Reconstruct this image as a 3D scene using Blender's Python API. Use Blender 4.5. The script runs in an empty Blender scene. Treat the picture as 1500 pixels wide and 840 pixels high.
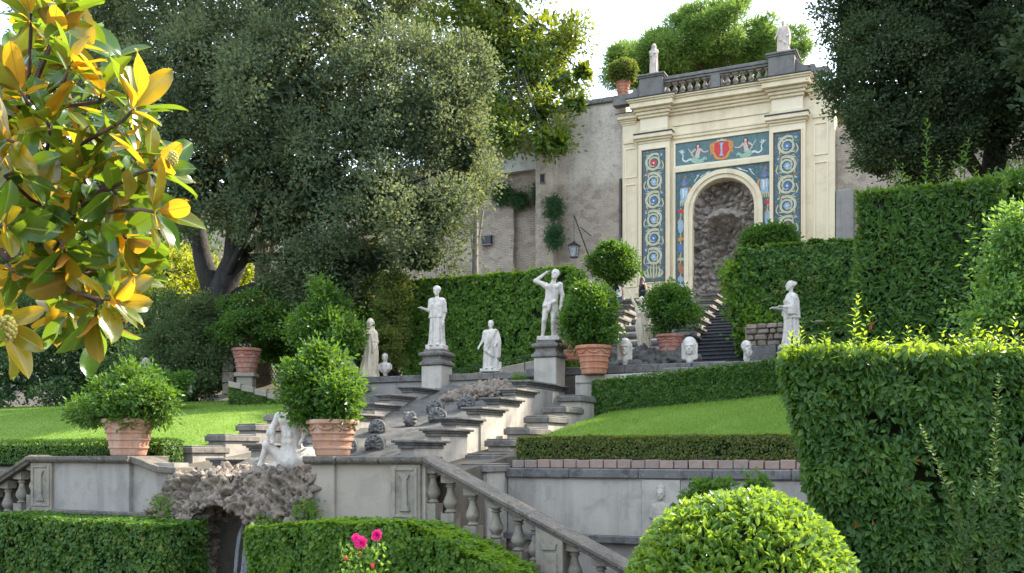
import bpy, bmesh, math, random
import numpy as np
from mathutils import Vector, Matrix, Euler

R = math.radians
random.seed(7)
sc = bpy.context.scene
COL = sc.collection

# ------------------------------------------------------------------ camera, sky, sun, exposure
FPX, HY, TH = 1450.0, 665.0, R(25.0)      # focal length and horizon row in units of a 1500 px wide frame; garden axis angle
cam = bpy.data.cameras.new('camera')
cam.sensor_width = 36.0
cam.lens = 36.0 * FPX / 1500.0
cam.shift_y = (HY - 420.0) / 1500.0
cam.clip_start = 0.1
cam.clip_end = 2000.0
cam_ob = bpy.data.objects.new('camera', cam)
COL.objects.link(cam_ob)
cam_ob.location = (0, 0, 0)
cam_ob.rotation_euler = (R(90), 0, 0)
sc.camera = cam_ob

SUN_AZ, SUN_EL = R(62.0), R(41.0)         # azimuth from +Y towards +X
world = bpy.data.worlds.new('World')
sc.world = world
world.use_nodes = True
wn, wl = world.node_tree.nodes, world.node_tree.links
wn.clear()
w_out = wn.new('ShaderNodeOutputWorld')
w_bg = wn.new('ShaderNodeBackground')
w_sky = wn.new('ShaderNodeTexSky')
w_sky.sky_type = 'NISHITA'
w_sky.sun_disc = False
w_sky.sun_elevation = SUN_EL
w_sky.sun_rotation = SUN_AZ
w_sky.air_density = 1.0
w_sky.dust_density = 2.5
w_sky.ozone_density = 1.0
w_bg.inputs['Strength'].default_value = 0.15
# thin white summer cloud over the blue
w_tc = wn.new('ShaderNodeTexCoord')
w_no = wn.new('ShaderNodeTexNoise')
w_no.inputs['Scale'].default_value = 2.2
w_no.inputs['Detail'].default_value = 6.0
w_no.inputs['Roughness'].default_value = 0.6
w_rp = wn.new('ShaderNodeValToRGB')
w_rp.color_ramp.elements[0].position = 0.38
w_rp.color_ramp.elements[1].position = 0.62
w_mx = wn.new('ShaderNodeMix')
w_mx.data_type = 'RGBA'
w_mx.inputs[7].default_value = (8.0, 9.2, 10.8, 1)
w_sc = wn.new('ShaderNodeMath'); w_sc.operation = 'MULTIPLY'; w_sc.inputs[1].default_value = 0.7
wl.new(w_tc.outputs['Generated'], w_no.inputs['Vector'])
wl.new(w_no.outputs['Fac'], w_rp.inputs['Fac'])
wl.new(w_rp.outputs['Color'], w_sc.inputs[0])
wl.new(w_sc.outputs[0], w_mx.inputs[0])
wl.new(w_sky.outputs['Color'], w_mx.inputs[6])
wl.new(w_mx.outputs[2], w_bg.inputs['Color'])
wl.new(w_bg.outputs['Background'], w_out.inputs['Surface'])

sl = bpy.data.lights.new('sun', 'SUN')
sl.energy = 4.6
sl.angle = R(0.55)
sl.color = (1.0, 0.92, 0.78)
sun_ob = bpy.data.objects.new('sun', sl)
COL.objects.link(sun_ob)
sdir = Vector((math.sin(SUN_AZ) * math.cos(SUN_EL), math.cos(SUN_AZ) * math.cos(SUN_EL), math.sin(SUN_EL)))
sun_ob.rotation_euler = sdir.to_track_quat('Z', 'Y').to_euler()
sun_ob.location = sdir * 120

sc.view_settings.view_transform = 'Standard'
sc.view_settings.look = 'None'
sc.view_settings.gamma = 1.0
sc.view_settings.use_curve_mapping = False
sc.view_settings.exposure = 1.7
sc.render.engine = 'CYCLES'
sc.cycles.max_bounces = 8
sc.cycles.diffuse_bounces = 4
sc.cycles.transmission_bounces = 6
sc.cycles.transparent_max_bounces = 8
sc.cycles.use_denoising = True

# ------------------------------------------------------------------ coordinates
# the garden is laid out on its own axis, turned 25 degrees to the viewer:
# a = metres to the right along the terraces, b = metres up the axis, z = height over eye level
CT, ST = math.cos(TH), math.sin(TH)
OX, OY = -4.77, 17.2
def W(p):
    a, b, z = p
    return Vector((OX + a*CT + b*ST, OY - a*ST + b*CT, z))
def ga(px, b):
    k = (px - 750.0) / FPX
    return (k*(OY + b*CT) - OX - b*ST) / (CT + k*ST)
def gd(a, b):
    return OY - a*ST + b*CT
def gz(px, py, b):
    return (HY - py) / FPX * gd(ga(px, b), b)
def GP(px, py, b):
    a = ga(px, b)
    return (a, b, (HY - py) / FPX * gd(a, b))
def WP(px, py, d):
    return Vector(((px - 750.0) / FPX * d, d, (HY - py) / FPX * d))
def g2w(V):
    V = np.asarray(V, float)
    o = np.empty_like(V)
    o[:, 0] = OX + V[:, 0]*CT + V[:, 1]*ST
    o[:, 1] = OY - V[:, 0]*ST + V[:, 1]*CT
    o[:, 2] = V[:, 2]
    return o

# ------------------------------------------------------------------ mesh building
class MB:
    def __init__(s):
        s.V, s.F, s.n = [], [], 0
    def add(s, V, F):
        V = np.asarray(V, float).reshape(-1, 3)
        s.V.append(V)
        s.F += [tuple(int(i) + s.n for i in f) for f in F]
        s.n += len(V)
        return s
    def box(s, x0, x1, y0, y1, z0, z1):
        V = [(x, y, z) for z in (z0, z1) for y in (y0, y1) for x in (x0, x1)]
        return s.add(V, [(0,2,3,1),(4,5,7,6),(0,1,5,4),(2,6,7,3),(0,4,6,2),(1,3,7,5)])
    def hexa(s, V):   # 8 corners: bottom ring then top ring
        return s.add(V, [(3,2,1,0),(4,5,6,7),(0,1,5,4),(1,2,6,5),(2,3,7,6),(3,0,4,7)])
    def prism(s, poly, lo, hi, axis='y'):
        n = len(poly)
        if axis == 'y':
            A = [(p[0], lo, p[1]) for p in poly]; B = [(p[0], hi, p[1]) for p in poly]
        elif axis == 'x':
            A = [(lo, p[0], p[1]) for p in poly]; B = [(hi, p[0], p[1]) for p in poly]
        else:
            A = [(p[0], p[1], lo) for p in poly]; B = [(p[0], p[1], hi) for p in poly]
        F = [tuple(range(n)), tuple(range(2*n-1, n-1, -1))]
        F += [(i, i+n, (i+1) % n + n, (i+1) % n) for i in range(n)]
        return s.add(A + B, F)
    def lathe(s, prof, c=(0,0,0), n=24, cap=True, sq=None):
        V, F = [], []
        m = len(prof)
        for r, z in prof:
            for k in range(n):
                t = 2*math.pi*k/n
                V.append((c[0] + r*math.cos(t), c[1] + r*math.sin(t), c[2] + z))
        for i in range(m-1):
            for k in range(n):
                F.append((i*n+k, i*n+(k+1) % n, (i+1)*n+(k+1) % n, (i+1)*n+k))
        if cap:
            F.append(tuple(range(n-1, -1, -1)))
            F.append(tuple(range((m-1)*n, m*n)))
        return s.add(V, F)
    def tube(s, pts, rad, n=8, cap=True):
        pts = [Vector(p) for p in pts]
        if not hasattr(rad, '__len__'):
            rad = [rad]*len(pts)
        V, F = [], []
        up = Vector((0, 0, 1))
        for i, p in enumerate(pts):
            t = (pts[min(i+1, len(pts)-1)] - pts[max(i-1, 0)])
            t = t.normalized() if t.length > 1e-9 else Vector((0, 0, 1))
            if abs(t.dot(up)) > 0.95:
                up = Vector((1, 0, 0)) if abs(t.x) < .9 else Vector((0, 1, 0))
            x = up.cross(t).normalized(); y = t.cross(x); up = y.copy() if False else up
            for k in range(n):
                q = 2*math.pi*k/n
                V.append(p + (x*math.cos(q) + y*math.sin(q))*rad[i])
        for i in range(len(pts)-1):
            for k in range(n):
                F.append((i*n+k, i*n+(k+1) % n, (i+1)*n+(k+1) % n, (i+1)*n+k))
        if cap:
            F.append(tuple(range(n-1, -1, -1)))
            F.append(tuple(range((len(pts)-1)*n, len(pts)*n)))
        return s.add([tuple(v) for v in V], F)
    def ball(s, c, r, nu=10, nv=7):
        if not hasattr(r, '__len__'):
            r = (r, r, r)
        V, F = [(c[0], c[1], c[2]-r[2])], []
        for j in range(1, nv):
            ph = -math.pi/2 + math.pi*j/nv
            for i in range(nu):
                t = 2*math.pi*i/nu
                V.append((c[0]+r[0]*math.cos(ph)*math.cos(t), c[1]+r[1]*math.cos(ph)*math.sin(t), c[2]+r[2]*math.sin(ph)))
        V.append((c[0], c[1], c[2]+r[2]))
        for i in range(nu):
            F.append((0, 1+(i+1) % nu, 1+i))
            F.append((len(V)-1, 1+(nv-2)*nu+i, 1+(nv-2)*nu+(i+1) % nu))
        for j in range(nv-2):
            for i in range(nu):
                F.append((1+j*nu+i, 1+j*nu+(i+1) % nu, 1+(j+1)*nu+(i+1) % nu, 1+(j+1)*nu+i))
        return s.add(V, F)
    def verts(s):
        return np.concatenate(s.V) if s.V else np.zeros((0, 3))

def raw_mesh(name, V, F, attr=None, smooth=False):
    """V (n,3); F (m,k) equal-sided faces as arrays"""
    V = np.ascontiguousarray(V, dtype=np.float32); F = np.ascontiguousarray(F, dtype=np.int32)
    me = bpy.data.meshes.new(name)
    m, k = F.shape
    me.vertices.add(len(V)); me.vertices.foreach_set('co', V.ravel())
    me.loops.add(m*k); me.loops.foreach_set('vertex_index', F.ravel())
    me.polygons.add(m); me.polygons.foreach_set('loop_start', np.arange(0, m*k, k, dtype=np.int32))
    if attr is not None:
        at = me.attributes.new('rnd', 'FLOAT', 'FACE')
        at.data.foreach_set('value', np.ascontiguousarray(attr, dtype=np.float32))
    me.update(calc_edges=True)
    me.polygons.foreach_set('use_smooth', np.full(m, bool(smooth)))
    me.update()
    return me

def mb_mesh(name, mb, smooth=False, bevel=0.0, org=(0,0,0), seg=1):
    V = mb.verts() - np.asarray(org, float)
    me = bpy.data.meshes.new(name)
    me.from_pydata([tuple(v) for v in V], [], mb.F)
    me.update()
    bm = bmesh.new(); bm.from_mesh(me)
    bmesh.ops.recalc_face_normals(bm, faces=bm.faces)
    if bevel > 0:
        es = [e for e in bm.edges if len(e.link_faces) == 2 and e.calc_face_angle(0) > R(30)]
        bmesh.ops.bevel(bm, geom=es, offset=bevel, segments=seg, affect='EDGES', profile=0.5, clamp_overlap=True)
    bm.to_mesh(me); bm.free()
    if smooth:
        me.polygons.foreach_set('use_smooth', [True]*len(me.polygons))
        if smooth != 'all':
            try:
                me.set_sharp_from_angle(angle=R(40))
            except Exception:
                pass
    me.update()
    return me

def tags(o, label=None, cat=None, group=None, kind=None):
    if label: o['label'] = label
    if cat: o['category'] = cat
    if group: o['group'] = group
    if kind: o['kind'] = kind
    return o

def link(name, me, mat, parent=None):
    o = bpy.data.objects.new(name, me)
    COL.objects.link(o)
    if mat is not None and me is not None and not me.materials:
        for m in (mat if isinstance(mat, (list, tuple)) else [mat]):
            me.materials.append(m)
    if parent is not None:
        o.parent = parent
    return o

class Thing:
    """an Empty at the thing's base; parts are given in absolute garden/world coordinates or locally"""
    def __init__(s, name, label, cat, loc, frame='g', rot=0.0, group=None, kind=None):
        s.org = np.array(tuple(loc), float); s.frame = frame
        s.root = bpy.data.objects.new(name, None)
        s.root.empty_display_size = 0.2
        COL.objects.link(s.root)
        s.root.location = W(loc) if frame == 'g' else Vector(loc)
        s.root.rotation_euler = (0, 0, (-TH if frame == 'g' else 0.0) + rot)
        tags(s.root, label, cat, group, kind)
    def part(s, name, mb, mat, parent=None, local=False, smooth=False, bevel=0.0, kind=None, seg=1, label=None):
        me = mb if isinstance(mb, bpy.types.Mesh) else mb_mesh(name, mb, smooth, bevel, (0,0,0) if local else s.org, seg)
        o = link(name, me, mat, parent or s.root)
        tags(o, label=label, kind=kind)
        return o
    def raw(s, name, V, F, mat, attr=None, parent=None, smooth=False, kind=None, local=False):
        V = np.asarray(V, float)
        me = raw_mesh(name, V if local else V - s.org, F, attr, smooth)
        o = link(name, me, mat, parent or s.root)
        tags(o, kind=kind)
        return o

def solo(name, mb, mat, label, cat, loc=(0,0,0), frame='g', group=None, kind=None, smooth=False, bevel=0.0):
    """a thing that is one mesh, given in absolute coordinates"""
    me = mb if isinstance(mb, bpy.types.Mesh) else mb_mesh(name, mb, smooth, bevel, loc)
    o = link(name, me, mat)
    o.location = W(loc) if frame == 'g' else Vector(loc)
    o.rotation_euler = (0, 0, -TH if frame == 'g' else 0)
    return tags(o, label, cat, group, kind)

# ------------------------------------------------------------------ noise and implicit surfaces (numpy)
def _hash(ix, iy, iz, seed=0):
    h = (ix.astype(np.int64)*374761393 + iy.astype(np.int64)*668265263 + iz.astype(np.int64)*2147483647 + seed*144665) & 0x7fffffff
    h = ((h ^ (h >> 13))*1274126177) & 0x7fffffff
    h = ((h ^ (h >> 15))*2246822519) & 0x7fffffff
    return (h & 0xffff) / 65535.0
def vnoise(P, seed=0):
    P = np.asarray(P, float)
    i = np.floor(P).astype(np.int64); f = P - i
    f = f*f*(3-2*f)
    out = 0
    for dx in (0, 1):
        for dy in (0, 1):
            for dz in (0, 1):
                w = (f[..., 0] if dx else 1-f[..., 0])*(f[..., 1] if dy else 1-f[..., 1])*(f[..., 2] if dz else 1-f[..., 2])
                out = out + w*_hash(i[..., 0]+dx, i[..., 1]+dy, i[..., 2]+dz, seed)
    return out*2-1
def fbm(P, oct=4, seed=0):
    P = np.asarray(P, float); o = 0; a = 1.0; t = 0
    for k in range(oct):
        o = o + a*vnoise(P*(2.03**k) + 17.3*k, seed+k); t += a; a *= 0.5
    return o/t
def worley(P, seed=0):
    P = np.asarray(P, float)
    i = np.floor(P).astype(np.int64)
    d1 = np.full(P.shape[:-1], 9.0); d2 = np.full(P.shape[:-1], 9.0)
    for dx in (-1, 0, 1):
        for dy in (-1, 0, 1):
            for dz in (-1, 0, 1):
                c = i + np.array([dx, dy, dz])
                q = np.stack([_hash(c[..., 0], c[..., 1], c[..., 2], seed+s) for s in (1, 2, 3)], -1) + c
                d = np.sqrt(((P-q)**2).sum(-1))
                d2 = np.minimum(d2, np.maximum(d, d1)); d1 = np.minimum(d1, d)
    return d1, d2

def surface_nets(fn, lo, hi, h, slack=.03):
    lo = np.array(lo, float); hi = np.array(hi, float)
    n = np.ceil((hi-lo)/h).astype(int)+1
    ax = [lo[k] + h*np.arange(n[k]) for k in range(3)]
    m = 6                                             # sample finely only in blocks near the surface
    nb = np.ceil(n/m).astype(int)
    bc = np.stack(np.meshgrid(*[lo[k]+h*(m*np.arange(nb[k])+(m-1)/2) for k in range(3)], indexing='ij'), -1)
    dc = fn(bc)
    S = np.repeat(np.repeat(np.repeat(np.where(dc < 0, -1.0, 1.0), m, 0), m, 1), m, 2)
    near = np.argwhere(np.abs(dc) < m*h*.87*1.5+slack)
    o = np.stack(np.meshgrid(np.arange(m), np.arange(m), np.arange(m), indexing='ij'), -1).reshape(-1, 3)
    ix = (near[:, None, :]*m+o[None]).reshape(-1, 3)
    S[ix[:, 0], ix[:, 1], ix[:, 2]] = fn(lo+h*ix)
    S = S[:n[0], :n[1], :n[2]].copy()
    S[0] = S[-1] = np.maximum(S[0], .01); S[:, 0] = S[:, -1] = .01; S[:, :, 0] = S[:, :, -1] = .01
    S[0] = .01; S[-1] = .01
    neg = S < 0
    c = np.zeros(n-1, int)
    corners = [(i, j, k) for i in (0, 1) for j in (0, 1) for k in (0, 1)]
    def sub(A, o): return A[o[0]:A.shape[0]-1+o[0], o[1]:A.shape[1]-1+o[1], o[2]:A.shape[2]-1+o[2]]
    for o in corners: c += sub(neg, o)
    act = (c > 0) & (c < 8)
    idx = np.argwhere(act)
    vid = np.full(act.shape, -1, int); vid[act] = np.arange(len(idx))
    acc = np.zeros((len(idx), 3)); cnt = np.zeros(len(idx))
    for p in corners:
        for k in range(3):
            if p[k] == 1: continue
            q = list(p); q[k] = 1
            s0 = S[idx[:, 0]+p[0], idx[:, 1]+p[1], idx[:, 2]+p[2]]; s1 = S[idx[:, 0]+q[0], idx[:, 1]+q[1], idx[:, 2]+q[2]]
            m = (s0 < 0) != (s1 < 0)
            t = np.where(m, s0/np.where(m, s0-s1, 1), 0)
            pt = np.tile(np.array(p, float), (len(idx), 1)); pt[:, k] += t
            acc[m] += pt[m]; cnt[m] += 1
    V = lo + h*(idx + acc/np.maximum(cnt, 1)[:, None])
    F = []
    for k in range(3):
        u, v = (k+1) % 3, (k+2) % 3
        A = np.moveaxis(neg, (k, u, v), (0, 1, 2)); I = np.moveaxis(vid, (k, u, v), (0, 1, 2))
        d = A[:-1] != A[1:]
        d = d[:, 1:-1, 1:-1]
        e = np.argwhere(d)
        if not len(e): continue
        i, j, l = e[:, 0], e[:, 1]+1, e[:, 2]+1
        quad = np.stack([I[i, j-1, l-1], I[i, j, l-1], I[i, j, l], I[i, j-1, l]], 1)
        inside = A[i, j, l]
        quad = np.where(inside[:, None], quad, quad[:, ::-1])
        F.append(quad)
    F = np.concatenate(F)
    F = F[(F >= 0).all(1)]
    return V, F

def displace(V, F, fn):
    """push vertices out along their normals by fn(V)"""
    n = np.cross(V[F[:, 2]]-V[F[:, 0]], V[F[:, 3]]-V[F[:, 1]])
    N = np.zeros_like(V)
    for k in range(4): np.add.at(N, F[:, k], n)
    return V + unit(N)*fn(V)[:, None]
def smin(a, b, k):
    h = np.clip(0.5 + 0.5*(b-a)/k, 0, 1)
    return b*(1-h) + a*h - k*h*(1-h)
def s_cap(P, a, b, r0, r1=None):
    a = np.array(a, float); b = np.array(b, float); r1 = r0 if r1 is None else r1
    ab = b-a; t = np.clip(((P-a)@ab)/max(ab@ab, 1e-9), 0, 1)
    return np.linalg.norm(P-a-t[..., None]*ab, axis=-1) - (r0 + (r1-r0)*t)
def s_ell(P, c, r):
    q = (P-np.array(c, float))/np.array(r, float)
    return (np.linalg.norm(q, axis=-1)-1)*min(r)
def s_box(P, c, r, rd=0.01):
    q = np.abs(P-np.array(c, float))-np.array(r, float)+rd
    return np.linalg.norm(np.maximum(q, 0), axis=-1)+np.minimum(q.max(-1), 0)-rd
def s_robe(P, prof, n=9, amp=0.06, twist=1.5, ph=0.0, zlo=None):
    """draped column: prof rows (z, cx, cy, rx, ry)"""
    pr = np.array(sorted(prof)); z = P[..., 2]
    g = [np.interp(z, pr[:, 0], pr[:, k]) for k in range(1, 5)]
    x = (P[..., 0]-g[0])/g[2]; y = (P[..., 1]-g[1])/g[3]
    ang = np.arctan2(y, x)
    zr = (z-pr[0, 0])/(pr[-1, 0]-pr[0, 0])
    am = amp*np.clip(1.25-zr*1.0, 0.1, 1)
    fold = am*(np.sin(n*ang + twist*z*4 + ph) + 0.55*np.sin((n*1.7)*ang - twist*z*3 + 1.3 + ph))
    d = (np.sqrt(x*x+y*y)-1-fold)*np.minimum(g[2], g[3])*0.8
    d = np.maximum(d, np.maximum(pr[0, 0]-z, z-pr[-1, 0]))
    return d
def rotz(P, c, ang):
    c = np.array(c, float); q = P-c; ca, sa = math.cos(ang), math.sin(ang)
    o = q.copy(); o[..., 0] = ca*q[..., 0]+sa*q[..., 1]; o[..., 1] = -sa*q[..., 0]+ca*q[..., 1]
    return o
def s_head(P, c, s=1.0, yaw=0.0, hair='short', nod=0.0):
    """a head facing -y, face carved: sockets, nose, lips, chin; c = centre"""
    q = rotz(P, c, yaw)
    if nod:
        cn, sn = math.cos(nod), math.sin(nod)
        y = q[..., 1]*cn - q[..., 2]*sn; z = q[..., 1]*sn + q[..., 2]*cn
        q = np.stack([q[..., 0], y, z], -1)
    q = q/s
    d = s_ell(q, (0, .01, .02), (.076, .096, .105))
    d = smin(d, s_ell(q, (0, -.03, -.045), (.055, .058, .065)), .03)
    d = smin(d, s_cap(q, (0, -.094, .02), (0, -.108, -.016), .011, .016), .008)
    d = smin(d, s_ell(q, (0, -.079, .04), (.06, .018, .012)), .02)
    for sx in (-1, 1):
        d = -smin(-d, s_ell(q, (sx*.031, -.098, .016), (.02, .02, .013)), .006)
        d = smin(d, s_ell(q, (sx*.031, -.076, .014), (.015, .013, .009)), .004)
        d = smin(d, s_ell(q, (sx*.077, .012, .0), (.012, .022, .032)), .006)
    d = smin(d, s_cap(q, (-.02, -.086, -.047), (.02, -.086, -.047), .009), .006)
    d = smin(d, s_cap(q, (-.014, -.083, -.06), (.014, -.083, -.06), .009), .006)
    d = smin(d, s_ell(q, (0, -.076, -.088), (.024, .02, .017)), .014)
    if hair == 'short':
        h = s_ell(q, (0, .025, .045), (.088, .1, .096)) + .004*np.sin(60*q[..., 0])*np.sin(55*q[..., 2]+30*q[..., 1])
        h = np.maximum(h, -(q[..., 1]+.052+.35*(q[..., 2]-.09)*-1)) if False else np.maximum(h, .0-(q[..., 1]*1.0+.03+np.clip(q[..., 2]-.07, -1, .05)*1.3))
        d = smin(d, h, .008)
    elif hair == 'bun':
        h = s_ell(q, (0, .025, .04), (.09, .1, .095)) + .004*np.sin(70*q[..., 0]+40*q[..., 2])
        h = np.maximum(h, -(q[..., 1]+.03+np.clip(q[..., 2]-.06, -1, .05)*1.4))
        d = smin(d, h, .01)
        d = smin(d, s_ell(q, (0, .125, .06), (.045, .05, .045)), .02)
    elif hair == 'veil':
        v = s_ell(q, (0, .03, .02), (.102, .105, .135))
        v = smin(v, s_robe(q, [(-.22, 0, .05, .125, .07), (-.1, 0, .04, .115, .09), (.05, 0, .03, .1, .1)], 7, .05, 2), .03)
        v = np.maximum(v, -s_ell(q, (0, -.115, -.01), (.062, .11, .115)))
        d = smin(d, v, .01)
    elif hair == 'wig':     # framed by a tall head cloth falling beside the face
        v = s_ell(q, (0, .04, .05), (.115, .11, .135))
        v = np.minimum(v, np.maximum(s_box(q, (0, .03, -.07), (.118, .06, .12), .03), -(q[..., 1]+.02)))
        v = np.maximum(v, -s_ell(q, (0, -.14, -.03), (.07, .13, .14)))
        v = np.minimum(v, s_cap(q, (-.112, .0, .06), (-.11, .0, -.16), .016)); v = np.minimum(v, s_cap(q, (.112, .0, .06), (.11, .0, -.16), .016))
        d = smin(d, v, .008)
    return d*s

# ------------------------------------------------------------------ leaves
def unit(v):
    return v/np.maximum(np.linalg.norm(v, axis=-1, keepdims=True), 1e-9)
def leaf_geo(P, D, N, L, Wd, fold=.12, curl=.1, fine=False):
    """leaves as folded blades: base P, direction D, blade normal N. 2 triangles each (4 when fine)"""
    n = len(P); D = unit(D); S = unit(np.cross(D, N)); N = unit(np.cross(S, D))
    L = np.broadcast_to(L, (n,))[:, None]; Wd = np.broadcast_to(Wd, (n,))[:, None]
    if not fine:
        v = [P, P+D*L*.48+S*Wd*.5+N*fold*Wd, P+D*L-N*curl*L, P+D*L*.48-S*Wd*.5+N*fold*Wd]
        V = np.stack(v, 1).reshape(-1, 3)
        b = (np.arange(n)*4)[:, None]
        F = np.concatenate([b+[0, 1, 2], b+[0, 2, 3]], 1).reshape(-1, 3)
        return V, F, 2
    v = [P, P+D*L*.3+S*Wd*.42+N*fold*Wd, P+D*L*.66+S*Wd*.46+N*(fold*Wd-.3*curl*L), P+D*L-N*curl*L,
         P+D*L*.66-S*Wd*.46+N*(fold*Wd-.3*curl*L), P+D*L*.3-S*Wd*.42+N*fold*Wd, P+D*L*.5-N*.15*curl*L]
    V = np.stack(v, 1).reshape(-1, 3)
    b = (np.arange(n)*7)[:, None]
    F = np.concatenate([b+[0, 1, 6], b+[1, 2, 6], b+[2, 3, 6], b+[6, 3, 4], b+[6, 4, 5], b+[6, 5, 0]], 1).reshape(-1, 3)
    return V, F, 6
def rdir(rng, n):
    return unit(rng.normal(size=(n, 3)))

def _outside(C, lb, lim, skip=None):
    keep = np.ones(len(C), bool)
    for q in lb:
        keep &= (((C-q[:3])/q[3:])**2).sum(1) > lim*lim
    return keep
def sublobes(rng, lobes, n, r0, r1, shell=(.84, 1.04), flat=.85):
    """leafy boughs: smaller lobes seated on the skins of the big ones"""
    lb = np.array(lobes, float)
    w = (lb[:, 3]*lb[:, 4]*lb[:, 5])**(2/3); w /= w.sum()
    m = n*5
    k = rng.choice(len(lb), m, p=w); u = rdir(rng, m)
    C = lb[k, :3]+u*lb[k, 3:]*rng.uniform(shell[0], shell[1], m)[:, None]*(1+.10*vnoise(u*2.1+k[:, None]*7.1, 3)[:, None])
    o = unit(u/lb[k, 3:])
    kp = np.flatnonzero(_outside(C, lb, .78))[:n]
    C, o = C[kp], o[kp]
    r = rng.uniform(r0, r1, len(C))[:, None]
    return np.concatenate([C, r, r, r*flat], 1), o
def crown_leaves(rng, lobes, nclump, per, rsub, L, Wd, shell=(.72, 1.04), up=.35, out=.5, flat=.8, fine=False, sub=None, view=False, fill=.0, rad=.5, nz=.5, tone=.5):
    """leaf tufts over the skins of lobes (cx,cy,cz,rx,ry,rz); with sub=(n, r0, r1) the lobes first break up into boughs"""
    lb = np.array(lobes, float); big = lb
    if sub:
        lb, lo_ = sublobes(rng, lobes, *sub)
    else:
        lo_ = np.zeros((len(lb), 3))
    w = (lb[:, 3]*lb[:, 4]*lb[:, 5])**(2/3); w /= w.sum()
    m0 = nclump*4
    k = rng.choice(len(lb), m0, p=w)
    u = unit(rdir(rng, m0)+lo_[k]*.75)
    rr = rng.uniform(shell[0], shell[1], m0)[:, None]
    C = lb[k, :3] + u*lb[k, 3:]*rr*(1+.13*vnoise(u*2.3+k[:, None]*7.1, 3)[:, None])
    o = unit(u/lb[k, 3:])
    keep = _outside(C, lb, .66)
    if view:                                          # fewer tufts on the far side
        keep &= (unit(-C)*unit(o+lo_[k]*.7)).sum(1) > rng.uniform(-1.6, .1, m0)
    kp = np.flatnonzero(keep)[:nclump]
    C, o, k = C[kp], o[kp], k[kp]
    m = len(C)
    csz = rng.uniform(.65, 1.35, m)
    ltone = rng.uniform(0, 1, len(lb)); ctone = .6*ltone[k]+.4*rng.uniform(0, 1, m)
    j = np.repeat(np.arange(m), per); n = len(j)
    off = rng.normal(size=(n, 3))*rsub*csz[j][:, None]*np.array([1, 1, .8])
    P = C[j] + off
    D = unit(off/rsub*rad + o[j]*out + np.array([0, 0, up]) + rng.normal(size=(n, 3))*.7)
    N = unit(o[j]*flat + np.array([0, 0, .35]) + rng.normal(size=(n, 3))*nz)
    sz = rng.uniform(.7, 1.25, n)
    V, F, t = leaf_geo(P, D, N, L*sz, Wd*sz, fine=fine)
    rnd = np.repeat(np.clip(tone*ctone[j] + (1-tone)*rng.uniform(0, 1, n), 0, 1), t)
    if fill:                                          # larger leaves in the darker tones deeper inside the crown
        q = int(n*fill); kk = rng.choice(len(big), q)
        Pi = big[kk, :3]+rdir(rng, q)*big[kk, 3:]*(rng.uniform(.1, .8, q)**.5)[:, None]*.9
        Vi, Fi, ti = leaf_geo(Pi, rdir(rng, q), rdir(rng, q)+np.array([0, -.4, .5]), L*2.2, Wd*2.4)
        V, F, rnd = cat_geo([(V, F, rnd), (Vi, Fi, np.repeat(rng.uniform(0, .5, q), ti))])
    return V, F, rnd

def hedge_leaves(rng, faces, n, L, Wd, lump=.06, lf=1.6, hang=.2, flat=.9, gap=-.55, depth=.1, fine=False, spread=.6, seed=0):
    """faces: (origin, eu, ev, normal) parallelograms; leaves packed on lumpy clipped faces"""
    ar = np.array([np.linalg.norm(np.cross(f[1], f[2])) for f in faces]); pr = ar/ar.sum()
    k = rng.choice(len(faces), n, p=pr)
    O = np.array([f[0] for f in faces], float)[k]; EU = np.array([f[1] for f in faces], float)[k]
    EV = np.array([f[2] for f in faces], float)[k]; NN = unit(np.array([f[3] for f in faces], float))[k]
    st = rng.uniform(0, 1, (n, 2))
    P = O + EU*st[:, :1] + EV*st[:, 1:]
    ln = fbm(P*lf, 3, seed+5)
    fine_n = vnoise(P*lf*5.0, seed+9)
    keep = fine_n > gap + rng.uniform(-.25, .25, n)
    P = P + NN*((ln*lump + fine_n*lump*.35 - rng.uniform(0, 1, n)**2*depth)[:, None])
    P, NN, ln, fine_n = P[keep], NN[keep], ln[keep], fine_n[keep]
    m = len(P)
    T = unit(rng.normal(size=(m, 3)) + np.array([0, 0, -hang*3]))
    T = unit(T - NN*(T*NN).sum(1, keepdims=True))
    D = unit(T + NN*rng.uniform(.1, .8, m)[:, None])
    N = unit(NN*flat + np.array([0, 0, .45]) + rng.normal(size=(m, 3))*spread)
    sz = rng.uniform(.65, 1.3, m)
    V, F, t = leaf_geo(P, D, N, L*sz, Wd*sz, fine=fine)
    rnd = np.clip(.5 + .3*fine_n + rng.normal(size=m)*.22, 0, .97)
    rnd[rng.uniform(0, 1, m) < .002] = 1.0
    return V, F, np.repeat(rnd, t)

def cat_geo(parts):
    Vs, Fs, As, n = [], [], [], 0
    for V, F, A in parts:
        Vs.append(V); Fs.append(F+n); As.append(A); n += len(V)
    return np.concatenate(Vs), np.concatenate(Fs), np.concatenate(As)

def box_faces(x0, x1, y0, y1, z0, z1, skip=''):
    f = {'f': ((x0, y0, z0), (x1-x0, 0, 0), (0, 0, z1-z0), (0, -1, 0)),
         'k': ((x0, y1, z0), (x1-x0, 0, 0), (0, 0, z1-z0), (0, 1, 0)),
         'l': ((x0, y0, z0), (0, y1-y0, 0), (0, 0, z1-z0), (-1, 0, 0)),
         'r': ((x1, y0, z0), (0, y1-y0, 0), (0, 0, z1-z0), (1, 0, 0)),
         't': ((x0, y0, z1), (x1-x0, 0, 0), (0, y1-y0, 0), (0, 0, 1))}
    return [np.array(v, float) for k, v in f.items() if k not in skip]

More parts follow.
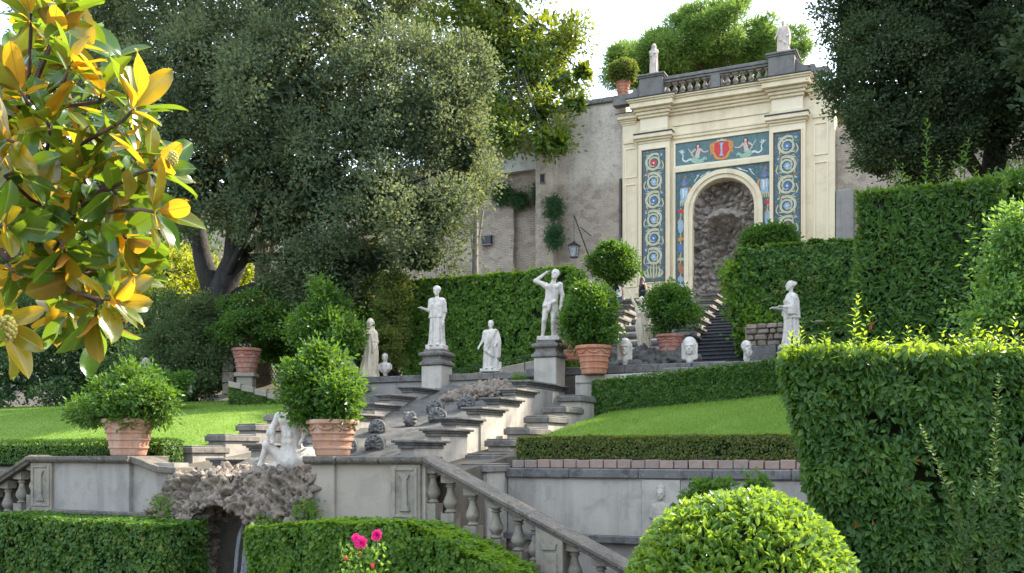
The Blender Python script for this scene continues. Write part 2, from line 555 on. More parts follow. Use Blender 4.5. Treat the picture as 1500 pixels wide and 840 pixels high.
# ------------------------------------------------------------------ materials
def new_mat(name):
    m = bpy.data.materials.new(name); m.use_nodes = True
    nt = m.node_tree; nt.nodes.clear()
    out = nt.nodes.new('ShaderNodeOutputMaterial')
    return m, nt, out
def nd(nt, t, **kw):
    n = nt.nodes.new(t)
    for k, v in kw.items():
        if hasattr(n, k): setattr(n, k, v)
        else: n.inputs[k.replace('_', ' ')].default_value = v
    return n
def c4(c): return (c[0], c[1], c[2], 1.0)
def mixc(nt, fac, a, b, mode='MIX'):
    n = nt.nodes.new('ShaderNodeMix'); n.data_type = 'RGBA'; n.blend_type = mode
    for i, x in ((0, fac), (6, a), (7, b)):
        if isinstance(x, bpy.types.NodeSocket): nt.links.new(x, n.inputs[i])
        elif i == 0: n.inputs[0].default_value = x
        else: n.inputs[i].default_value = c4(x)
    return n.outputs[2]
def noise(nt, vec, scale, detail=4, rough=.55, dist=0):
    n = nt.nodes.new('ShaderNodeTexNoise')
    n.inputs['Scale'].default_value = scale; n.inputs['Detail'].default_value = detail
    n.inputs['Roughness'].default_value = rough; n.inputs['Distortion'].default_value = dist
    nt.links.new(vec, n.inputs['Vector'])
    return n.outputs['Fac']
def ramp(nt, fac, p0, p1, v0=0.0, v1=1.0):
    n = nt.nodes.new('ShaderNodeMapRange'); n.clamp = True
    n.inputs[1].default_value = p0; n.inputs[2].default_value = p1
    n.inputs[3].default_value = v0; n.inputs[4].default_value = v1
    nt.links.new(fac, n.inputs[0])
    return n.outputs[0]
def mapping(nt, vec, scale=(1, 1, 1), loc=(0, 0, 0), rot=(0, 0, 0)):
    n = nt.nodes.new('ShaderNodeMapping')
    n.inputs['Scale'].default_value = scale; n.inputs['Location'].default_value = loc; n.inputs['Rotation'].default_value = rot
    nt.links.new(vec, n.inputs['Vector'])
    return n.outputs[0]
def bump(nt, h, strength=.3, dist=.02, normal=None):
    n = nt.nodes.new('ShaderNodeBump'); n.inputs['Strength'].default_value = strength; n.inputs['Distance'].default_value = dist
    nt.links.new(h, n.inputs['Height'])
    if normal is not None: nt.links.new(normal, n.inputs['Normal'])
    return n.outputs['Normal']
def finish(nt, out, col, rough=.8, normal=None, spec=.3):
    p = nt.nodes.new('ShaderNodeBsdfPrincipled')
    if isinstance(col, bpy.types.NodeSocket): nt.links.new(col, p.inputs['Base Color'])
    else: p.inputs['Base Color'].default_value = c4(col)
    if isinstance(rough, bpy.types.NodeSocket): nt.links.new(rough, p.inputs['Roughness'])
    else: p.inputs['Roughness'].default_value = rough
    p.inputs['Specular IOR Level'].default_value = spec
    if normal is not None: nt.links.new(normal, p.inputs['Normal'])
    nt.links.new(p.outputs[0], out.inputs['Surface'])
    return p
def coords(nt, world=False):
    if world:
        return nt.nodes.new('ShaderNodeNewGeometry').outputs['Position']
    return nt.nodes.new('ShaderNodeTexCoord').outputs['Object']

def stone(name, base, alt, stain, s=1.0, stain_amt=.6, streak=.5, rough=.85, bmp=.35, lichen=None, lichen_amt=.5, fine=28, moss=None):
    """weathered plaster or stone: broad tone drift, rain streaks, blotches of lichen, fine relief"""
    m, nt, out = new_mat(name)
    v = coords(nt, True)
    big = noise(nt, v, .9*s, 5, .6)
    col = mixc(nt, ramp(nt, big, .35, .65), base, alt)
    st = noise(nt, mapping(nt, v, (3.2*s, 3.2*s, .35*s)), 1.0, 5, .6)
    col = mixc(nt, ramp(nt, st, .48, .72, 0, streak), col, stain)
    bl = noise(nt, v, 2.6*s, 8, .68, .4)
    col = mixc(nt, ramp(nt, bl, .5, .62, 0, stain_amt), col, stain)
    if lichen:
        li = noise(nt, v, 9*s, 6, .7)
        col = mixc(nt, ramp(nt, li, .56, .64, 0, lichen_amt), col, lichen)
    if moss:
        mo = noise(nt, v, 1.7*s, 6, .65, .6)
        col = mixc(nt, ramp(nt, mo, .56, .66, 0, .7), col, moss)
    fn = noise(nt, v, fine, 6, .65)
    col = mixc(nt, ramp(nt, fn, .3, .75, 0, .22), col, stain)
    h = nt.nodes.new('ShaderNodeMath'); h.operation = 'ADD'
    nt.links.new(fn, h.inputs[0]); nt.links.new(bl, h.inputs[1])
    finish(nt, out, col, rough, bump(nt, h.outputs[0], bmp, .02), .25)
    return m

def leafmat(name, cols, trans=(.22, .34, .03), tfac=.38, rough=.42, spec=.35, dead=None):
    """foliage: each leaf takes its own shade from its 'rnd' value; light passes through the blades"""
    m, nt, out = new_mat(name)
    at = nt.nodes.new('ShaderNodeAttribute'); at.attribute_name = 'rnd'
    r = nt.nodes.new('ShaderNodeValToRGB'); e = r.color_ramp.elements
    e[0].position, e[0].color = 0.0, c4(cols[0])
    e[1].position, e[1].color = 1.0, c4(cols[-1])
    for i, c in enumerate(cols[1:-1]):
        q = e.new((i+1)/(len(cols)-1)); q.color = c4(c)
    if dead:
        q = e.new(.985); q.color = c4(cols[-1]); q = e.new(.99); q.color = c4(dead)
        e[-1].color = c4(dead)
    nt.links.new(at.outputs['Fac'], r.inputs['Fac'])
    p = nt.nodes.new('ShaderNodeBsdfPrincipled')
    nt.links.new(r.outputs['Color'], p.inputs['Base Color'])
    p.inputs['Roughness'].default_value = rough; p.inputs['Specular IOR Level'].default_value = spec
    t = nt.nodes.new('ShaderNodeBsdfTranslucent')
    tc = mixc(nt, .35, trans, (1, 1, 1))
    tcol = mixc(nt, .72, r.outputs['Color'], trans)
    nt.links.new(tcol, t.inputs['Color'])
    mx = nt.nodes.new('ShaderNodeMixShader'); mx.inputs[0].default_value = tfac
    nt.links.new(p.outputs[0], mx.inputs[1]); nt.links.new(t.outputs[0], mx.inputs[2])
    nt.links.new(mx.outputs[0], out.inputs['Surface'])
    return m

def plain(name, col, rough=.7, spec=.3, var=.25, scale=8, bmp=.15, metal=0.0):
    m, nt, out = new_mat(name)
    v = coords(nt)
    n = noise(nt, v, scale, 5, .6)
    d = tuple(x*(1-var) for x in col); l = tuple(min(1, x*(1+var*.7)) for x in col)
    c = mixc(nt, ramp(nt, n, .3, .7), d, l)
    p = finish(nt, out, c, rough, bump(nt, n, bmp, .01), spec)
    p.inputs['Metallic'].default_value = metal
    return m

M = {}
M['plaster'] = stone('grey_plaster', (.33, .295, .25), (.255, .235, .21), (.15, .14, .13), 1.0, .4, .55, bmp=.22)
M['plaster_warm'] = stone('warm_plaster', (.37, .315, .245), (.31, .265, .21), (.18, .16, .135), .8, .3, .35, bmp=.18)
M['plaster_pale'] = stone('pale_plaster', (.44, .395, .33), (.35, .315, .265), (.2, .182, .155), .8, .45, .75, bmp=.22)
M['peperino'] = stone('dark_peperino', (.115, .108, .10), (.16, .15, .138), (.05, .048, .046), 1.6, .7, .4, lichen=(.26, .245, .22), lichen_amt=.45, bmp=.5)
M['peperino_mid'] = stone('grey_peperino', (.135, .122, .105), (.185, .168, .145), (.06, .055, .05), 1.4, .65, .4, lichen=(.31, .28, .23), lichen_amt=.5, bmp=.55)
M['step'] = stone('dark_step_stone', (.05, .05, .052), (.075, .074, .075), (.025, .025, .026), 2, .5, .2, lichen=(.13, .13, .13), lichen_amt=.3, bmp=.3)
M['bed'] = stone('wet_cascade_bed', (.085, .08, .072), (.12, .11, .098), (.04, .038, .036), 1.3, .7, .5, moss=(.06, .075, .025), bmp=.5)
M['balus'] = stone('baluster_stone', (.30, .255, .19), (.225, .2, .16), (.10, .092, .08), 1.8, .55, .4, lichen=(.36, .31, .23), lichen_amt=.35, bmp=.4)
M['rail'] = stone('handrail_stone', (.15, .128, .10), (.11, .098, .082), (.05, .045, .04), 2.2, .65, .2, lichen=(.36, .325, .26), lichen_amt=.5, bmp=.5)
M['tufa'] = stone('tufa_rock', (.28, .22, .162), (.18, .145, .112), (.05, .042, .036), 2.4, .85, .2, lichen=(.44, .38, .305), lichen_amt=.45, bmp=.9, fine=14)
M['tufa_dark'] = stone('niche_tufa', (.34, .28, .225), (.24, .20, .165), (.06, .05, .044), 1.6, .7, .2, lichen=(.31, .275, .235), lichen_amt=.5, bmp=.9, fine=10)
M['rubble'] = stone('brown_rubble', (.36, .27, .20), (.27, .215, .17), (.12, .095, .078), 2.2, .6, .1, lichen=(.44, .38, .31), lichen_amt=.5, bmp=.8, fine=12)
M['marble'] = stone('white_marble', (.58, .535, .47), (.50, .45, .385), (.22, .19, .16), 3.0, .5, .6, rough=.6, bmp=.12, fine=40)
M['marble_old'] = stone('weathered_marble', (.55, .46, .385), (.48, .40, .33), (.25, .21, .18), 1.5, .5, .5, rough=.75, bmp=.25)
M['marble_warm'] = stone('yellowed_marble', (.62, .53, .40), (.55, .46, .34), (.34, .28, .2), 2.2, .4, .4, rough=.65, bmp=.15)
M['cream'] = stone('cream_stucco', (.78, .655, .44), (.73, .61, .40), (.47, .38, .25), .5, .35, .45, rough=.9, bmp=.08, fine=16)
M['cream_pale'] = stone('pale_cream_stucco', (.80, .69, .49), (.76, .645, .45), (.58, .48, .34), .4, .2, .25, rough=.9, bmp=.08, fine=16)
M['attic'] = stone('grey_attic_stone', (.20, .185, .16), (.16, .15, .135), (.08, .075, .07), .9, .5, .5, bmp=.3)
M['slate'] = plain('dark_lead_flashing', (.05, .047, .047), .6)
M['iron'] = plain('black_iron', (.02, .02, .022), .5, .5)
M['pipe'] = plain('brown_drainpipe', (.07, .06, .055), .5)
M['soil'] = plain('pot_soil', (.05, .037, .028), .95, .1)
M['bark'] = stone('brown_bark', (.16, .105, .075), (.11, .076, .056), (.035, .026, .02), 3, .6, .9, bmp=.9, fine=9)
M['bark_dark'] = stone('dark_oak_bark', (.05, .044, .038), (.035, .031, .028), (.015, .014, .013), 3, .6, .8, bmp=.9, fine=9)
M['bark_pale'] = stone('pale_bark', (.30, .26, .21), (.24, .21, .17), (.12, .10, .08), 3, .4, .7, bmp=.7, fine=12)
M['twig'] = plain('hedge_twigs', (.022, .026, .012), .95, .05)
M['skin'] = plain('skin', (.50, .27, .18), .5, .4, .08)
M['hair'] = plain('brown_hair', (.075, .04, .024), .45, .5, .4, 40)
M['cloth_navy'] = plain('navy_cloth', (.012, .013, .022), .85)
M['cloth_white'] = plain('white_cloth', (.7, .68, .65), .85)
M['jeans'] = plain('blue_denim', (.05, .08, .15), .85)
M['petal'] = leafmat('pink_rose_petal', [(.62, .01, .16), (.80, .03, .25), (.85, .08, .33)], (.9, .06, .3), .3, .5, .3)
M['bud'] = plain('coral_rose_bud', (.75, .06, .05), .5)
M['fruit'] = plain('green_citrus_fruit', (.045, .11, .02), .4, .5)

# terracotta
def terracotta(name, c1, c2, dirt, wht):
    m, nt, out = new_mat(name)
    v = coords(nt, True)
    col = mixc(nt, ramp(nt, noise(nt, v, 2.2, 5, .6), .35, .65), c1, c2)
    col = mixc(nt, ramp(nt, noise(nt, mapping(nt, v, (4, 4, 1.0)), 1.5, 6, .65), .44, .68, 0, .7), col, wht)
    b = noise(nt, v, 6, 7, .7)
    col = mixc(nt, ramp(nt, b, .54, .68, 0, .6), col, dirt)
    f = noise(nt, v, 45, 4, .6)
    finish(nt, out, col, .85, bump(nt, f, .25, .008), .2)
    return m
M['terra'] = terracotta('terracotta', (.43, .235, .15), (.35, .18, .115), (.16, .105, .08), (.48, .36, .28))
M['terra_red'] = terracotta('red_terracotta', (.42, .17, .095), (.34, .135, .08), (.15, .08, .06), (.46, .28, .2))
M['terra_pale'] = terracotta('limed_terracotta', (.44, .25, .165), (.38, .20, .13), (.18, .115, .085), (.52, .41, .33))
M['terra_old'] = terracotta('stained_terracotta', (.37, .15, .10), (.29, .12, .085), (.13, .075, .06), (.42, .30, .26))

# marks of mosaic tesserae
def mosaic(name, c1, c2, c3, scale=16):
    m, nt, out = new_mat(name)
    v = coords(nt, True)
    vo = nt.nodes.new('ShaderNodeTexVoronoi'); vo.inputs['Scale'].default_value = scale
    nt.links.new(v, vo.inputs['Vector'])
    sep = nt.nodes.new('ShaderNodeSeparateColor'); nt.links.new(vo.outputs['Color'], sep.inputs[0])
    col = mixc(nt, sep.outputs[0], c1, c2)
    col = mixc(nt, ramp(nt, sep.outputs[1], .75, .9), col, c3)
    col = mixc(nt, ramp(nt, noise(nt, v, 1.1, 4), .4, .7, 0, .5), col, c1)
    finish(nt, out, col, .55, bump(nt, vo.outputs['Distance'], .2, .02), .3)
    return m
M['mos_teal'] = mosaic('teal_mosaic', (.05, .095, .10), (.085, .14, .14), (.14, .2, .19))
M['mos_sage'] = mosaic('sage_mosaic', (.085, .15, .14), (.12, .19, .18), (.07, .13, .145))
for k, c in dict(gold=(.50, .44, .26), white=(.62, .62, .58), red=(.55, .05, .045), orange=(.60, .25, .06), blue=(.10, .18, .34), sky=(.30, .40, .47),
                 pink=(.60, .42, .34), brown=(.12, .065, .045), seag=(.30, .42, .30), maroon=(.13, .045, .04), shadow=(.30, .20, .15), rust=(.40, .16, .09)).items():
    M['mos_'+k] = plain(k+'_tesserae', c, .55, .3, .25, 14, .1)

# brick edging
def brickmat(name, c1, c2, c3):
    m, nt, out = new_mat(name)
    oi = nt.nodes.new('ShaderNodeObjectInfo')
    v = coords(nt, True)
    col = mixc(nt, oi.outputs['Random'], c1, c2)
    col = mixc(nt, ramp(nt, noise(nt, v, 7, 6, .7), .48, .66, 0, .7), col, c3)
    finish(nt, out, col, .9, bump(nt, noise(nt, v, 40, 5, .6), .4, .01), .15)
    return m
M['brick'] = brickmat('edging_brick', (.28, .185, .145), (.215, .165, .14), (.28, .235, .2))
M['rubble_stone'] = brickmat('rubble_stone', (.24, .185, .135), (.17, .14, .11), (.10, .085, .07))
M['block'] = brickmat('tufa_block', (.32, .275, .21), (.25, .22, .175), (.19, .165, .135))

# the old retaining wall: courses of brick and rubble showing through fallen plaster
def oldwall(name, plaster_lo, plaster_hi, g=1.0, ov=.85):
    m, nt, out = new_mat(name)
    v = coords(nt)                                       # garden-aligned object space
    sp = nt.nodes.new('ShaderNodeSeparateXYZ'); nt.links.new(v, sp.inputs[0])
    cb = nt.nodes.new('ShaderNodeCombineXYZ'); nt.links.new(sp.outputs[0], cb.inputs[0]); nt.links.new(sp.outputs[2], cb.inputs[1])
    wob = nt.nodes.new('ShaderNodeTexNoise'); wob.inputs['Scale'].default_value = 1.1; wob.inputs['Detail'].default_value = 5
    nt.links.new(v, wob.inputs['Vector'])
    vm = nt.nodes.new('ShaderNodeVectorMath'); vm.operation = 'MULTIPLY_ADD'
    vm.inputs[1].default_value = (.25, .25, .25)
    nt.links.new(wob.outputs['Color'], vm.inputs[0]); nt.links.new(cb.outputs[0], vm.inputs[2])
    br = nt.nodes.new('ShaderNodeTexBrick')
    br.inputs['Scale'].default_value = 1.0; br.inputs['Brick Width'].default_value = .34; br.inputs['Row Height'].default_value = .095
    br.inputs['Mortar Size'].default_value = .016; br.inputs['Color1'].default_value = (.38*g, .275*g*g**-.2, .195*g**.7, 1); br.inputs['Color2'].default_value = (.27*g, .21*g*g**-.2, .155*g**.7, 1)
    br.inputs['Mortar'].default_value = (.44, .385, .31, 1); br.inputs['Bias'].default_value = -.1
    nt.links.new(vm.outputs[0], br.inputs['Vector'])
    col = mixc(nt, ramp(nt, noise(nt, v, 1.4, 6, .65), .4, .62, 0, ov), br.outputs['Color'], (.40*g, .325*g, .245*g))
    vo = nt.nodes.new('ShaderNodeTexVoronoi'); vo.inputs['Scale'].default_value = 2.4; nt.links.new(mapping(nt, v, (1, 1, 1.5)), vo.inputs['Vector'])
    sc2 = nt.nodes.new('ShaderNodeSeparateColor'); nt.links.new(vo.outputs['Color'], sc2.inputs[0])
    col = mixc(nt, ramp(nt, sc2.outputs[0], .45, .8, 0, .75), col, (.27*g, .215*g, .165*g))
    col = mixc(nt, ramp(nt, sc2.outputs[1], .6, .9, 0, .6), col, (.45*g, .375*g, .285*g))
    # plaster that has stayed on, by height, with a ragged edge
    n1 = noise(nt, v, .55, 7, .66)
    ad = nt.nodes.new('ShaderNodeMath'); ad.operation = 'MULTIPLY_ADD'; ad.inputs[1].default_value = 5.0
    nt.links.new(n1, ad.inputs[0]); nt.links.new(sp.outputs[2], ad.inputs[2])
    pl = ramp(nt, ad.outputs[0], plaster_lo + 2.35, plaster_hi + 2.6)
    pc = mixc(nt, ramp(nt, noise(nt, v, .8, 6, .65), .35, .65), (.62, .54, .44), (.50, .435, .355))
    pc = mixc(nt, ramp(nt, noise(nt, mapping(nt, v, (2, 2, .25)), 1, 5, .6), .5, .75, 0, .5), pc, (.25, .22, .19))
    col = mixc(nt, pl, col, pc)
    col = mixc(nt, ramp(nt, noise(nt, v, 2.2, 7, .7, .5), .5, .66, 0, .5), col, (.24, .205, .165))
    col = mixc(nt, ramp(nt, noise(nt, v, 9, 6, .7), .5, .7, 0, .45), col, (.13, .11, .095))
    ht = nt.nodes.new('ShaderNodeMath'); ht.operation = 'ADD'
    nt.links.new(br.outputs['Fac'], ht.inputs[0]); nt.links.new(vo.outputs['Distance'], ht.inputs[1])
    finish(nt, out, col, .92, bump(nt, noise(nt, v, 5, 8, .75), .6, .09), .15)
    return m
M['oldwall'] = oldwall('old_plastered_brick', 8.3, 8.9)
M['oldbrick'] = oldwall('old_bare_brick', 40, 41)
M['redbrick'] = oldwall('old_red_brick', 40, 41, .88, .35)
M['limewash'] = stone('white_limewash', (.66, .64, .61), (.55, .53, .50), (.3, .28, .25), .8, .4, .4)

# lawn, ground, water, foliage
def lawnmat():
    m, nt, out = new_mat('lawn')
    v = coords(nt, True)
    col = mixc(nt, ramp(nt, noise(nt, v, .9, 5, .6), .35, .65), (.12, .2, .03), (.17, .25, .045))
    col = mixc(nt, ramp(nt, noise(nt, v, 6, 6, .7), .5, .75, 0, .6), col, (.21, .27, .065))
    f = noise(nt, v, 60, 4, .7)
    col = mixc(nt, ramp(nt, f, .3, .7, 0, .5), col, (.08, .14, .022))
    finish(nt, out, col, .9, bump(nt, f, .8, .03), .1)
    return m
M['lawn'] = lawnmat()
M['blade'] = leafmat('grass_blade', [(.12, .20, .028), (.165, .26, .042), (.23, .32, .065)], (.28, .46, .05), .42, .6, .2)
M['ground'] = stone('garden_earth', (.12, .10, .075), (.09, .08, .06), (.05, .042, .034), 1, .5, 0, bmp=.6)
M['gravel'] = stone('terrace_gravel', (.24, .22, .19), (.19, .175, .155), (.11, .1, .09), 2, .5, 0, bmp=.5)
def water():
    m, nt, out = new_mat('falling_water')
    p = finish(nt, out, (.75, .8, .82), .12, bump(nt, noise(nt, mapping(nt, coords(nt), (14, 14, 1.2)), 1, 4), .6, .03), .5)
    p.inputs['Transmission Weight'].default_value = .85; p.inputs['IOR'].default_value = 1.33
    return m
M['water'] = water()
def glass():
    m, nt, out = new_mat('lantern_glass')
    p = finish(nt, out, (.8, .85, .85), .08, None, .5)
    p.inputs['Transmission Weight'].default_value = .9; p.inputs['IOR'].default_value = 1.45
    return m
M['glass'] = glass()
M['l_oak'] = leafmat('holm_oak_leaf', [(.030, .058, .036), (.060, .094, .054), (.105, .14, .072), (.22, .24, .11)], (.34, .38, .11), .32, .62, .2)
M['l_oakd'] = leafmat('dark_oak_leaf', [(.026, .05, .024), (.046, .074, .032), (.08, .105, .042)], (.14, .22, .04), .25, .62, .2)
M['l_magn'] = leafmat('magnolia_tree_leaf', [(.03, .075, .015), (.052, .115, .02), (.09, .16, .024), (.2, .17, .03)], (.42, .46, .02), .34, .35, .45)
M['l_pine'] = leafmat('pine_needle', [(.06, .125, .028), (.10, .185, .04), (.17, .26, .06)], (.34, .48, .08), .38, .6, .2)
M['l_ivy'] = leafmat('ivy_leaf', [(.034, .09, .012), (.058, .135, .016), (.09, .18, .022), (.15, .23, .03)], (.30, .48, .02), .42, .5, .3)
M['l_ivyd'] = leafmat('dark_creeper_leaf', [(.026, .07, .012), (.042, .105, .017), (.065, .14, .022), (.13, .15, .022)], (.18, .34, .02), .34, .48, .3)
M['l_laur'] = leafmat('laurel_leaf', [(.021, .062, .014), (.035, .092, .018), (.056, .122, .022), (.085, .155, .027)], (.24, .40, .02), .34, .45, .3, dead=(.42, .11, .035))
M['l_sunlit_top'] = leafmat('painted_sunlit_laurel_leaf', [(.06, .13, .018), (.10, .18, .022), (.15, .24, .03)], (.40, .52, .02), .42, .38, .45)  # lighter laurel copy: sun on the hedge top is put into its colour
M['l_shoot'] = leafmat('young_shoot_leaf', [(.11, .20, .02), (.17, .28, .025), (.24, .34, .035)], (.48, .60, .03), .45, .35, .45)
M['l_dome'] = leafmat('pittosporum_leaf', [(.05, .12, .016), (.08, .175, .02), (.14, .245, .028), (.25, .34, .045)], (.38, .52, .03), .36, .28, .55)
M['l_box'] = leafmat('boxwood_leaf', [(.04, .07, .012), (.065, .10, .017), (.10, .125, .022), (.16, .13, .03)], (.3, .36, .03), .34, .5, .35)
M['l_citr'] = leafmat('citrus_leaf', [(.022, .07, .012), (.036, .10, .015), (.06, .14, .018), (.12, .21, .026)], (.24, .40, .02), .34, .42, .35)
M['l_dark'] = leafmat('shade_shrub_leaf', [(.022, .05, .022), (.036, .075, .03), (.055, .105, .036)], (.16, .30, .04), .28, .55, .25)
M['l_grey'] = leafmat('greygreen_shrub_leaf', [(.04, .07, .03), (.065, .10, .04), (.10, .135, .055)], (.2, .28, .06), .28, .65, .12)
M['l_backlit'] = leafmat('painted_backlit_leaf', [(.12, .17, .015), (.20, .24, .02), (.28, .28, .025)], (.55, .58, .02), .5, .4, .35)  # sun shining through the leaves is put into this colour
M['l_fern'] = leafmat('wall_plant_leaf', [(.025, .075, .025), (.04, .10, .035), (.06, .13, .04)], (.12, .25, .05), .25, .55, .3)
M['l_robi'] = leafmat('light_leaflet', [(.05, .13, .03), (.08, .18, .035), (.14, .26, .04)], (.32, .50, .05), .42, .45, .4)

def magleaf(name, top, under, ttop):
    """magnolia blade: glossy green above, rusty felt below"""
    m, nt, out = new_mat(name)
    g = nt.nodes.new('ShaderNodeNewGeometry')
    v = coords(nt)
    sp = nt.nodes.new('ShaderNodeSeparateXYZ'); nt.links.new(v, sp.inputs[0])
    ab = nt.nodes.new('ShaderNodeMath'); ab.operation = 'ABSOLUTE'; nt.links.new(sp.outputs[0], ab.inputs[0])
    rib = ramp(nt, ab.outputs[0], .0012, .0035, 1, 0)
    vein = nt.nodes.new('ShaderNodeTexWave'); vein.inputs['Scale'].default_value = 26; vein.inputs['Distortion'].default_value = 1.0
    vein.bands_direction = 'Y'
    sk = nt.nodes.new('ShaderNodeCombineXYZ'); sb = nt.nodes.new('ShaderNodeMath'); sb.operation = 'SUBTRACT'
    nt.links.new(sp.outputs[1], sb.inputs[0]); nt.links.new(ab.outputs[0], sb.inputs[1]); nt.links.new(sb.outputs[0], sk.inputs[1])
    nt.links.new(sk.outputs[0], vein.inputs['Vector'])
    vn = ramp(nt, vein.outputs['Fac'], .8, 1.0, 0, .35)
    nz = noise(nt, v, 22, 4, .6)
    dk = tuple(x*.72 for x in top)
    ct = mixc(nt, ramp(nt, nz, .35, .65), dk, top)
    ct = mixc(nt, vn, ct, tuple(min(1, x*1.6) for x in top))
    sp2 = noise(nt, v, 60, 5, .7)
    ct = mixc(nt, ramp(nt, sp2, .62, .7, 0, .6), ct, (.2, .12, .03))
    ct = mixc(nt, rib, ct, (.30, .33, .08))
    cu = mixc(nt, ramp(nt, nz, .35, .65), tuple(x*.75 for x in under), under)
    cu = mixc(nt, rib, cu, (.34, .22, .06))
    p1 = nt.nodes.new('ShaderNodeBsdfPrincipled'); p1.inputs['Roughness'].default_value = .24; p1.inputs['Specular IOR Level'].default_value = .6
    nt.links.new(ct, p1.inputs['Base Color'])
    p2 = nt.nodes.new('ShaderNodeBsdfPrincipled'); p2.inputs['Roughness'].default_value = .8; p2.inputs['Specular IOR Level'].default_value = .15
    nt.links.new(cu, p2.inputs['Base Color'])
    mx = nt.nodes.new('ShaderNodeMixShader'); nt.links.new(g.outputs['Backfacing'], mx.inputs[0])
    nt.links.new(p1.outputs[0], mx.inputs[1]); nt.links.new(p2.outputs[0], mx.inputs[2])
    t = nt.nodes.new('ShaderNodeBsdfTranslucent')
    tc = mixc(nt, vn, ttop, tuple(x*.75 for x in ttop)); tc = mixc(nt, rib, tc, tuple(x*.5 for x in ttop))
    nt.links.new(tc, t.inputs['Color'])
    m2 = nt.nodes.new('ShaderNodeMixShader'); m2.inputs[0].default_value = .45
    nt.links.new(mx.outputs[0], m2.inputs[1]); nt.links.new(t.outputs[0], m2.inputs[2])
    nt.links.new(m2.outputs[0], out.inputs['Surface'])
    return m
M['mag_a'] = magleaf('magnolia_leaf_green', (.026, .09, .014), (.26, .12, .03), (.22, .34, .015))
M['mag_b'] = magleaf('magnolia_leaf_backlit', (.06, .13, .015), (.34, .14, .025), (.78, .46, .02))  # yellow copy of the leaf: the backlit glow is put into its colours
M['mag_r'] = plain('rear_magnolia_leaf', (.035, .10, .018), .35, .5, .35, 9)

# ------------------------------------------------------------------ terrain
def sqstack(mb, prof, c):
    """square-plan moulded block: prof rows (half width, z)"""
    V, F = [], []
    for h, z in prof:
        V += [(c[0]-h, c[1]-h, c[2]+z), (c[0]+h, c[1]-h, c[2]+z), (c[0]+h, c[1]+h, c[2]+z), (c[0]-h, c[1]+h, c[2]+z)]
    m = len(prof)
    for i in range(m-1):
        for k in range(4):
            F.append((i*4+k, i*4+(k+1) % 4, (i+1)*4+(k+1) % 4, (i+1)*4+k))
    F += [(3, 2, 1, 0), tuple(range((m-1)*4, m*4))]
    return mb.add(V, F)

def build_ground():
    A = [-260, -60, -30, -18, -12, -6, -3.4, -1.2, 3.95, 4.05, 8, 12, 18, 30, 60, 260]
    B = [-120, -20, .30, .42, 2.58, 2.70, 5, 8.85, 8.95, 12, 16, 20, 24, 30, 37.4, 37.6, 60, 120, 500]
    V = []
    for b in B:
        for a in A:
            brk = .36 if a < 4 else 2.64
            if b < brk: z = -2.6
            elif b < 8.9: z = -.35 + (b-.4)*.13
            elif b < 12.1: z = 1.9 if -5 < a else 1.45
            elif b < 24: z = 1.9 + (b-12)/12*3.6
            elif b < 37.5: z = 5.5
            else: z = 17.2
            V.append((a, b, z))
    n = len(A)
    F = [(j*n+i, j*n+i+1, (j+1)*n+i+1, (j+1)*n+i) for j in range(len(B)-1) for i in range(n-1)]
    mb = MB(); mb.add(V, F)
    solo('ground', mb, M['ground'], None, None, (0, 0, 0), kind='structure')
build_ground()

def lawn(name, label_g, arange, brange, zf, na, nb, seed, nblade):
    a = np.linspace(*arange, na); b = np.linspace(*brange, nb)
    A, B = np.meshgrid(a, b, indexing='ij')
    Z = zf(A, B) + .02*fbm(np.stack([A*1.2, B*1.2, A*0], -1), 3, seed)
    V = np.stack([A, B, Z], -1).reshape(-1, 3)
    i, j = np.meshgrid(np.arange(na-1), np.arange(nb-1), indexing='ij')
    q = (i*nb+j).ravel()
    F = np.stack([q, q+nb, q+nb+1, q+1], 1)
    for ring in (np.arange(nb), (na-1)*nb+np.arange(nb), np.arange(na)*nb, np.arange(na)*nb+nb-1):   # earth edge under the turf
        k0 = len(V); V = np.concatenate([V, V[ring]-[0, 0, .7]]); r2 = k0+np.arange(len(ring))
        F = np.concatenate([F, np.stack([ring[:-1], ring[1:], r2[1:], r2[:-1]], 1)])
    o = link(name, raw_mesh(name, V, F, None, True), M['lawn'])
    o.location = W((0, 0, 0)); o.rotation_euler = (0, 0, -TH); o['kind'] = 'structure'
    rng = np.random.default_rng(seed)
    # grass thick enough to break the sheet's edge
    P = np.stack([rng.uniform(arange[0], arange[1], nblade), rng.uniform(brange[0], brange[1], nblade), np.zeros(nblade)], -1)
    P[:, 2] = zf(P[:, 0], P[:, 1]) - .005
    D = unit(np.stack([rng.normal(size=nblade)*.45, rng.normal(size=nblade)*.45, np.ones(nblade)], -1))
    S = unit(np.cross(D, rdir(rng, nblade)))
    L = rng.uniform(.03, .075, nblade)[:, None]
    w = .009
    Vb = np.stack([P-S*w, P+S*w, P+D*L], 1).reshape(-1, 3)
    Fb = np.arange(nblade*3).reshape(-1, 3)
    tn = np.clip(.5*rng.uniform(0, 1, nblade)+.5*(.5+.9*fbm(P*np.array([.9, .9, 0])+seed, 4, 3)), 0, 1)
    g = link('grass', raw_mesh('grass', Vb, Fb, tn), M['blade'])
    g.location = W((0, 0, 0)); g.rotation_euler = (0, 0, -TH)
    tags(g, label_g, 'grass', kind='stuff')

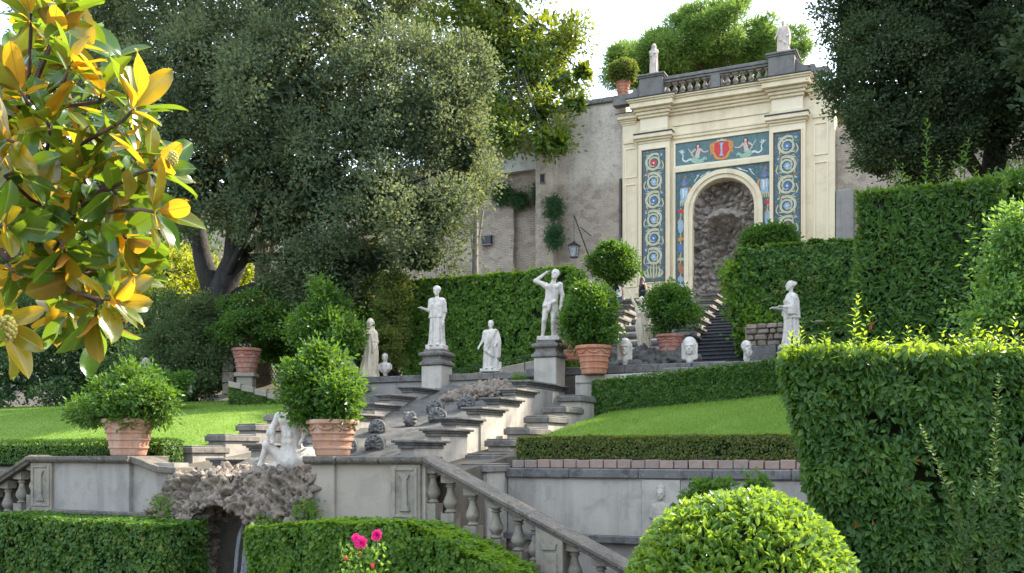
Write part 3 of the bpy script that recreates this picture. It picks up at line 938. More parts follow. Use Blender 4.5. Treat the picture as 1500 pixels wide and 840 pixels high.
def z_right(a, b):
    t = np.clip((b-2.6)/6.2, 0, 1)
    back = 1.02 + np.clip((a-3.6)/4.2, 0, 2)*.38
    return .08 + (back-.08)*(t**.95)
def z_left(a, b):
    r = -.14 + .262*(b-.5)
    cap = 1.62 + .03*np.sin(a*.5)
    return cap*np.tanh(np.maximum(r, -.3)/cap) + .02*np.clip(-a-4, 0, 6) - .2*np.clip(a+4.2, 0, 1.2)
lawn('lawn_right', 'short green lawn sloping up behind the low box hedge on the right', (3.95, 15), (3.15, 8.95), z_right, 60, 40, 11, 60000)
lawn('lawn_left', 'sunlit green lawn on the left behind the grey garden wall', (-22, -2.93), (1.3, 12.5), z_left, 70, 50, 12, 80000)

# ------------------------------------------------------------------ balusters
def baluster_mb(w=.1, h=.80, top=.10, bot=.24):
    mb = MB()
    mb.box(-w, w, -w, w, -.12, bot)
    mb.box(-w, w, -w, w, h-top, h+.10)
    z0, z1 = bot, h-top
    k = z1-z0
    prof = [(.62, 0), (.80, .03), (.86, .06), (.60, .10), (.56, .14), (.80, .21), (1.0, .30), (1.02, .37), (.90, .46), (.68, .58), (.52, .70), (.47, .80),
            (.50, .85), (.70, .87), (.72, .90), (.52, .92), (.58, .95), (.88, .985), (.92, 1.0)]
    mb.lathe([(r*w, z0+t*k) for r, t in prof], n=20, cap=False)
    return mb

def relief_column(th, a, b, z0, z1, mat, parent):
    """the little column of the family arms, carved on a pier"""
    mb = MB(); w = .055; h = z1-z0
    prof = [(1.7, 0), (1.7, .07), (1.25, .09), (1.25, .13), (1.0, .15), (.86, .5), (.8, .84), (1.1, .86), (1.2, .90), (1.6, .95), (1.6, 1)]
    poly = [(a-w*r, z0+t*h) for r, t in prof] + [(a+w*r, z0+t*h) for r, t in reversed(prof)]
    mb.prism(poly, b-.035, b+.02)
    return th.part('column_relief', mb, mat, parent, bevel=.012)

# ---- front garden walls either side of the grotto
GZ = -.04           # top of the copings
def coping_run(th, a0, a1, b0, b1, z0, z1, n, mat, name='coping', over=.07):
    for i in range(n):
        x0 = a0+(a1-a0)*i/n; x1 = a0+(a1-a0)*(i+1)/n
        mb = MB()
        poly = [(b0-over, z0+.05), (b0-over, z1), (b1+over, z1), (b1+over, z0+.05), (b1+.02, z0), (b0-.02, z0)]
        dz = random.uniform(-.004, .004)
        mb.prism([(p[0], p[1]+dz) for p in poly], x0+.003, x1-.003, 'x')
        th.part(name, mb, mat, bevel=.012)

wr = Thing('garden_wall', 'warm grey plastered wall with carved column pier, right of the rocky grotto', 'wall', (2.6, 0, -2.6))
mb = MB(); mb.box(1.62, 3.72, .06, .42, -2.6, -.165)
wr.part('wall_body', mb, M['plaster_warm'])
mb = MB(); mb.box(1.56, 2.02, -.0, .55, -2.6, -.17)
wr.part('pier', mb, M['plaster_warm'], bevel=.01)
mb = MB(); mb.box(3.10, 3.66, -.0, .46, -2.6, -.168)
pr = wr.part('pier', mb, M['balus'], bevel=.01)
mb = MB()
for x0, x1, z0, z1 in ((3.15, 3.21, -1.02, -.22), (3.55, 3.61, -1.02, -.22), (3.21, 3.55, -.27, -.22), (3.21, 3.55, -1.02, -.97)):
    mb.box(x0, x1, -.022, .01, z0, z1)
wr.part('panel_frame', mb, M['balus'], pr, bevel=.008)
relief_column(wr, 3.38, 0, -.92, -.32, M['balus'], pr)
coping_run(wr, 1.48, 2.10, -.08, .62, -.17, GZ, 1, M['rail'])
coping_run(wr, 2.10, 3.76, -.02, .50, -.165, GZ-.006, 2, M['rail'])
mb = MB(); mb.box(1.5, 3.72, -.09, .05, -1.15, -1.07)
wr.part('base_moulding', mb, M['rail'], bevel=.02)

wl_ = Thing('garden_wall', 'grey plastered wall with pot pier and carved pier, left of the rocky grotto', 'wall', (-3, 0, -2.6))
mb = MB(); mb.box(-4.6, -1.5, .06, .42, -2.6, -.165)
wl_.part('wall_body', mb, M['plaster'])
mb = MB(); mb.box(-3.3, -2.5, -.04, .75, -2.6, -.17)
wl_.part('pier', mb, M['plaster'], bevel=.01)
mb = MB(); mb.box(-5.14, -4.56, .0, .46, -2.6, -.168)
pl = wl_.part('pier', mb, M['balus'], bevel=.01)
mb = MB()
for x0, x1, z0, z1 in ((-5.1, -5.04, -1.02, -.22), (-4.66, -4.60, -1.02, -.22), (-5.04, -4.66, -.27, -.22), (-5.04, -4.66, -1.02, -.97)):
    mb.box(x0, x1, -.022, .01, z0, z1)
wl_.part('panel_frame', mb, M['balus'], pl, bevel=.008)
relief_column(wl_, -4.85, 0, -.92, -.32, M['balus'], pl)
coping_run(wl_, -5.2, -3.4, -.02, .5, -.165, GZ-.005, 2, M['rail'])
coping_run(wl_, -3.4, -2.42, -.11, .82, -.17, GZ, 1, M['rail'])
mb = MB()   # the coping sweeps down to the rocks
crv = [(-2.42, -.05), (-2.2, -.1), (-2.0, -.17), (-1.8, -.22), (-1.35, -.245)]
mb.prism(crv + [(x, z-.12) for x, z in reversed(crv)], -.08, .5)
wl_.part('coping', mb, M['rail'], bevel=.012)
mb = MB(); mb.box(-4.58, -1.5, -.09, .05, -1.15, -1.07)
wl_.part('base_moulding', mb, M['rail'], bevel=.02)

# ---- stair balustrades falling away from the walls
def stair_balustrade(label, sgn, a0, a1, balus, peds, slope=.47):
    zt = lambda a: GZ - slope*abs(a-a0)
    lo, hi = min(a0, a1), max(a0, a1)
    th = Thing('stair_balustrade', label, 'balustrade', (a0, .2, -2.6), group='stair balustrades either side of the grotto')
    for i in range(3):
        x0 = a0+(a1-a0)*i/3; x1 = a0+(a1-a0)*(i+1)/3
        if x0 > x1: x0, x1 = x1, x0
        mb = MB()
        prof = [(-.08, 0), (-.08, -.055), (-.05, -.08), (-.03, -.13), (.43, -.13), (.45, -.08), (.48, -.055), (.48, 0), (.4, .02), (0, .02)]
        A = [(x0, y, zt(x0)+z) for y, z in prof]; B = [(x1, y, zt(x1)+z) for y, z in prof]; n = len(prof)
        mb.add(A+B, [tuple(range(n)), tuple(range(2*n-1, n-1, -1))]+[(k, k+n, (k+1) % n+n, (k+1) % n) for k in range(n)])
        th.part('handrail', mb, M['rail'], bevel=.008)
    mb = MB()
    mb.add([(x, y, z) for x in (lo, hi) for y in (-.04, .44) for z in (-2.7, zt(x)-1.0)],
           [(0, 1, 3, 2), (4, 6, 7, 5), (0, 4, 5, 1), (2, 3, 7, 6), (0, 2, 6, 4), (1, 5, 7, 3)])
    th.part('kerb', mb, M['balus'], bevel=.01)
    me = mb_mesh('baluster', baluster_mb(.115, .84, .10, .26), smooth=True)
    for a in balus:
        o = link('baluster', me, M['balus'], th.root)
        o.location = Vector((a, .2, zt(a)-.97)) - Vector(th.org)
        o.rotation_euler = (0, 0, random.uniform(-.05, .05))
    for (p0, p1) in peds:
        mb = MB()
        mb.add([(x, y, z) for x in (p0, p1) for y in (-.03, .45) for z in (-2.6, zt(x)-.11)],
               [(0, 1, 3, 2), (4, 6, 7, 5), (0, 4, 5, 1), (2, 3, 7, 6), (0, 2, 6, 4), (1, 5, 7, 3)])
        po = th.part('pedestal', mb, M['balus'], bevel=.01)
        m = (p0+p1)/2; z = zt(m)-.3
        mb = MB()   # carved crown over a tablet
        mb.prism([(m-.11, z-.07), (m-.13, z+.05), (m-.06, z), (m, z+.07), (m+.06, z), (m+.13, z+.05), (m+.11, z-.07)], -.06, .0)
        th.part('crown_relief', mb, M['balus'], po, bevel=.012)
        mb = MB(); mb.box(m-.13, m+.13, -.05, .0, z-.42, z-.11)
        th.part('tablet_relief', mb, M['balus'], po, bevel=.012)
    return th
stair_balustrade('stone stair balustrade sloping down right from the carved column pier', 1, 3.70, 9.2,
                 [3.78, 4.10, 4.50, 4.90, 5.28, 5.57, 6.2, 6.62, 7.03, 7.44, 7.85, 8.26], [(5.66, 6.1)])
stair_balustrade('stone stair balustrade sloping down at the left edge of the picture', -1, -5.12, -9.0,
                 [-5.24, -5.62, -6.02, -6.42, -6.82], [(-7.5, -7.05)])

# ---- lower wall right with dark coping, brick edging, carved slab
lw = Thing('terrace_wall', 'long pale plaster wall with dark stone coping below the right lawn', 'wall', (4, 2.4, -2.6))
mb = MB(); mb.box(4.06, 14, 2.42, 2.78, -2.6, -.415)
lw.part('wall_body', mb, M['plaster_pale'])
for i in range(8):
    x0 = 4.0+i*1.25
    mb = MB(); mb.box(x0+.003, x0+1.247, 2.34, 2.82, -.42, -.25+random.uniform(-.006, .006))
    lw.part('coping', mb, M['peperino'], bevel=.02)
for i in range(6):
    x0 = 4.0+i*1.67
    mb = MB(); mb.box(x0+.003, x0+1.667, 2.27, 2.43, -1.52, -1.385)
    lw.part('ledge', mb, M['peperino'], bevel=.018)
bm_ = MB(); bm_.box(-.118, .118, -.06, .06, 0, .14)
bme = mb_mesh('brick', bm_, bevel=.008)
for i in range(40):
    o = link('brick', bme, M['brick'], lw.root)
    o.location = Vector((4.24+i*.247, 2.5+random.uniform(-.008, .008), -.245)) - Vector(lw.org)
    o.rotation_euler = (0, 0, random.uniform(-.02, .02)); o.scale = (random.uniform(.94, 1.0), 1, random.uniform(.94, 1.06))
a0, a1 = ga(940, 2.38), ga(996, 2.38)
mb = MB(); mb.box(a0, a1, 2.375, 2.43, -1.37, -.43)
slab = lw.part('carved_slab', mb, M['plaster_pale'], bevel=.008)
mb = MB(); mb.box(a1+.002, 9.9, 2.395, 2.43, -1.38, -.44)
lw.part('plaster_panel', mb, M['plaster'], bevel=.006)
am = ga(968, 2.38)
def f_relief(P):
    d = s_head(P, (am, 2.36, -.68), .85, 0, 'bun')
    d = smin(d, s_ell(P, (am, 2.38, -.56), (.07, .05, .05)), .02)
    d = smin(d, s_ell(P, (am, 2.385, -.93), (.14, .07, .14)), .04)
    d = smin(d, s_cap(P, (am-.12, 2.37, -.86), (am-.16, 2.36, -1.05), .035), .02)
    d = smin(d, s_cap(P, (am+.12, 2.37, -.86), (am+.15, 2.36, -1.05), .035), .02)
    d = smin(d, s_robe(P, [(-1.3, am, 2.38, .12, .05), (-1.15, am, 2.38, .15, .07), (-.98, am, 2.38, .1, .06)], 8, .1, 2), .03)
    return d
V, F = surface_nets(f_relief, (am-.3, 2.2, -1.34), (am+.3, 2.46, -.44), .012)
lw.raw('figure_relief', V, F, M['plaster_pale'], parent=slab, smooth=True)

# ---- the cascade between its stepped walls
B_IN = [6.36-.94*i for i in range(7)]
SR = list(zip([750, 733, 708, 680, 643, 620, 580], [558, 570, 583, 597, 612, 628, 645]))
SLF = list(zip([586, 553, 529, 497, 445, 363, 310], [567, 578, 591, 606, 628, 650, 671]))
def slab_mb(x0, x1, y0, y1, zt, t=.085):
    """overhanging cover stone with a moulded lip"""
    mb = MB()
    mb.box(x0, x1, y0, y1, zt-t*.55, zt)
    mb.box(x0+.05, x1-.05, y0+.05, y1-.05, zt-t, zt-t*.55+.001)
    mb.box(x0+.085, x1-.085, y0+.085, y1-.085, zt-t*1.7, zt-t+.001)
    return mb
cs = Thing('cascade', 'dark stone water cascade with stepped side walls and shell spouts', 'fountain', (.6, 4.5, -2.6))
rl = {}
for side, lst in (('r', SR), ('l', SLF)):
    for i, (px, py) in enumerate(lst):
        b = B_IN[i]; a = ga(px, b); z = (HY-py)/FPX*gd(a, b)
        rl[side, i] = (a, b, z)
        nb = b+1.0 if i else 8.6
        if side == 'r': x0, x1 = a+.07, a+.36
        else: x0, x1 = a+.06, a+.34
        mb = MB(); mb.box(x0, x1, b+.003*i, nb, -2.0, z-.1)
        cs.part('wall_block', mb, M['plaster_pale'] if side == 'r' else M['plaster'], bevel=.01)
        cs.part('cover_slab', slab_mb(x0-.09, x1+.10, b-.14, nb+.08, z), M['peperino_mid'] if i % 2 else M['peperino'], bevel=.012)
# the bed: a sloping apron of dark stone, uneven, with low ledges
def zbed(b): return -.47 + .265*b
nb_, na_ = 90, 40
bb = np.linspace(.55, 8.35, nb_); tt = np.linspace(0, 1, na_)
Bm, Tm = np.meshgrid(bb, tt, indexing='ij')
AL = np.interp(Bm, [.7, 6.4, 8.5], [-.95, -.40, -.40]); AR = np.interp(Bm, [.7, 6.4, 8.5], [2.95, 2.5, 2.5])
Am = AL+(AR-AL)*Tm
Zm = zbed(Bm) + .05*fbm(np.stack([Am*2, Bm*2, Am*0], -1), 4, 5) - .10*np.sin(Tm*math.pi)
Zm += .06*(np.clip(np.mod(Bm, 1.3)-.65, 0, 1)*1.6)
Vb = np.stack([Am, Bm, Zm], -1).reshape(-1, 3)
i, j = np.meshgrid(np.arange(nb_-1), np.arange(na_-1), indexing='ij'); q = (i*na_+j).ravel()
cs.raw('bed', Vb, np.stack([q, q+1, q+na_+1, q+na_], 1), M['bed'], smooth=True)
mb = MB(); mb.prism([(.5, -2.6), (.5, -.5), (8.3, 1.35), (8.3, -2.6)], -1.5, 2.2, 'x')
cs.part('core', mb, M['bed'])
# shells and lion masks
def shell_mb(r=.17):
    mb = MB(); n = 9
    for k in range(n):
        t = math.pi*(-.12 + 1.24*k/(n-1))
        mb.tube([(0, 0, 0), (math.cos(t)*r*.6, -.05, math.sin(t)*r*.6), (math.cos(t)*r, -.02, math.sin(t)*r)], [.022, .034, .026], 6)
    mb.tube([(math.cos(q)*r*1.08, .01, math.sin(q)*r*1.08) for q in np.linspace(-.6, math.pi+.6, 14)], .028, 6)
    mb.ball((0, -.03, -.01), .05)
    mb.lathe([(.0, 0), (r*1.02, 0), (r*.8, .05)], n=16) if False else mb.box(-r*.7, r*.7, .0, .22, -r*.6, r*.72)
    return mb
sh = mb_mesh('shell_spout', shell_mb(), smooth=True)
for px, py, b in ((552, 633, 3.6), (636, 602, 5.4), (681, 601, 5.9), (548, 661, 2.3), (640, 626, 4.6), (508, 660, 2.2)):
    a = ga(px, b)
    o = link('shell_spout', sh, M['peperino'], cs.root)
    z = max((HY-py)/FPX*gd(a, b), zbed(b)+.02)
    o.location = Vector((a, b, z)) - Vector(cs.org); o.rotation_euler = (0, 0, random.uniform(-.1, .1)); o.scale = (1.05, 1.05, 1.0)
def f_lion(P):
    d = s_ell(P, (0, .05, 0), (.15, .12, .16))
    ang = np.arctan2(P[..., 2], P[..., 0])
    d = d - .018*np.sin(11*ang)*np.clip(np.hypot(P[..., 0], P[..., 2])/.12-.5, 0, 1)
    d = smin(d, s_ell(P, (0, -.08, -.04), (.055, .05, .05)), .03)
    d = smin(d, s_cap(P, (0, -.09, .06), (0, -.12, -.01), .025), .02)
    for s in (-1, 1):
        d = -smin(-d, s_ell(P, (s*.05, -.085, .045), (.025, .03, .02)), .01)
        d = smin(d, s_ell(P, (s*.1, .0, .13), (.035, .03, .04)), .02)
    d = -smin(-d, s_ell(P, (0, -.12, -.085), (.04, .04, .025)), .01)
    return d
V, F = surface_nets(f_lion, (-.22, -.18, -.22), (.22, .2, .22), .014)
lm = raw_mesh('lion_mask', V, F, None, True)
for px, py, b in ((599, 631, 4.3),):
    a = ga(px, b); o = link('lion_mask', lm, M['peperino'], cs.root)
    o.location = Vector((a, b, max((HY-py)/FPX*gd(a, b), zbed(b)+.05))) - Vector(cs.org)

# tufa at the head of the cascade and the front grotto
def rock_thing(name, label, fn, lo, hi, h, mat, loc, disp):
    V, F = surface_nets(fn, lo, hi, h, .05)
    V = displace(V, F, disp)
    me = raw_mesh(name, V-np.array(loc), F, None, True)
    o = link(name, me, mat); o.location = W(loc); o.rotation_euler = (0, 0, -TH)
    tags(o, label, 'rock')
    return o
pc = GP(705, 574, 7.4)
def f_rock(P):
    c = np.array(pc)
    d = s_ell(P, c+(0, .1, -.1), (.78, .8, .32))
    d = smin(d, s_ell(P, c+(-.35, -.5, -.28), (.5, .5, .28)), .15)
    d = smin(d, s_ell(P, c+(.4, .2, .02), (.45, .5, .25)), .15)
    return d
def craggy(s, amp, seed):
    def f(P):
        w1, w2 = worley(P*4.6*s+.5*fbm(P*3, 2)[..., None], 12+seed)
        v1, v2 = worley(P*12*s+.4*fbm(P*7, 2)[..., None], 31+seed)
        return amp*(.2*fbm(P*1.5*s+3, 3, 9) + .26*(np.clip(w2-w1, 0, .5)-.2) - .42*np.clip(.45-v1, 0, .45) + .13*fbm(P*9*s, 3, 8))
    return f
rock_thing('tufa_rock', 'pale craggy tufa boulder at the head of the cascade', f_rock, (pc[0]-1.3, 6.2, pc[2]-.8), (pc[0]+1.3, 8.8, pc[2]+.6), .035, M['tufa'], pc, craggy(1.3, .8, 4))

def f_grotto(P):
    x, y, z = P[..., 0], P[..., 1], P[..., 2]
    top = np.interp(x, [-2.1, -1.9, -1.4, -.6, 0, .8, 1.5, 1.62], [-1.2, -.85, -.42, -.28, -.33, -.28, -.36, -.5])
    front = -.42 - .18*np.cos(x*1.6) + .3*np.clip(z+1.0, 0, 1)
    d = np.maximum(np.maximum(z-top, front-y), y-1.3)*.8
    d = np.maximum(d, np.maximum(-2.05-x, x-1.62))
    ax = np.hypot((x-.0)/.72, np.maximum(z+1.5, 0)/.58)
    hole = np.maximum((ax-1)*.6, y-1.0)
    return -smin(-d, hole, .05)
gr = rock_thing('rock_grotto', 'craggy tufa rock grotto with a dark arched mouth at the foot of the cascade', f_grotto, (-2.4, -1.1, -2.7), (1.9, 1.5, .2), .03, M['tufa'], (-.2, .2, -2.6), craggy(1.0, 1.0, 0))
# thin falls of water in the mouth of the grotto
for k, (px, w) in enumerate(((366, .10), (354, .05))):
    a = ga(px, .1)
    prof = [(.25, -1.2), (.12, -1.24), (.02, -1.4), (-.04, -1.7), (-.08, -2.1), (-.1, -2.58)]
    mb = MB(); V, F = [], []
    for i, (y, z) in enumerate(prof):
        for t in range(7):
            V.append((a-w/2+w*t/6*(1+.1*i), y+.015*math.sin(t*2.1+i), z))
    F = [(i*7+t, i*7+t+1, (i+1)*7+t+1, (i+1)*7+t) for i in range(5) for t in range(6)]
    V2 = [(x, y+.02, z) for x, y, z in V]; n = len(V)
    mb.add(V+V2, F+[tuple(n+q for q in reversed(f)) for f in F])
    solo('waterfall', mb, M['water'], ['wide thin stream of water falling inside the grotto mouth', 'narrow stream of water left of the wide one in the grotto mouth'][k], 'waterfall', (a, 0, -2.58), smooth='all', group='water falling in the grotto')

# ---- stairs beside the cascade
def step_mb(x0, x1, y0, y1, z0, z1):
    mb = MB()
    mb.box(x0, x1, y0, y1, z0, z1-.045)
    mb.box(x0-.002, x1+.002, y0-.035, y1, z1-.045, z1)
    return mb
def stairs(label, n, p0, p1, rise, mat, name='stairs'):
    """p0/p1: (a_left, a_right, b, z) at foot and head"""
    th = Thing(name, label, 'stairs', ((p0[0]+p0[1])/2, p0[2], p0[3]))
    run = (p1[2]-p0[2])/n
    for j in range(n):
        t = j/(n-1)
        x0 = p0[0]+(p1[0]-p0[0])*t; x1 = p0[1]+(p1[1]-p0[1])*t
        z = p0[3]+(p1[3]-p0[3])*(j+1)/n; b = p0[2]+run*j
        th.part('step', step_mb(x0, x1, b, b+run+.06, z-rise-.25, z), mat, bevel=.012)
    return th
stairs('dark stone stairs climbing between cascade and right stepped parapet', 14, (2.70, 3.57, .95, -1.35), (2.4, 3.2, 8.4, .68), .145, M['step'])
stairs('dark stone stairs climbing between cascade and left stepped parapet', 14, (-2.85, -1.0, .95, -1.35), (-2.6, -.6, 8.4, .68), .145, M['step'])

# ---- stepped parapets outside the stairs
def parapet(label, lst, w, mat, cap):
    p = [(ga(px, b), b, (HY-py)/FPX*gd(ga(px, b), b)) for px, py, b in lst]
    th = Thing('stepped_parapet', label, 'parapet', (p[-1][0], p[-1][1], -2.6), group='stepped parapets beside the cascade stairs')
    for i, (a, b, z) in enumerate(p):
        nb = (p[i-1][1]+.12) if i else b+1.3
        mb = MB(); mb.box(a, a+w, b+.02, nb, -2.2, z-.15)
        th.part('wall_block', mb, mat, bevel=.01)
        mb = MB(); mb.box(a-.05, a+w+.05, b-.05, nb+.02, z-.155, z-.03)
        mb.box(a-.02, a+w+.02, b-.02, nb, z-.031, z)
        th.part('coping', mb, cap, bevel=.015)
    return th
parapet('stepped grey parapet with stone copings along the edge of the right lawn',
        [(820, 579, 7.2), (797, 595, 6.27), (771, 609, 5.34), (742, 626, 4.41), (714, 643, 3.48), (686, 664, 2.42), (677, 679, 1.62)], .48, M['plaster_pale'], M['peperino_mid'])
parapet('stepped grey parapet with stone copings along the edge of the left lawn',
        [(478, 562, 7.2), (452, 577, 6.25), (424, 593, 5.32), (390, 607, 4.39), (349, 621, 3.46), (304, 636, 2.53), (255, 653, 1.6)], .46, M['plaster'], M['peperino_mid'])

# ---- statue pedestals and the terrace behind
def statue_pedestal(px, ytop, ydado, b, label, wd=.29):
    a = ga(px, b); zt = (HY-ytop)/FPX*gd(a, b)
    th = Thing('statue_pedestal', label, 'pedestal', (a, b, .9), group='pedestals at the head of the cascade')
    mb = MB(); mb.box(a-wd, a+wd, b-wd, b+wd, .4, zt-.42)
    th.part('dado', mb, M['plaster_pale'], bevel=.015)
    mb = MB()
    sqstack(mb, [(wd+.005, -.42), (wd+.05, -.40), (wd+.05, -.34), (wd+.005, -.31), (wd-.03, -.25), (wd-.02, -.2), (wd+.05, -.16), (wd+.06, -.10), (wd+.01, -.075), (wd-.04, -.06), (wd-.04, 0)], (a, b, zt))
    th.part('moulded_cap', mb, M['peperino_mid'], bevel=.008)
    return a, b, zt
PL = statue_pedestal(640, 513, 536, 8.5, 'stone pedestal with dark moulded cap under the helmeted statue')
PR = statue_pedestal(805, 500, 535, 8.5, 'stone pedestal with dark moulded cap under the statue raising one arm')

tw = Thing('terrace_wall', 'grey stone wall of the middle terrace behind the cascade', 'wall', (1, 8.7, .4))
def tw_box(px0, px1, y0, y1, b0, b1, mat, name, n=1, pz=None):
    xs = [px0+(px1-px0)*i/n for i in range(n+1)]
    zt = gz((px0+px1)/2, y0, b0); zb = gz((px0+px1)/2, y1, b0)
    for i in range(n):
        mb = MB(); mb.box(ga(xs[i], b0)+.003, ga(xs[i+1], b0)-.003, b0, b1, zb, zt+random.uniform(-.008, .008))
        tw.part(name, mb, mat, bevel=.018)
tw_box(480, 632, 552, 561, 8.82, 9.3, M['peperino'], 'coping', 3)
tw_box(480, 632, 560.5, 640, 8.9, 9.2, M['plaster'], 'wall_body')
tw_box(650, 795, 546, 556, 8.62, 9.2, M['peperino_mid'], 'coping', 2)
tw_box(650, 795, 555.5, 610, 8.7, 9.1, M['plaster_pale'], 'wall_body')
tw_box(768, 790, 540, 553, 8.50, 8.9, M['peperino'], 'block')
tw_box(816, 1062, 534, 546, 8.95, 9.5, M['peperino'], 'coping', 5)
tw_box(816, 1130, 545.5, 650, 9.02, 9.4, M['plaster_pale'], 'wall_body')
tw_box(842, 968, 548, 560, 8.45, 8.94, M['plaster_pale'], 'ledge', 3)
tw_box(970, 1048, 538, 551, 8.62, 8.94, M['peperino_mid'], 'ledge', 2)
tw_box(1040, 1128, 529, 545, 8.75, 9.2, M['peperino_mid'], 'ledge', 2)
tw_box(842, 868, 560, 650, 8.5, 8.9, M['plaster_pale'], 'pier')
mb = MB(); mb.box(-4.5, 14, 9.2, 13.6, 1.2, 1.98)
solo('middle_terrace', mb, M['gravel'], None, None, (4, 10, 1.2), kind='structure')
mb = MB(); mb.box(-14, 14, 23.9, 35.2, 4, 5.62)
solo('upper_terrace', mb, M['gravel'], None, None, (0, 28, 4), kind='structure')

# handrail of iron behind the toga statue
ir = Thing('iron_handrail', 'thin black iron handrail rising behind the toga statue', 'handrail', GP(680, 560, 10.3))
p0, p1 = Vector(GP(660, 545, 10.3)), Vector(GP(797, 517, 10.3))
mb = MB(); mb.tube([p0, p1], .016, 8); ir.part('rail', mb, M['iron'], smooth=True)
for t in (.05, .3, .55, .8):
    q = p0.lerp(p1, t); mb = MB(); mb.tube([q, q-Vector((0, 0, q.z-1.98))], .012, 6); ir.part('post', mb, M['iron'], smooth=True)
mb = MB()
pa, pb = GP(652, 556, 10.5), GP(798, 528, 10.5)
mb.add([(x, y, z) for x, zt in ((pa[0], pa[2]), (pb[0], pb[2]+.05)) for y in (10.45, 10.8) for z in (1.9, zt)], [(0, 1, 3, 2), (4, 6, 7, 5), (0, 4, 5, 1), (2, 3, 7, 6), (0, 2, 6, 4), (1, 5, 7, 3)])
solo('ramp_wall', mb, M['plaster_warm'], 'low plastered ramp wall rising under the iron handrail', 'wall', (pa[0], 10.5, 1.95), bevel=.02)

# ---- upper stairs and upper cascade
stairs('long flight of dark stairs climbing to the painted fountain', 22, (4.35, 6.1, 12.0, 2.0), (2.75, 4.6, 24.0, 5.66), .166, M['step'], 'stairs')
up = Thing('stepped_parapet', 'stepped grey parapet with overhanging caps left of the upper stairs', 'parapet', (4, 13, 2))
for i in range(9):
    t = i/8; a = 3.85-1.55*t; b = 12.4+11.2*t; z = 2.75+3.3*t
    mb = MB(); mb.box(a, a+.48, b, b+1.6, 1.6, z-.1); up.part('wall_block', mb, M['plaster'], bevel=.015)
    up.part('cover_slab', slab_mb(a-.10, a+.56, b-.14, b+1.3, z, .16), M['peperino_mid'], bevel=.015)
up2 = Thing('stepped_parapet', 'stepped grey parapet with overhanging caps left of the upper cascade', 'parapet', (1, 13, 2))
for i in range(9):
    t = i/8; a = 1.0-1.9*t; b = 12.4+11.2*t; z = 2.75+3.3*t
    mb = MB(); mb.box(a, a+.48, b, b+1.6, 1.6, z-.1); up2.part('wall_block', mb, M['plaster'], bevel=.015)
    up2.part('cover_slab', slab_mb(a-.10, a+.56, b-.14, b+1.3, z, .16), M['peperino_mid'], bevel=.015)
uc = Thing('cascade', 'dark stepped water basin cascade between the two upper parapets', 'fountain', (2.6, 13, 2))
for i in range(8):
    t = i/7; b = 12.9+10.4*t; z = 2.3+3.1*t; a0 = 1.4-1.8*t; a1 = 4.0-1.6*t
    mb = MB(); mb.box(a0, a1, b, b+1.7, 1.5, z-.1); uc.part('step_block', mb, M['bed'], bevel=.03)
    mb = MB(); mb.tube([(a0, b, z-.05), (a1, b, z-.05)], .12, 10); mb.box(a0, a1, b, b+1.65, z-.12, z+.04)
    uc.part('basin_rim', mb, M['peperino'], bevel=.0, smooth=True)
# right of the upper stairs: rubble wall with big dark blocks
rw = Thing('rubble_wall', 'low rubble wall with dark stone blocks beside the upper stairs', 'wall', (7, 12.8, 1.9))
mb = MB(); mb.box(6.12, 10.1, 12.75, 13.5, 1.9, 3.35); rw.part('core', mb, M['rubble'])
zr = 2.82
for r in range(4):
    hr = random.uniform(.12, .17); x = 6.1+random.uniform(0, .1)
    while x < 8.0:
        w = random.uniform(.14, .36)
        mb = MB(); mb.hexa([(x+random.uniform(0, .02), 12.6+random.uniform(-.03, .05), zr), (x+w, 12.6+random.uniform(-.03, .05), zr+random.uniform(-.01, .01)), (x+w, 12.9, zr), (x, 12.9, zr),
                            (x+random.uniform(0, .03), 12.62+random.uniform(-.03, .05), zr+hr-.015), (x+w-random.uniform(0, .04), 12.62+random.uniform(-.03, .05), zr+hr-random.uniform(.01, .03)), (x+w, 12.9, zr+hr-.015), (x, 12.9, zr+hr-.015)])
        rw.part('stone', mb, M['rubble_stone'], bevel=.025)
        x += w+random.uniform(.01, .025)
    zr += hr
for i in range(4):
    mb = MB(); mb.box(6.18+i*.82, 6.98+i*.82, 12.42, 12.75, 2.38, 2.80); rw.part('stone_block', mb, M['peperino'], bevel=.02)
for i in range(4):
    mb = MB(); mb.box(6.15+i*.82, 6.96+i*.82, 12.36, 12.8, 1.9, 2.37); rw.part('stone_block', mb, M['plaster'], bevel=.02)
# iron railing beside the visitors
rg = Thing('iron_railing', 'small black iron railing left of the visitors on the upper terrace', 'railing', GP(908, 460, 25))
for k in range(6):
    q = GP(898+k*4, 462, 25); mb = MB(); mb.tube([q, (q[0], q[1], q[2]+.75-.08*k)], .02, 6); rg.part('bar', mb, M['iron'], smooth=True)
q0, q1 = GP(896, 440, 25), GP(920, 447, 25)
mb = MB(); mb.tube([q0, q1], .03, 6); rg.part('rail', mb, M['iron'], smooth=True)

# ------------------------------------------------------------------ the painted fountain front
BF = 35.0
AC = .42                                   # centre of the arch
fc = Thing('fountain_facade', 'tall cream stucco fountain front with arch, mosaic panels and balustrade', 'building', (AC, BF, 5.6))
RI, RO, ZS = 1.52, 1.94, 12.05
def arch_pts(r, n=28, z=ZS): return [(AC+r*math.cos(t), z+r*math.sin(t)) for t in np.linspace(0, math.pi, n)]
mb = MB()
mb.prism([(-4.78, 5.6), (-4.78, 17.0), (5.68, 17.0), (5.68, 5.6), (AC+RI, 5.6)] + arch_pts(RI) + [(AC-RI, 5.6)], BF, BF+.9)
fc.part('wall_body', mb, M['cream'])
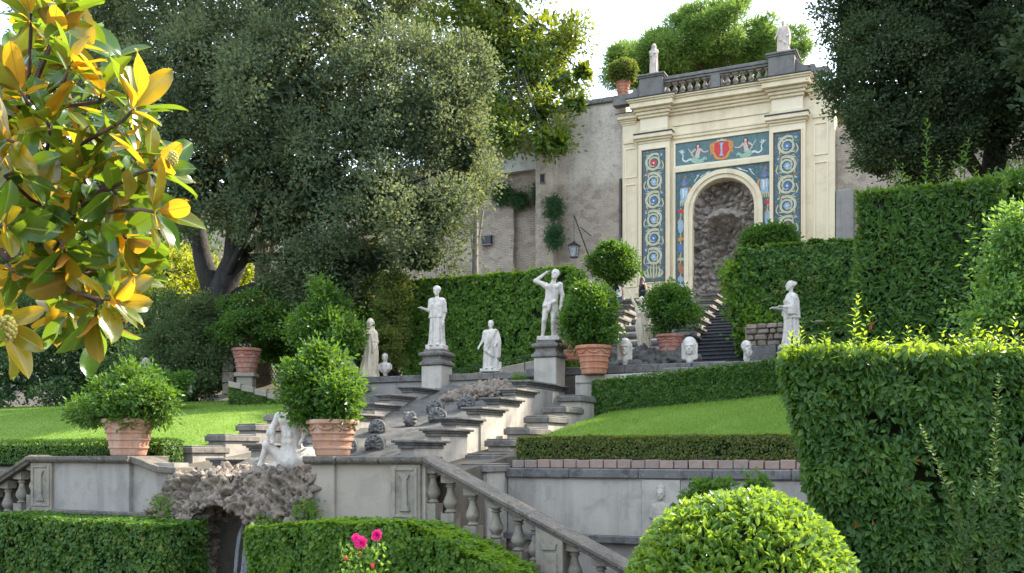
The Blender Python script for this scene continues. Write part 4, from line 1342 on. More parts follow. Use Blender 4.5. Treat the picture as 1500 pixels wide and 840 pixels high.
# plinth
for x0, x1 in ((-4.86, AC-RI), (AC+RI, 5.76)):
    mb = MB(); mb.box(x0, x1, BF-.30, BF-.002, 5.6, 7.75); mb.box(x0-.04, x1+.04, BF-.36, BF-.003, 7.75, 7.86)
    fc.part('plinth', mb, M['cream_pale'], bevel=.02)
    mb = MB(); mb.box(x0-.05, x1+.05, BF-.38, BF-.29, 7.865, 7.9); fc.part('plinth_flashing', mb, M['slate'])
# mosaic panel behind the arch
PX0, PX1 = -1.97, 2.76
mb = MB()
mb.prism([(PX0, 7.95), (PX0, 14.1), (PX1, 14.1), (PX1, 7.95), (AC+RO-.03, 7.95)] + arch_pts(RO-.03) + [(AC-RO+.03, 7.95)], BF-.03, BF+.02)
spn = fc.part('mosaic_panel', mb, M['mos_teal'])
mb = MB(); mb.box(PX0, PX1-.1, BF-.03, BF+.02, 14.42, 15.56)
frz = fc.part('mosaic_panel', mb, M['mos_sage'])
# archivolt and jambs in two fasciae
for r0, r1, d, nm in ((RI, RI+.2, .10, 'inner_archivolt'), (RI+.19, RO, .17, 'outer_archivolt')):
    mb = MB()
    o = [(AC-r1, 7.92)] + list(reversed(arch_pts(r1))) + [(AC+r1, 7.92)]
    i_ = [(AC+r0, 7.92)] + arch_pts(r0) + [(AC-r0, 7.92)]
    mb.prism(o + i_, BF-d, BF+.01)
    fc.part(nm, mb, M['cream'], bevel=.015)
# raised frames round the mosaics
def frame(x0, x1, z0, z1, w, d, mat, nm='panel_frame', base=BF, parent=None):
    mb = MB()
    for a, b, c, e in ((x0-w, x0, z0-w, z1+w), (x1, x1+w, z0-w, z1+w), (x0, x1, z1, z1+w), (x0, x1, z0-w, z0)):
        mb.box(a, b, base-d, base+.004, c, e)
    return fc.part(nm, mb, mat, parent, bevel=.012)
frame(PX0, PX1-.1, 14.42, 15.56, .10, .10, M['cream_pale'])
mb = MB()
for a, b, c, e in ((PX0-.14, PX0, 7.95, 14.32), (PX1, PX1+.14, 7.95, 14.32), (PX0, PX1, 14.1, 14.32)):
    mb.box(a, b, BF-.12, BF+.003, c, e)
fc.part('panel_frame', mb, M['cream'], bevel=.012)
# pilasters with their mosaics
PIL = []
for x0, x1 in ((-3.62, -2.48), (2.94, 4.12)):
    c = (x0+x1)/2; h = (x1-x0)/2+.24
    mb = MB(); mb.box(c-h, c+h, BF-.22, BF+.01, 7.9, 15.75)
    fc.part('pilaster', mb, M['cream_pale'], bevel=.015)
    mb = MB(); mb.box(x0, x1, BF-.245, BF-.21, 8.72, 15.32)
    PIL.append(fc.part('mosaic_panel', mb, M['mos_teal']))
    frame(x0, x1, 8.72, 15.32, .045, .262, M['mos_maroon'], 'mosaic_border', BF-.004)
    frame(x0-.055, x1+.055, 8.665, 15.375, .06, .29, M['cream'], 'panel_frame', BF-.002)
    mb = MB()
    for hh, d, z0, z1 in ((h+.03, .27, 15.72, 15.84), (h+.10, .36, 15.84, 15.95), (h+.18, .46, 15.95, 16.15)):
        mb.box(c-hh, c+hh, BF-d, BF+.005, z0, z1)
    cp = fc.part('capital', mb, M['cream'], bevel=.02)
    mb = MB(); mb.box(c-h-.2, c+h+.2, BF-.49, BF+.004, 16.15, 16.21); fc.part('flashing', mb, M['slate'], cp)
    mb = MB(); mb.box(c-h+.1, c+h-.1, BF-.24, BF+.008, 16.2, 17.02); fc.part('frieze_block', mb, M['cream_pale'], bevel=.015)
    mb = MB(); mb.box(c-h+.06, c+h-.06, BF-.28, BF+.006, 16.2, 16.42); fc.part('frieze_block_base', mb, M['cream'], bevel=.015)
    mb = MB(); mb.box(c-h-.1, c+h+.1, BF-.34, BF-.2, 8.1, 8.45); fc.part('pilaster_base', mb, M['cream'], bevel=.03)
# architrave bands and main cornice, breaking forward over the pilasters
mb = MB()
mb.box(-2.1, 2.6, BF-.07, BF+.006, 15.80, 15.95); mb.box(-2.1, 2.6, BF-.11, BF+.007, 15.95, 16.06); mb.box(-2.1, 2.6, BF-.06, BF+.008, 16.45, 16.56)
fc.part('architrave', mb, M['cream'], bevel=.012)
def cornice(x0, x1, d0, z0=17.0, top=17.82, nm='cornice', mat='cream', sc_=1.0):
    mb = MB(); k = (top-z0)
    for t0, t1, d in ((0, .16, .10), (.16, .34, .2), (.34, .5, .32), (.5, .80, .52), (.80, .9, .6), (.9, 1, .68)):
        e = d*.75*sc_
        mb.box(x0-e, x1+e, BF-d0-d*sc_, BF+.6, z0+t0*k, z0+t1*k)
    return fc.part(nm, mb, M[mat], bevel=.02)
cornice(-2.2, 2.72, .02)
mb = MB(); mb.box(-2.9, 3.5, BF-.74, BF+.6, 17.821, 17.86); fc.part('flashing', mb, M['slate'])
for c in (-3.05, 3.53):
    cornice(c-.72, c+.72, .26, 16.995, 17.84)
    mb = MB(); mb.box(c-1.25, c+1.25, BF-.99, BF+.62, 17.841, 17.885); fc.part('flashing', mb, M['slate'])
for x0, x1 in ((-4.8, -4.1), (4.6, 5.7)):
    cornice(x0, x1, .0, 16.85, 17.38, sc_=.5)
    mb = MB(); mb.box(x0-.27, x1+.27, BF-.37, BF+.61, 17.381, 17.42); fc.part('flashing', mb, M['slate'])
    c = (x0+x1)/2+ (.12 if x0 < 0 else -.1)
    for z0, z1 in ((8.6, 13.75), (14.2, 15.6)):
        frame(c-.26, c+.26, z0, z1, .07, .045, M['cream_pale'])
    mb = MB(); mb.box(x0+.1, x1-.06, BF-.06, BF+.003, 15.9, 16.1); fc.part('string_course', mb, M['cream'], bevel=.01)
# attic: pedestals, balustrade, volutes
for k, (x0, x1) in enumerate(((-3.72, -2.5), (2.7, 3.92))):
    mb = MB(); mb.box(x0, x1, BF-.55, BF+.45, 17.86, 18.92); fc.part('attic_pedestal', mb, M['attic'], bevel=.02)
    mb = MB()
    mb.box(x0-.06, x1+.06, BF-.61, BF+.51, 18.92, 19.0); mb.box(x0-.12, x1+.12, BF-.67, BF+.57, 19.0, 19.09)
    fc.part('attic_pedestal_cap', mb, M['attic'], bevel=.02)
mb = MB(); mb.box(-2.5, 2.7, BF-.32, BF+.12, 18.62, 18.74); mb.box(-2.5, 2.7, BF-.38, BF+.18, 18.74, 18.9); fc.part('attic_handrail', mb, M['attic'], bevel=.02)
mb = MB(); mb.box(-2.5, 2.7, BF-.34, BF+.14, 17.862, 17.98); fc.part('attic_base_rail', mb, M['attic'], bevel=.02)
mb = MB(); mb.box(-.13, .33, BF-.33, BF+.13, 17.97, 18.63); fc.part('attic_pier', mb, M['attic'], bevel=.015)
bme2 = mb_mesh('attic_baluster', baluster_mb(.13, .66, .09, .09), smooth=True)
xs = [-2.36, -1.98, -1.6, -1.22, -.84, -.46, -.18] + [.38, .66, 1.04, 1.42, 1.8, 2.18, 2.56]
for x in xs:
    o = link('attic_baluster', bme2, M['balus'], fc.root); o.location = Vector((x, BF-.1, 17.97)) - Vector(fc.org)
for sgn, xe in ((-1, -3.72), (1, 3.92)):
    poly = [(0, 17.86), (0, 18.75), (.1, 18.72), (.22, 18.55), (.4, 18.42), (.62, 18.38), (.8, 18.42), (.92, 18.35), (.95, 18.2), (1.5, 18.2), (1.5, 17.86)]
    mb = MB(); mb.prism([(xe+sgn*x, z) for x, z in poly], BF-.3, BF+.2); fc.part('volute', mb, M['attic'], bevel=.02)

# ---- flat mosaic drawing helpers, in the plane of the front
def strip(mb, pts, w, b, d=.012):
    """a tapering ribbon laid flat on the panel"""
    P = np.array(pts, float); n = len(P)
    if not hasattr(w, '__len__'): w = [w]*n
    w = np.interp(np.linspace(0, 1, n), np.linspace(0, 1, len(w)), w)
    T = np.gradient(P, axis=0); T /= np.maximum(np.linalg.norm(T, axis=1), 1e-9)[:, None]
    Nn = np.stack([-T[:, 1], T[:, 0]], 1)
    Lf, Rt = P+Nn*w[:, None]/2, P-Nn*w[:, None]/2
    V = [(p[0], b-d, p[1]) for p in Lf] + [(p[0], b-d, p[1]) for p in Rt] + [(p[0], b, p[1]) for p in Lf] + [(p[0], b, p[1]) for p in Rt]
    F = []
    for i in range(n-1):
        F += [(i, i+1, n+i+1, n+i), (i, 2*n+i, 2*n+i+1, i+1), (n+i, n+i+1, 3*n+i+1, 3*n+i)]
    F += [(0, n, 3*n, 2*n), (n-1, 3*n-1, 4*n-1, 2*n-1)]
    return mb.add(V, F)
def disc(mb, c, r, b, d=.012, n=14, ry=None, rot=0):
    ry = r if ry is None else ry; cr, sr = math.cos(rot), math.sin(rot)
    pts = []
    for t in np.linspace(0, 2*math.pi, n, endpoint=False):
        x, z = r*math.cos(t), ry*math.sin(t); pts.append((c[0]+x*cr-z*sr, c[1]+x*sr+z*cr))
    return mb.prism(pts, b-d, b)
def spline(pts, n=24):
    P = np.array(pts, float); m = len(P); t = np.linspace(0, m-1, n); o = []
    for u in t:
        i = min(int(u), m-2); f = u-i
        p0, p1, p2, p3 = P[max(i-1, 0)], P[i], P[i+1], P[min(i+2, m-1)]
        o.append(.5*((2*p1)+(-p0+p2)*f+(2*p0-5*p1+4*p2-p3)*f*f+(-p0+3*p1-3*p2+p3)*f**3))
    return np.array(o)

for pi, (x0, x1) in enumerate(((-3.62, -2.48), (2.94, 4.12))):
    c = (x0+x1)/2; R0 = .44; b = BF-.246; par = PIL[pi]
    top = 15.32-.62; pit = (top-9.95)/5
    for k in range(6):
        zc = top - k*pit; s = 1 if k % 2 == 0 else -1
        t = np.linspace(-.6, 3.15*math.pi*.98, 60)
        rr = R0*(1-.062*t)
        sp_ = np.stack([c+s*rr*np.cos(t+math.pi*.5), zc+rr*np.sin(t+math.pi*.5)], 1)
        mb = MB(); strip(mb, sp_, [.10, .085, .075, .05], b, .014)
        for q in range(6, 56, 9):     # acanthus curls off the stem
            p = sp_[q]; d0 = (p-np.array([c, zc])); d0 /= np.linalg.norm(d0); tn = np.array([-d0[1], d0[0]])*s
            strip(mb, spline([p, p+d0*.05+tn*.1, p+d0*.09+tn*.17, p+d0*.04+tn*.23], 8), [.05, .06, .01], b, .010)
        fc.part('scroll', mb, M['mos_gold'], par)
        mb = MB(); rr2 = rr*.86
        strip(mb, np.stack([c+s*rr2*np.cos(t+math.pi*.5), zc+rr2*np.sin(t+math.pi*.5)], 1)[4:50], [.03, .025, .02], b, .012)
        fc.part('scroll_highlight', mb, M['mos_white'], par)
        mb = MB()
        for q in range(6):
            a = q*math.pi/3; disc(mb, (c+.105*math.cos(a), zc-.02+.105*math.sin(a)), .062, b, .016, 8)
        fc.part('flower', mb, M[['mos_red', 'mos_sky', 'mos_blue', 'mos_sky', 'mos_blue', 'mos_sky'][(k+pi*2) % 6]], par)
        mb = MB(); disc(mb, (c, zc-.02), .05, b, .02, 8); fc.part('flower_eye', mb, M['mos_white'], par)
        for dx, dz, mm in ((-.36*s, -.50, 'mos_rust'), (.38*s, -.42, 'mos_blue'), (.40*s, .36, 'mos_sky')):
            mb = MB(); disc(mb, (c+dx, zc+dz), .085, b, .012, 7, .05, random.uniform(0, 3)); fc.part('bud', mb, M[mm], par)
        mb = MB(); strip(mb, spline([(c+s*R0*.95, zc+.05), (c+s*.5, zc-.25), (c+s*.2, zc-.52), (c-s*.3, zc-.6)], 14), [.06, .05, .03], b, .011); fc.part('stem', mb, M['mos_gold'], par)
    mb = MB()                          # acanthus cup at the foot
    for s in (-1, 1):
        for e, h, w in ((.46, .42, .11), (.32, .6, .10), (.16, .72, .08)):
            strip(mb, spline([(c, 8.88), (c+s*e*.7, 8.95), (c+s*e, 8.9+h*.6), (c+s*e*.72, 8.88+h)], 14), [.06, w, .02], b, .013)
    strip(mb, [(c, 8.85), (c, 9.7)], [.1, .06], b, .015)
    fc.part('acanthus', mb, M['mos_gold'], par)

# the frieze: shield of arms between two sea maidens
fx = (PX0+PX1-.1)/2; b = BF-.031; fz = 14.99
mb = MB()
for s in (-1, 1):
    strip(mb, spline([(fx+s*.1, fz+.43), (fx+s*.33, fz+.36), (fx+s*.42, fz+.30), (fx+s*.36, fz+.1), (fx+s*.46, fz-.05), (fx+s*.34, fz-.2), (fx+s*.26, fz-.38), (fx, fz-.46)], 26), [.08, .12, .15, .12, .14, .1], b, .012)
    strip(mb, spline([(fx+s*.44, fz+.38), (fx+s*.54, fz+.22), (fx+s*.5, fz-.05), (fx+s*.56, fz-.22)], 12), [.06, .11, .04], b, .012)
fc.part('shield_scrollwork', mb, M['mos_orange'], frz)
mb = MB()
mb.prism([(fx-.34, fz+.36), (fx+.34, fz+.36), (fx+.37, fz+.1), (fx+.33, fz-.14), (fx+.18, fz-.34), (fx, fz-.42), (fx-.18, fz-.34), (fx-.33, fz-.14), (fx-.37, fz+.1)], b-.02, b)
fc.part('shield', mb, M['mos_red'], frz)
mb = MB()
mb.box(fx-.045, fx+.045, b-.03, b-.019, fz-.26, fz+.26); mb.box(fx-.1, fx+.1, b-.03, b-.019, fz+.26, fz+.32); mb.box(fx-.1, fx+.1, b-.03, b-.019, fz-.32, fz-.26)
mb.box(fx-.07, fx+.07, b-.031, b-.019, fz+.21, fz+.262); mb.box(fx-.07, fx+.07, b-.031, b-.019, fz-.262, fz-.21)
fc.part('shield_column', mb, M['mos_sky'], frz)
mb = MB(); mb.prism([(fx-.2, fz+.40), (fx-.24, fz+.50), (fx-.1, fz+.47), (fx, fz+.54), (fx+.1, fz+.47), (fx+.24, fz+.50), (fx+.2, fz+.40)], b-.022, b)
fc.part('crown', mb, M['mos_gold'], frz)
for s in (-1, 1):
    cx = fx+s*1.17
    def q(pts): return [(cx+s*x if True else 0, fz+z) for x, z in pts]
    mb = MB()
    strip(mb, spline(q([(.0, .22), (.0, .1), (.02, -.05), (.06, -.22)]), 12), [.13, .24, .19, .22], b, .012)
    strip(mb, spline(q([(-.1, .17), (-.24, .02), (-.36, -.02), (-.52, .02)]), 12), [.09, .06, .045], b, .011)
    strip(mb, spline(q([(.1, .17), (.26, .08), (.33, -.04), (.22, -.18)]), 12), [.09, .07, .045], b, .013)
    disc(mb, q([(-.0, .33)])[0], .075, b, .014, 12, .095); strip(mb, q([(0, .2), (0, .3)]), [.07, .06], b, .012)
    fc.part('maiden_body', mb, M['mos_pink'], frz)
    mb = MB(); strip(mb, spline(q([(.05, .42), (.1, .32), (.085, .18), (.11, .06)]), 10), [.07, .07, .03], b, .016)
    strip(mb, spline(q([(-.06, .40), (-.085, .3), (-.075, .16)]), 8), [.05, .05, .02], b, .016); disc(mb, q([(0, .415)])[0], .085, b, .017, 10, .045)
    fc.part('maiden_hair', mb, M['mos_brown'], frz)
    mb = MB(); strip(mb, spline(q([(-.02, -.16), (.1, -.3), (.0, -.42), (-.2, -.4), (-.36, -.3), (-.42, -.42)]), 20), [.24, .2, .14, .1, .05], b, .010)
    strip(mb, spline(q([(.1, -.22), (.26, -.34), (.16, -.46), (-.1, -.5), (-.3, -.48)]), 18), [.18, .16, .1, .03], b, .013)
    fc.part('maiden_tail', mb, M['mos_seag'], frz)
    mb = MB(); strip(mb, spline(q([(.2, -.4), (.42, -.3), (.62, -.38), (.78, -.26), (.76, -.06), (.84, .06)]), 22), [.13, .09, .07, .05, .03], b, .011)
    for e in ((-.08, .2), (.06, .2), (.16, .14), (-.16, .08)):
        strip(mb, spline(q([(.83, .04), (.83+e[0]*.5, .04+e[1]*.7), (.83+e[0], .04+e[1])]), 6), [.05, .05, .01], b, .012)
    fc.part('tail_fin', mb, M['mos_white'], frz)
    mb = MB(); strip(mb, q([(.34, .0), (.50, .24)]), [.03, .03], b, .010); fc.part('staff', mb, M['mos_white'], frz)

# trophies of arms in the spandrels and down the strips beside the arch
b = BF-.031
for s in (-1, 1):
    cx = AC+s*1.95 + (0 if s < 0 else .06); zc = 13.0
    mb = MB(); strip(mb, spline([(cx, zc+.3), (cx, zc+.1), (cx, zc-.2), (cx, zc-.38)], 12), [.34, .44, .36, .4], b, .012); fc.part('breastplate', mb, M['mos_sky'], spn)
    mb = MB(); strip(mb, spline([(cx-.05, zc+.24), (cx-.04, zc-.2)], 6), [.1, .08], b, .016); strip(mb, spline([(cx+.1, zc+.22), (cx+.09, zc-.1)], 6), [.05, .04], b, .016); fc.part('armour_shine', mb, M['mos_white'], spn)
    mb = MB(); disc(mb, (cx, zc+.52), .13, b, .014, 12, .17); disc(mb, (cx, zc+.66), .07, b, .016, 8); fc.part('helmet', mb, M['mos_blue'], spn)
    mb = MB(); disc(mb, (cx, zc+.44), .08, b, .018, 8, .06); strip(mb, spline([(cx-.02, zc+.7), (cx+.06, zc+.82), (cx+.02, zc+.9)], 6), [.06, .07, .02], b, .013); fc.part('plume', mb, M['mos_rust'], spn)
    mb = MB(); strip(mb, spline([(cx-s*.24, zc+.3), (cx-s*.32, zc+.1), (cx-s*.26, zc-.2), (cx-s*.32, zc-.4)], 10), [.08, .1, .06], b, .011); fc.part('cloak', mb, M['mos_orange'], spn)
    mb = MB()
    for k in range(5): strip(mb, [(cx-.17+.085*k, zc-.36), (cx-.19+.095*k, zc-.6)], [.07, .05], b, .013)
    fc.part('skirt', mb, M['mos_gold'], spn)
    for k, (x0_, z0_, x1_, z1_) in enumerate(((.45, .1, 1.0, .62), (.5, .55, .72, .85), (.8, .75, 1.25, .95))):
        mb = MB(); strip(mb, [(cx-s*x0_, zc+z0_), (cx-s*x1_, zc+z1_)], [.035, .03], b, .010)
        strip(mb, [(cx-s*x1_*.9, zc+z1_*.94), (cx-s*x1_*1.05, zc+z1_*1.04)], [.1, .02], b, .012); fc.part('spear', mb, M['mos_white' if k else 'mos_rust'], spn)
    cx2 = AC+s*2.13 + (0 if s < 0 else .03)
    mb = MB(); strip(mb, [(cx2, 8.1), (cx2, 12.3)], .05, b, .010); fc.part('trophy_pole', mb, M['mos_gold'], spn)
    for k, (z, w, h, mm) in enumerate(((12.15, .17, .09, 'mos_red'), (11.4, .15, .36, 'mos_sky'), (10.75, .16, .1, 'mos_orange'), (10.3, .15, .22, 'mos_blue'), (9.75, .17, .08, 'mos_gold'),
                                       (9.3, .13, .3, 'mos_rust'), (8.75, .16, .14, 'mos_sky'), (8.3, .15, .2, 'mos_white'))):
        mb = MB(); disc(mb, (cx2, z), w, b, .014+.001*k, 12, h, (k % 3-1)*.25); fc.part('trophy', mb, M[mm], spn)
    mb = MB()
    for z in (11.9, 10.0, 9.0): strip(mb, [(cx2-.18, z-.35), (cx2+.18, z+.35)], .035, b, .012)
    fc.part('trophy_arms', mb, M['mos_orange'], spn)

# ---- rough rock lining of the niche
na_, nz_ = 130, 300
ta = np.linspace(-1, 1, na_); zz = np.linspace(5.6, ZS+RI+.1, nz_)
TA, ZZ = np.meshgrid(ta, zz, indexing='ij')
half = np.where(ZZ < ZS, RI+.05, np.sqrt(np.maximum((RI+.06)**2-(ZZ-ZS)**2, .0025)))
AA = AC+TA*half
dep = .75*np.sqrt(np.clip(1-TA**2, 0, 1))                     # apse
dep = dep - .55*np.clip((9.6-ZZ)/3.5, 0, 1)                    # the rocks heap forward at the foot
X_ = (AA-AC)
rim = np.clip(1-np.abs(np.hypot(X_*.95, np.maximum(ZZ-11.05, 0)*1.1)-1.0)/.26, 0, 1)*np.clip((ZZ-8.6)/1.5, .25, 1)
lint = np.exp(-((ZZ-11.75)/.38)**2)*np.clip(1.25-np.abs(X_), 0, 1)
cave = np.clip(1.15-np.hypot(X_*1.25, (ZZ-10.5)*.8), 0, 1)
dep = dep - .4*rim**.6 - .6*lint**.7 + .5*cave
Q = np.stack([AA*2.6, ZZ*2.9, AA*0+1.5], -1)
w1, w2 = worley(Q + .35*fbm(Q*1.3, 2)[..., None], 21)
v1, v2 = worley(Q*2.3, 22)
dep = dep - .34*np.clip(.75-w1, 0, 1)*(1-.75*lint) - .42*(np.clip(w2-w1, 0, .35)-.1)*(1-.6*lint) - .06*(.5-v1) - .07*fbm(Q*2.5, 4, 6)
Vn = np.stack([AA, BF+.12+np.clip(dep, -.12, 3), ZZ], -1).reshape(-1, 3)
i, j = np.meshgrid(np.arange(na_-1), np.arange(nz_-1), indexing='ij'); qn = (i*nz_+j).ravel()
fc.raw('rock_lining', Vn, np.stack([qn, qn+nz_, qn+nz_+1, qn+1], 1), M['tufa_dark'], smooth=True)

# ------------------------------------------------------------------ old retaining wall left of the front, and right of it
ow = Thing('retaining_wall', 'tall old retaining wall of brick and flaking plaster left of the fountain front', 'wall', (-10, 35.4, 5.5))
def rough_wall(x0, x1, y0, z0, z1, mat, nm, amp=.06, step=.22, seed=1, parent=None):
    nx = max(2, int((x1-x0)/step)); nz = max(2, int((z1-z0)/step))
    X, Z = np.meshgrid(np.linspace(x0, x1, nx), np.linspace(z0, z1, nz), indexing='ij')
    Y = y0 + amp*fbm(np.stack([X*1.1, Z*1.3, X*0], -1), 4, seed)
    V = np.stack([X, Y, Z], -1).reshape(-1, 3)
    i, j = np.meshgrid(np.arange(nx-1), np.arange(nz-1), indexing='ij'); q = (i*nz+j).ravel()
    F = [tuple(f) for f in np.stack([q, q+nz, q+nz+1, q+1], 1)]
    mb = MB(); mb.add(V, F); n = len(V)
    mb.box(x0, x1, y0+amp*1.2, y0+.8, z0, z1)
    return ow.part(nm, mb, mat, parent, smooth=True)
xb0, xb1 = ga(786, 35.0), ga(812, 35.0)
ztop = gz(850, 157, 35.4)
rough_wall(xb1-.4, -4.75, 35.4, 5.4, ztop, M['oldwall'], 'wall_body', .05, seed=2)
rough_wall(xb0, xb1, 34.85, 5.4, ztop-.4, M['oldwall'], 'buttress', .09, seed=3)
z2 = gz(745, 208, 36)
rough_wall(-17, xb0+.2, 36.0, 5.4, z2, M['redbrick'], 'wall_body', .16, seed=4)
rough_wall(ga(735, 35.6), xb0-.02, 35.66, gz(760, 253, 35.9), gz(760, 228, 35.9), M['limewash'], 'limewash_band', .03, seed=6)
rough_wall(ga(700, 35.6), ga(752, 35.6), 35.62, 5.5, gz(725, 285, 35.6), M['redbrick'], 'brick_spur', .14, seed=8)
rough_wall(-48, -17.05, 36.3, 5.4, 14.5, M['oldbrick'], 'wall_body', .2, .4, seed=7)
n = 7; x0, x1 = xb1-.4, -4.8
for i in range(n):
    mb = MB(); mb.box(x0+(x1-x0)*i/n+.01, x0+(x1-x0)*(i+1)/n-.01, 35.2, 36.1, ztop-.02, ztop+.24); ow.part('coping', mb, M['attic'], bevel=.03)
for i in range(6):
    mb = MB(); mb.box(-17+(xb0+17.2)*i/6+.01, -17+(xb0+17.2)*(i+1)/6-.01, 35.85, 36.8, z2-.02, z2+.22); ow.part('coping', mb, M['attic'], bevel=.03)
for px, py, w, h, b in ((794, 262, .22, .42, 34.74), (712, 352, .55, .45, 35.45)):
    a, _, z = GP(px, py, b); mb = MB(); mb.box(a-w/2-.05, a+w/2+.05, b-.02, b+.3, z-h/2-.05, z-h/2); mb.box(a-w/2-.05, a+w/2+.05, b-.02, b+.3, z+h/2, z+h/2+.07)
    o = ow.part('vent_surround', mb, M['block'], bevel=.01)
    mb = MB(); mb.box(a-w/2, a+w/2, b+.0, b+.3, z-h/2, z+h/2); ow.part('vent_dark_block', mb, M['iron'], o)  # solid black block, painted dark for the shade inside a hole
a = ga(909, 35.2); mb = MB(); mb.tube([(a, 35.22, 5.6), (a, 35.22, gz(909, 262, 35.2))], .07, 10)
dp = Thing('drainpipe', 'brown drainpipe running down beside the left edge of the fountain front', 'pipe', (a, 35.22, 5.6)); dp.part('pipe', mb, M['pipe'], smooth=True)
for z in (7.5, 10, 12.5):
    mb = MB(); mb.lathe([(.085, 0), (.095, .02), (.095, .1), (.085, .12)], (a, 35.22, z), 12); mb.box(a-.03, a+.03, 35.2, 35.45, z+.03, z+.09); dp.part('bracket', mb, M['pipe'])
rwall = Thing('retaining_wall', 'old brick retaining wall right of the fountain front, behind the dark tree', 'wall', (9, 35.4, 5.5))
ow = rwall
rough_wall(5.7, 22, 35.3, 5.4, 15.5, M['oldbrick'], 'wall_body', .15, .3, seed=9)
mb = MB(); mb.box(5.71, 6.5, 35.05, 35.31, 5.4, 12.4); rwall.part('plaster_pier', mb, M['plaster'], bevel=.03)

# lantern on its bracket
a, b, z = GP(841, 316, 34.3)
ln = Thing('wall_lantern', 'black iron lantern hanging from a slanting wall bracket', 'lantern', (a, b, gz(841, 377, 34.3)))
e = Vector(GP(866, 385, 35.25)); mb = MB(); mb.tube([(a, b, z), e], .03, 8); mb.tube([GP(850, 333, 34.75), GP(866, 346, 35.3)], .025, 6); ln.part('bracket', mb, M['iron'], smooth=True)
zt = gz(841, 356, 34.3); zb = gz(841, 377, 34.3)
mb = MB(); mb.tube([(a, b, z), (a, b, zt)], .012, 6); ln.part('chain', mb, M['iron'])
mb = MB(); sqstack(mb, [(.25, -.02), (.27, 0), (.09, .16), (.04, .2), (.03, .24)], (a, b, zt-.15)); ln.part('cap', mb, M['iron'])
h = zt-.17-zb
mb = MB()
for sx in (-1, 1):
    for sy in (-1, 1): mb.tube([(a+sx*.15, b+sy*.15, zb), (a+sx*.23, b+sy*.23, zb+h)], .016, 6)
mb.box(a-.17, a+.17, b-.17, b+.17, zb-.03, zb+.02)
fr = ln.part('frame', mb, M['iron'])
for k in range(4):
    t = k*math.pi/2; c_, s_ = math.cos(t), math.sin(t); V = []
    for u, v, r in ((-1, 0, .14), (1, 0, .14), (1, 1, .215), (-1, 1, .215)):
        x, y = u*r, r; V.append((a+x*c_-y*s_, b+x*s_+y*c_, zb+.02+v*(h-.02)))
    V2 = [(x+.006*s_, y-.006*c_, z_) for x, y, z_ in V]
    mb = MB(); mb.hexa(V+V2); ln.part('pane', mb, M['glass'], fr)

# ------------------------------------------------------------------ statues (local space: facing -y, base at z = 0)
def s_hand(P, w, d, side=1, s=1.0):
    """palm and five slightly bent fingers from wrist w along d"""
    w = np.array(w, float); d = np.array(d, float); d /= np.linalg.norm(d)
    u = np.cross(d, (0, 0, 1.0)); u = u/np.linalg.norm(u) if np.linalg.norm(u) > .1 else np.array((1.0, 0, 0))
    n = np.cross(u, d)
    o = s_cap(P, w, w+d*.07*s, .024*s, .032*s)
    for k, L in enumerate((.05, .062, .066, .056)):
        b = w+d*.085*s+u*(k-1.5)*.018*s
        m = b+d*L*.6*s-n*.006*s
        o = smin(o, s_cap(P, b, m, .0105*s), .006); o = smin(o, s_cap(P, m, m+d*L*.5*s-n*.018*s, .0095*s), .005)
    t = w+d*.03*s+u*side*.028*s
    o = smin(o, s_cap(P, t, t+(d*.5+u*side*.6)*.06*s, .012*s), .008)
    return o
def s_arm(P, sh, el, wr, side, r=(.055, .043, .03), s=1.0):
    d = smin(s_cap(P, sh, el, r[0]*s, r[1]*s), s_cap(P, el, wr, r[1]*s, r[2]*s), .02)
    return smin(d, s_hand(P, wr, np.array(wr)-np.array(el), side, s), .012)
def plinth(P, rx, ry, h):
    return s_box(P, (0, 0, h/2), (rx, ry, h/2+.001), .012)

def st_athena(P):
    d = s_robe(P, [(.1, 0, 0, .215, .175), (.3, 0, 0, .19, .155), (.75, 0, 0, .175, .14), (.98, 0, 0, .172, .13), (1.12, 0, 0, .18, .13), (1.26, 0, 0, .19, .12), (1.33, 0, 0, .12, .09)], 11, 0.115, .3)
    d = smin(d, s_robe(P, [(.82, 0, 0, .2, .16), (.95, 0, 0, .185, .145), (1.1, 0, 0, .18, .135)], 9, 0.095, .6, 1.), .02)
    for s in (-1, 1):
        d = smin(d, s_ell(P, (s*.15, 0, 1.25), (.075, .075, .08)), .04)
        d = smin(d, s_ell(P, (s*.075, -.09, 1.14), (.06, .05, .06)), .03)
        d = smin(d, s_ell(P, (s*.09, -.16, .115), (.05, .09, .035)), .02)
    d = smin(d, s_cap(P, (0, .01, 1.28), (0, .0, 1.4), .055, .05), .03)
    d = smin(d, s_head(P, (0, -.02, 1.49), 1.0, .2, 'bun'), .02)
    d = smin(d, s_ell(P, (0, .01, 1.555), (.098, .12, .09)), .012)
    d = smin(d, s_cap(P, (0, -.08, 1.6), (0, .12, 1.56), .022), .02)
    d = smin(d, s_arm(P, (-.17, 0, 1.24), (-.2, -.05, 1.0), (-.3, -.2, 1.04), 1), .025)
    d = smin(d, s_arm(P, (.18, 0, 1.24), (.21, .02, .97), (.19, -.05, .74), -1), .025)
    d = smin(d, s_robe(P, [(.95, .2, .01, .07, .07), (1.2, .18, .0, .075, .075)], 5, .12, .6), .03)
    return np.minimum(d, plinth(P, .24, .2, .12))
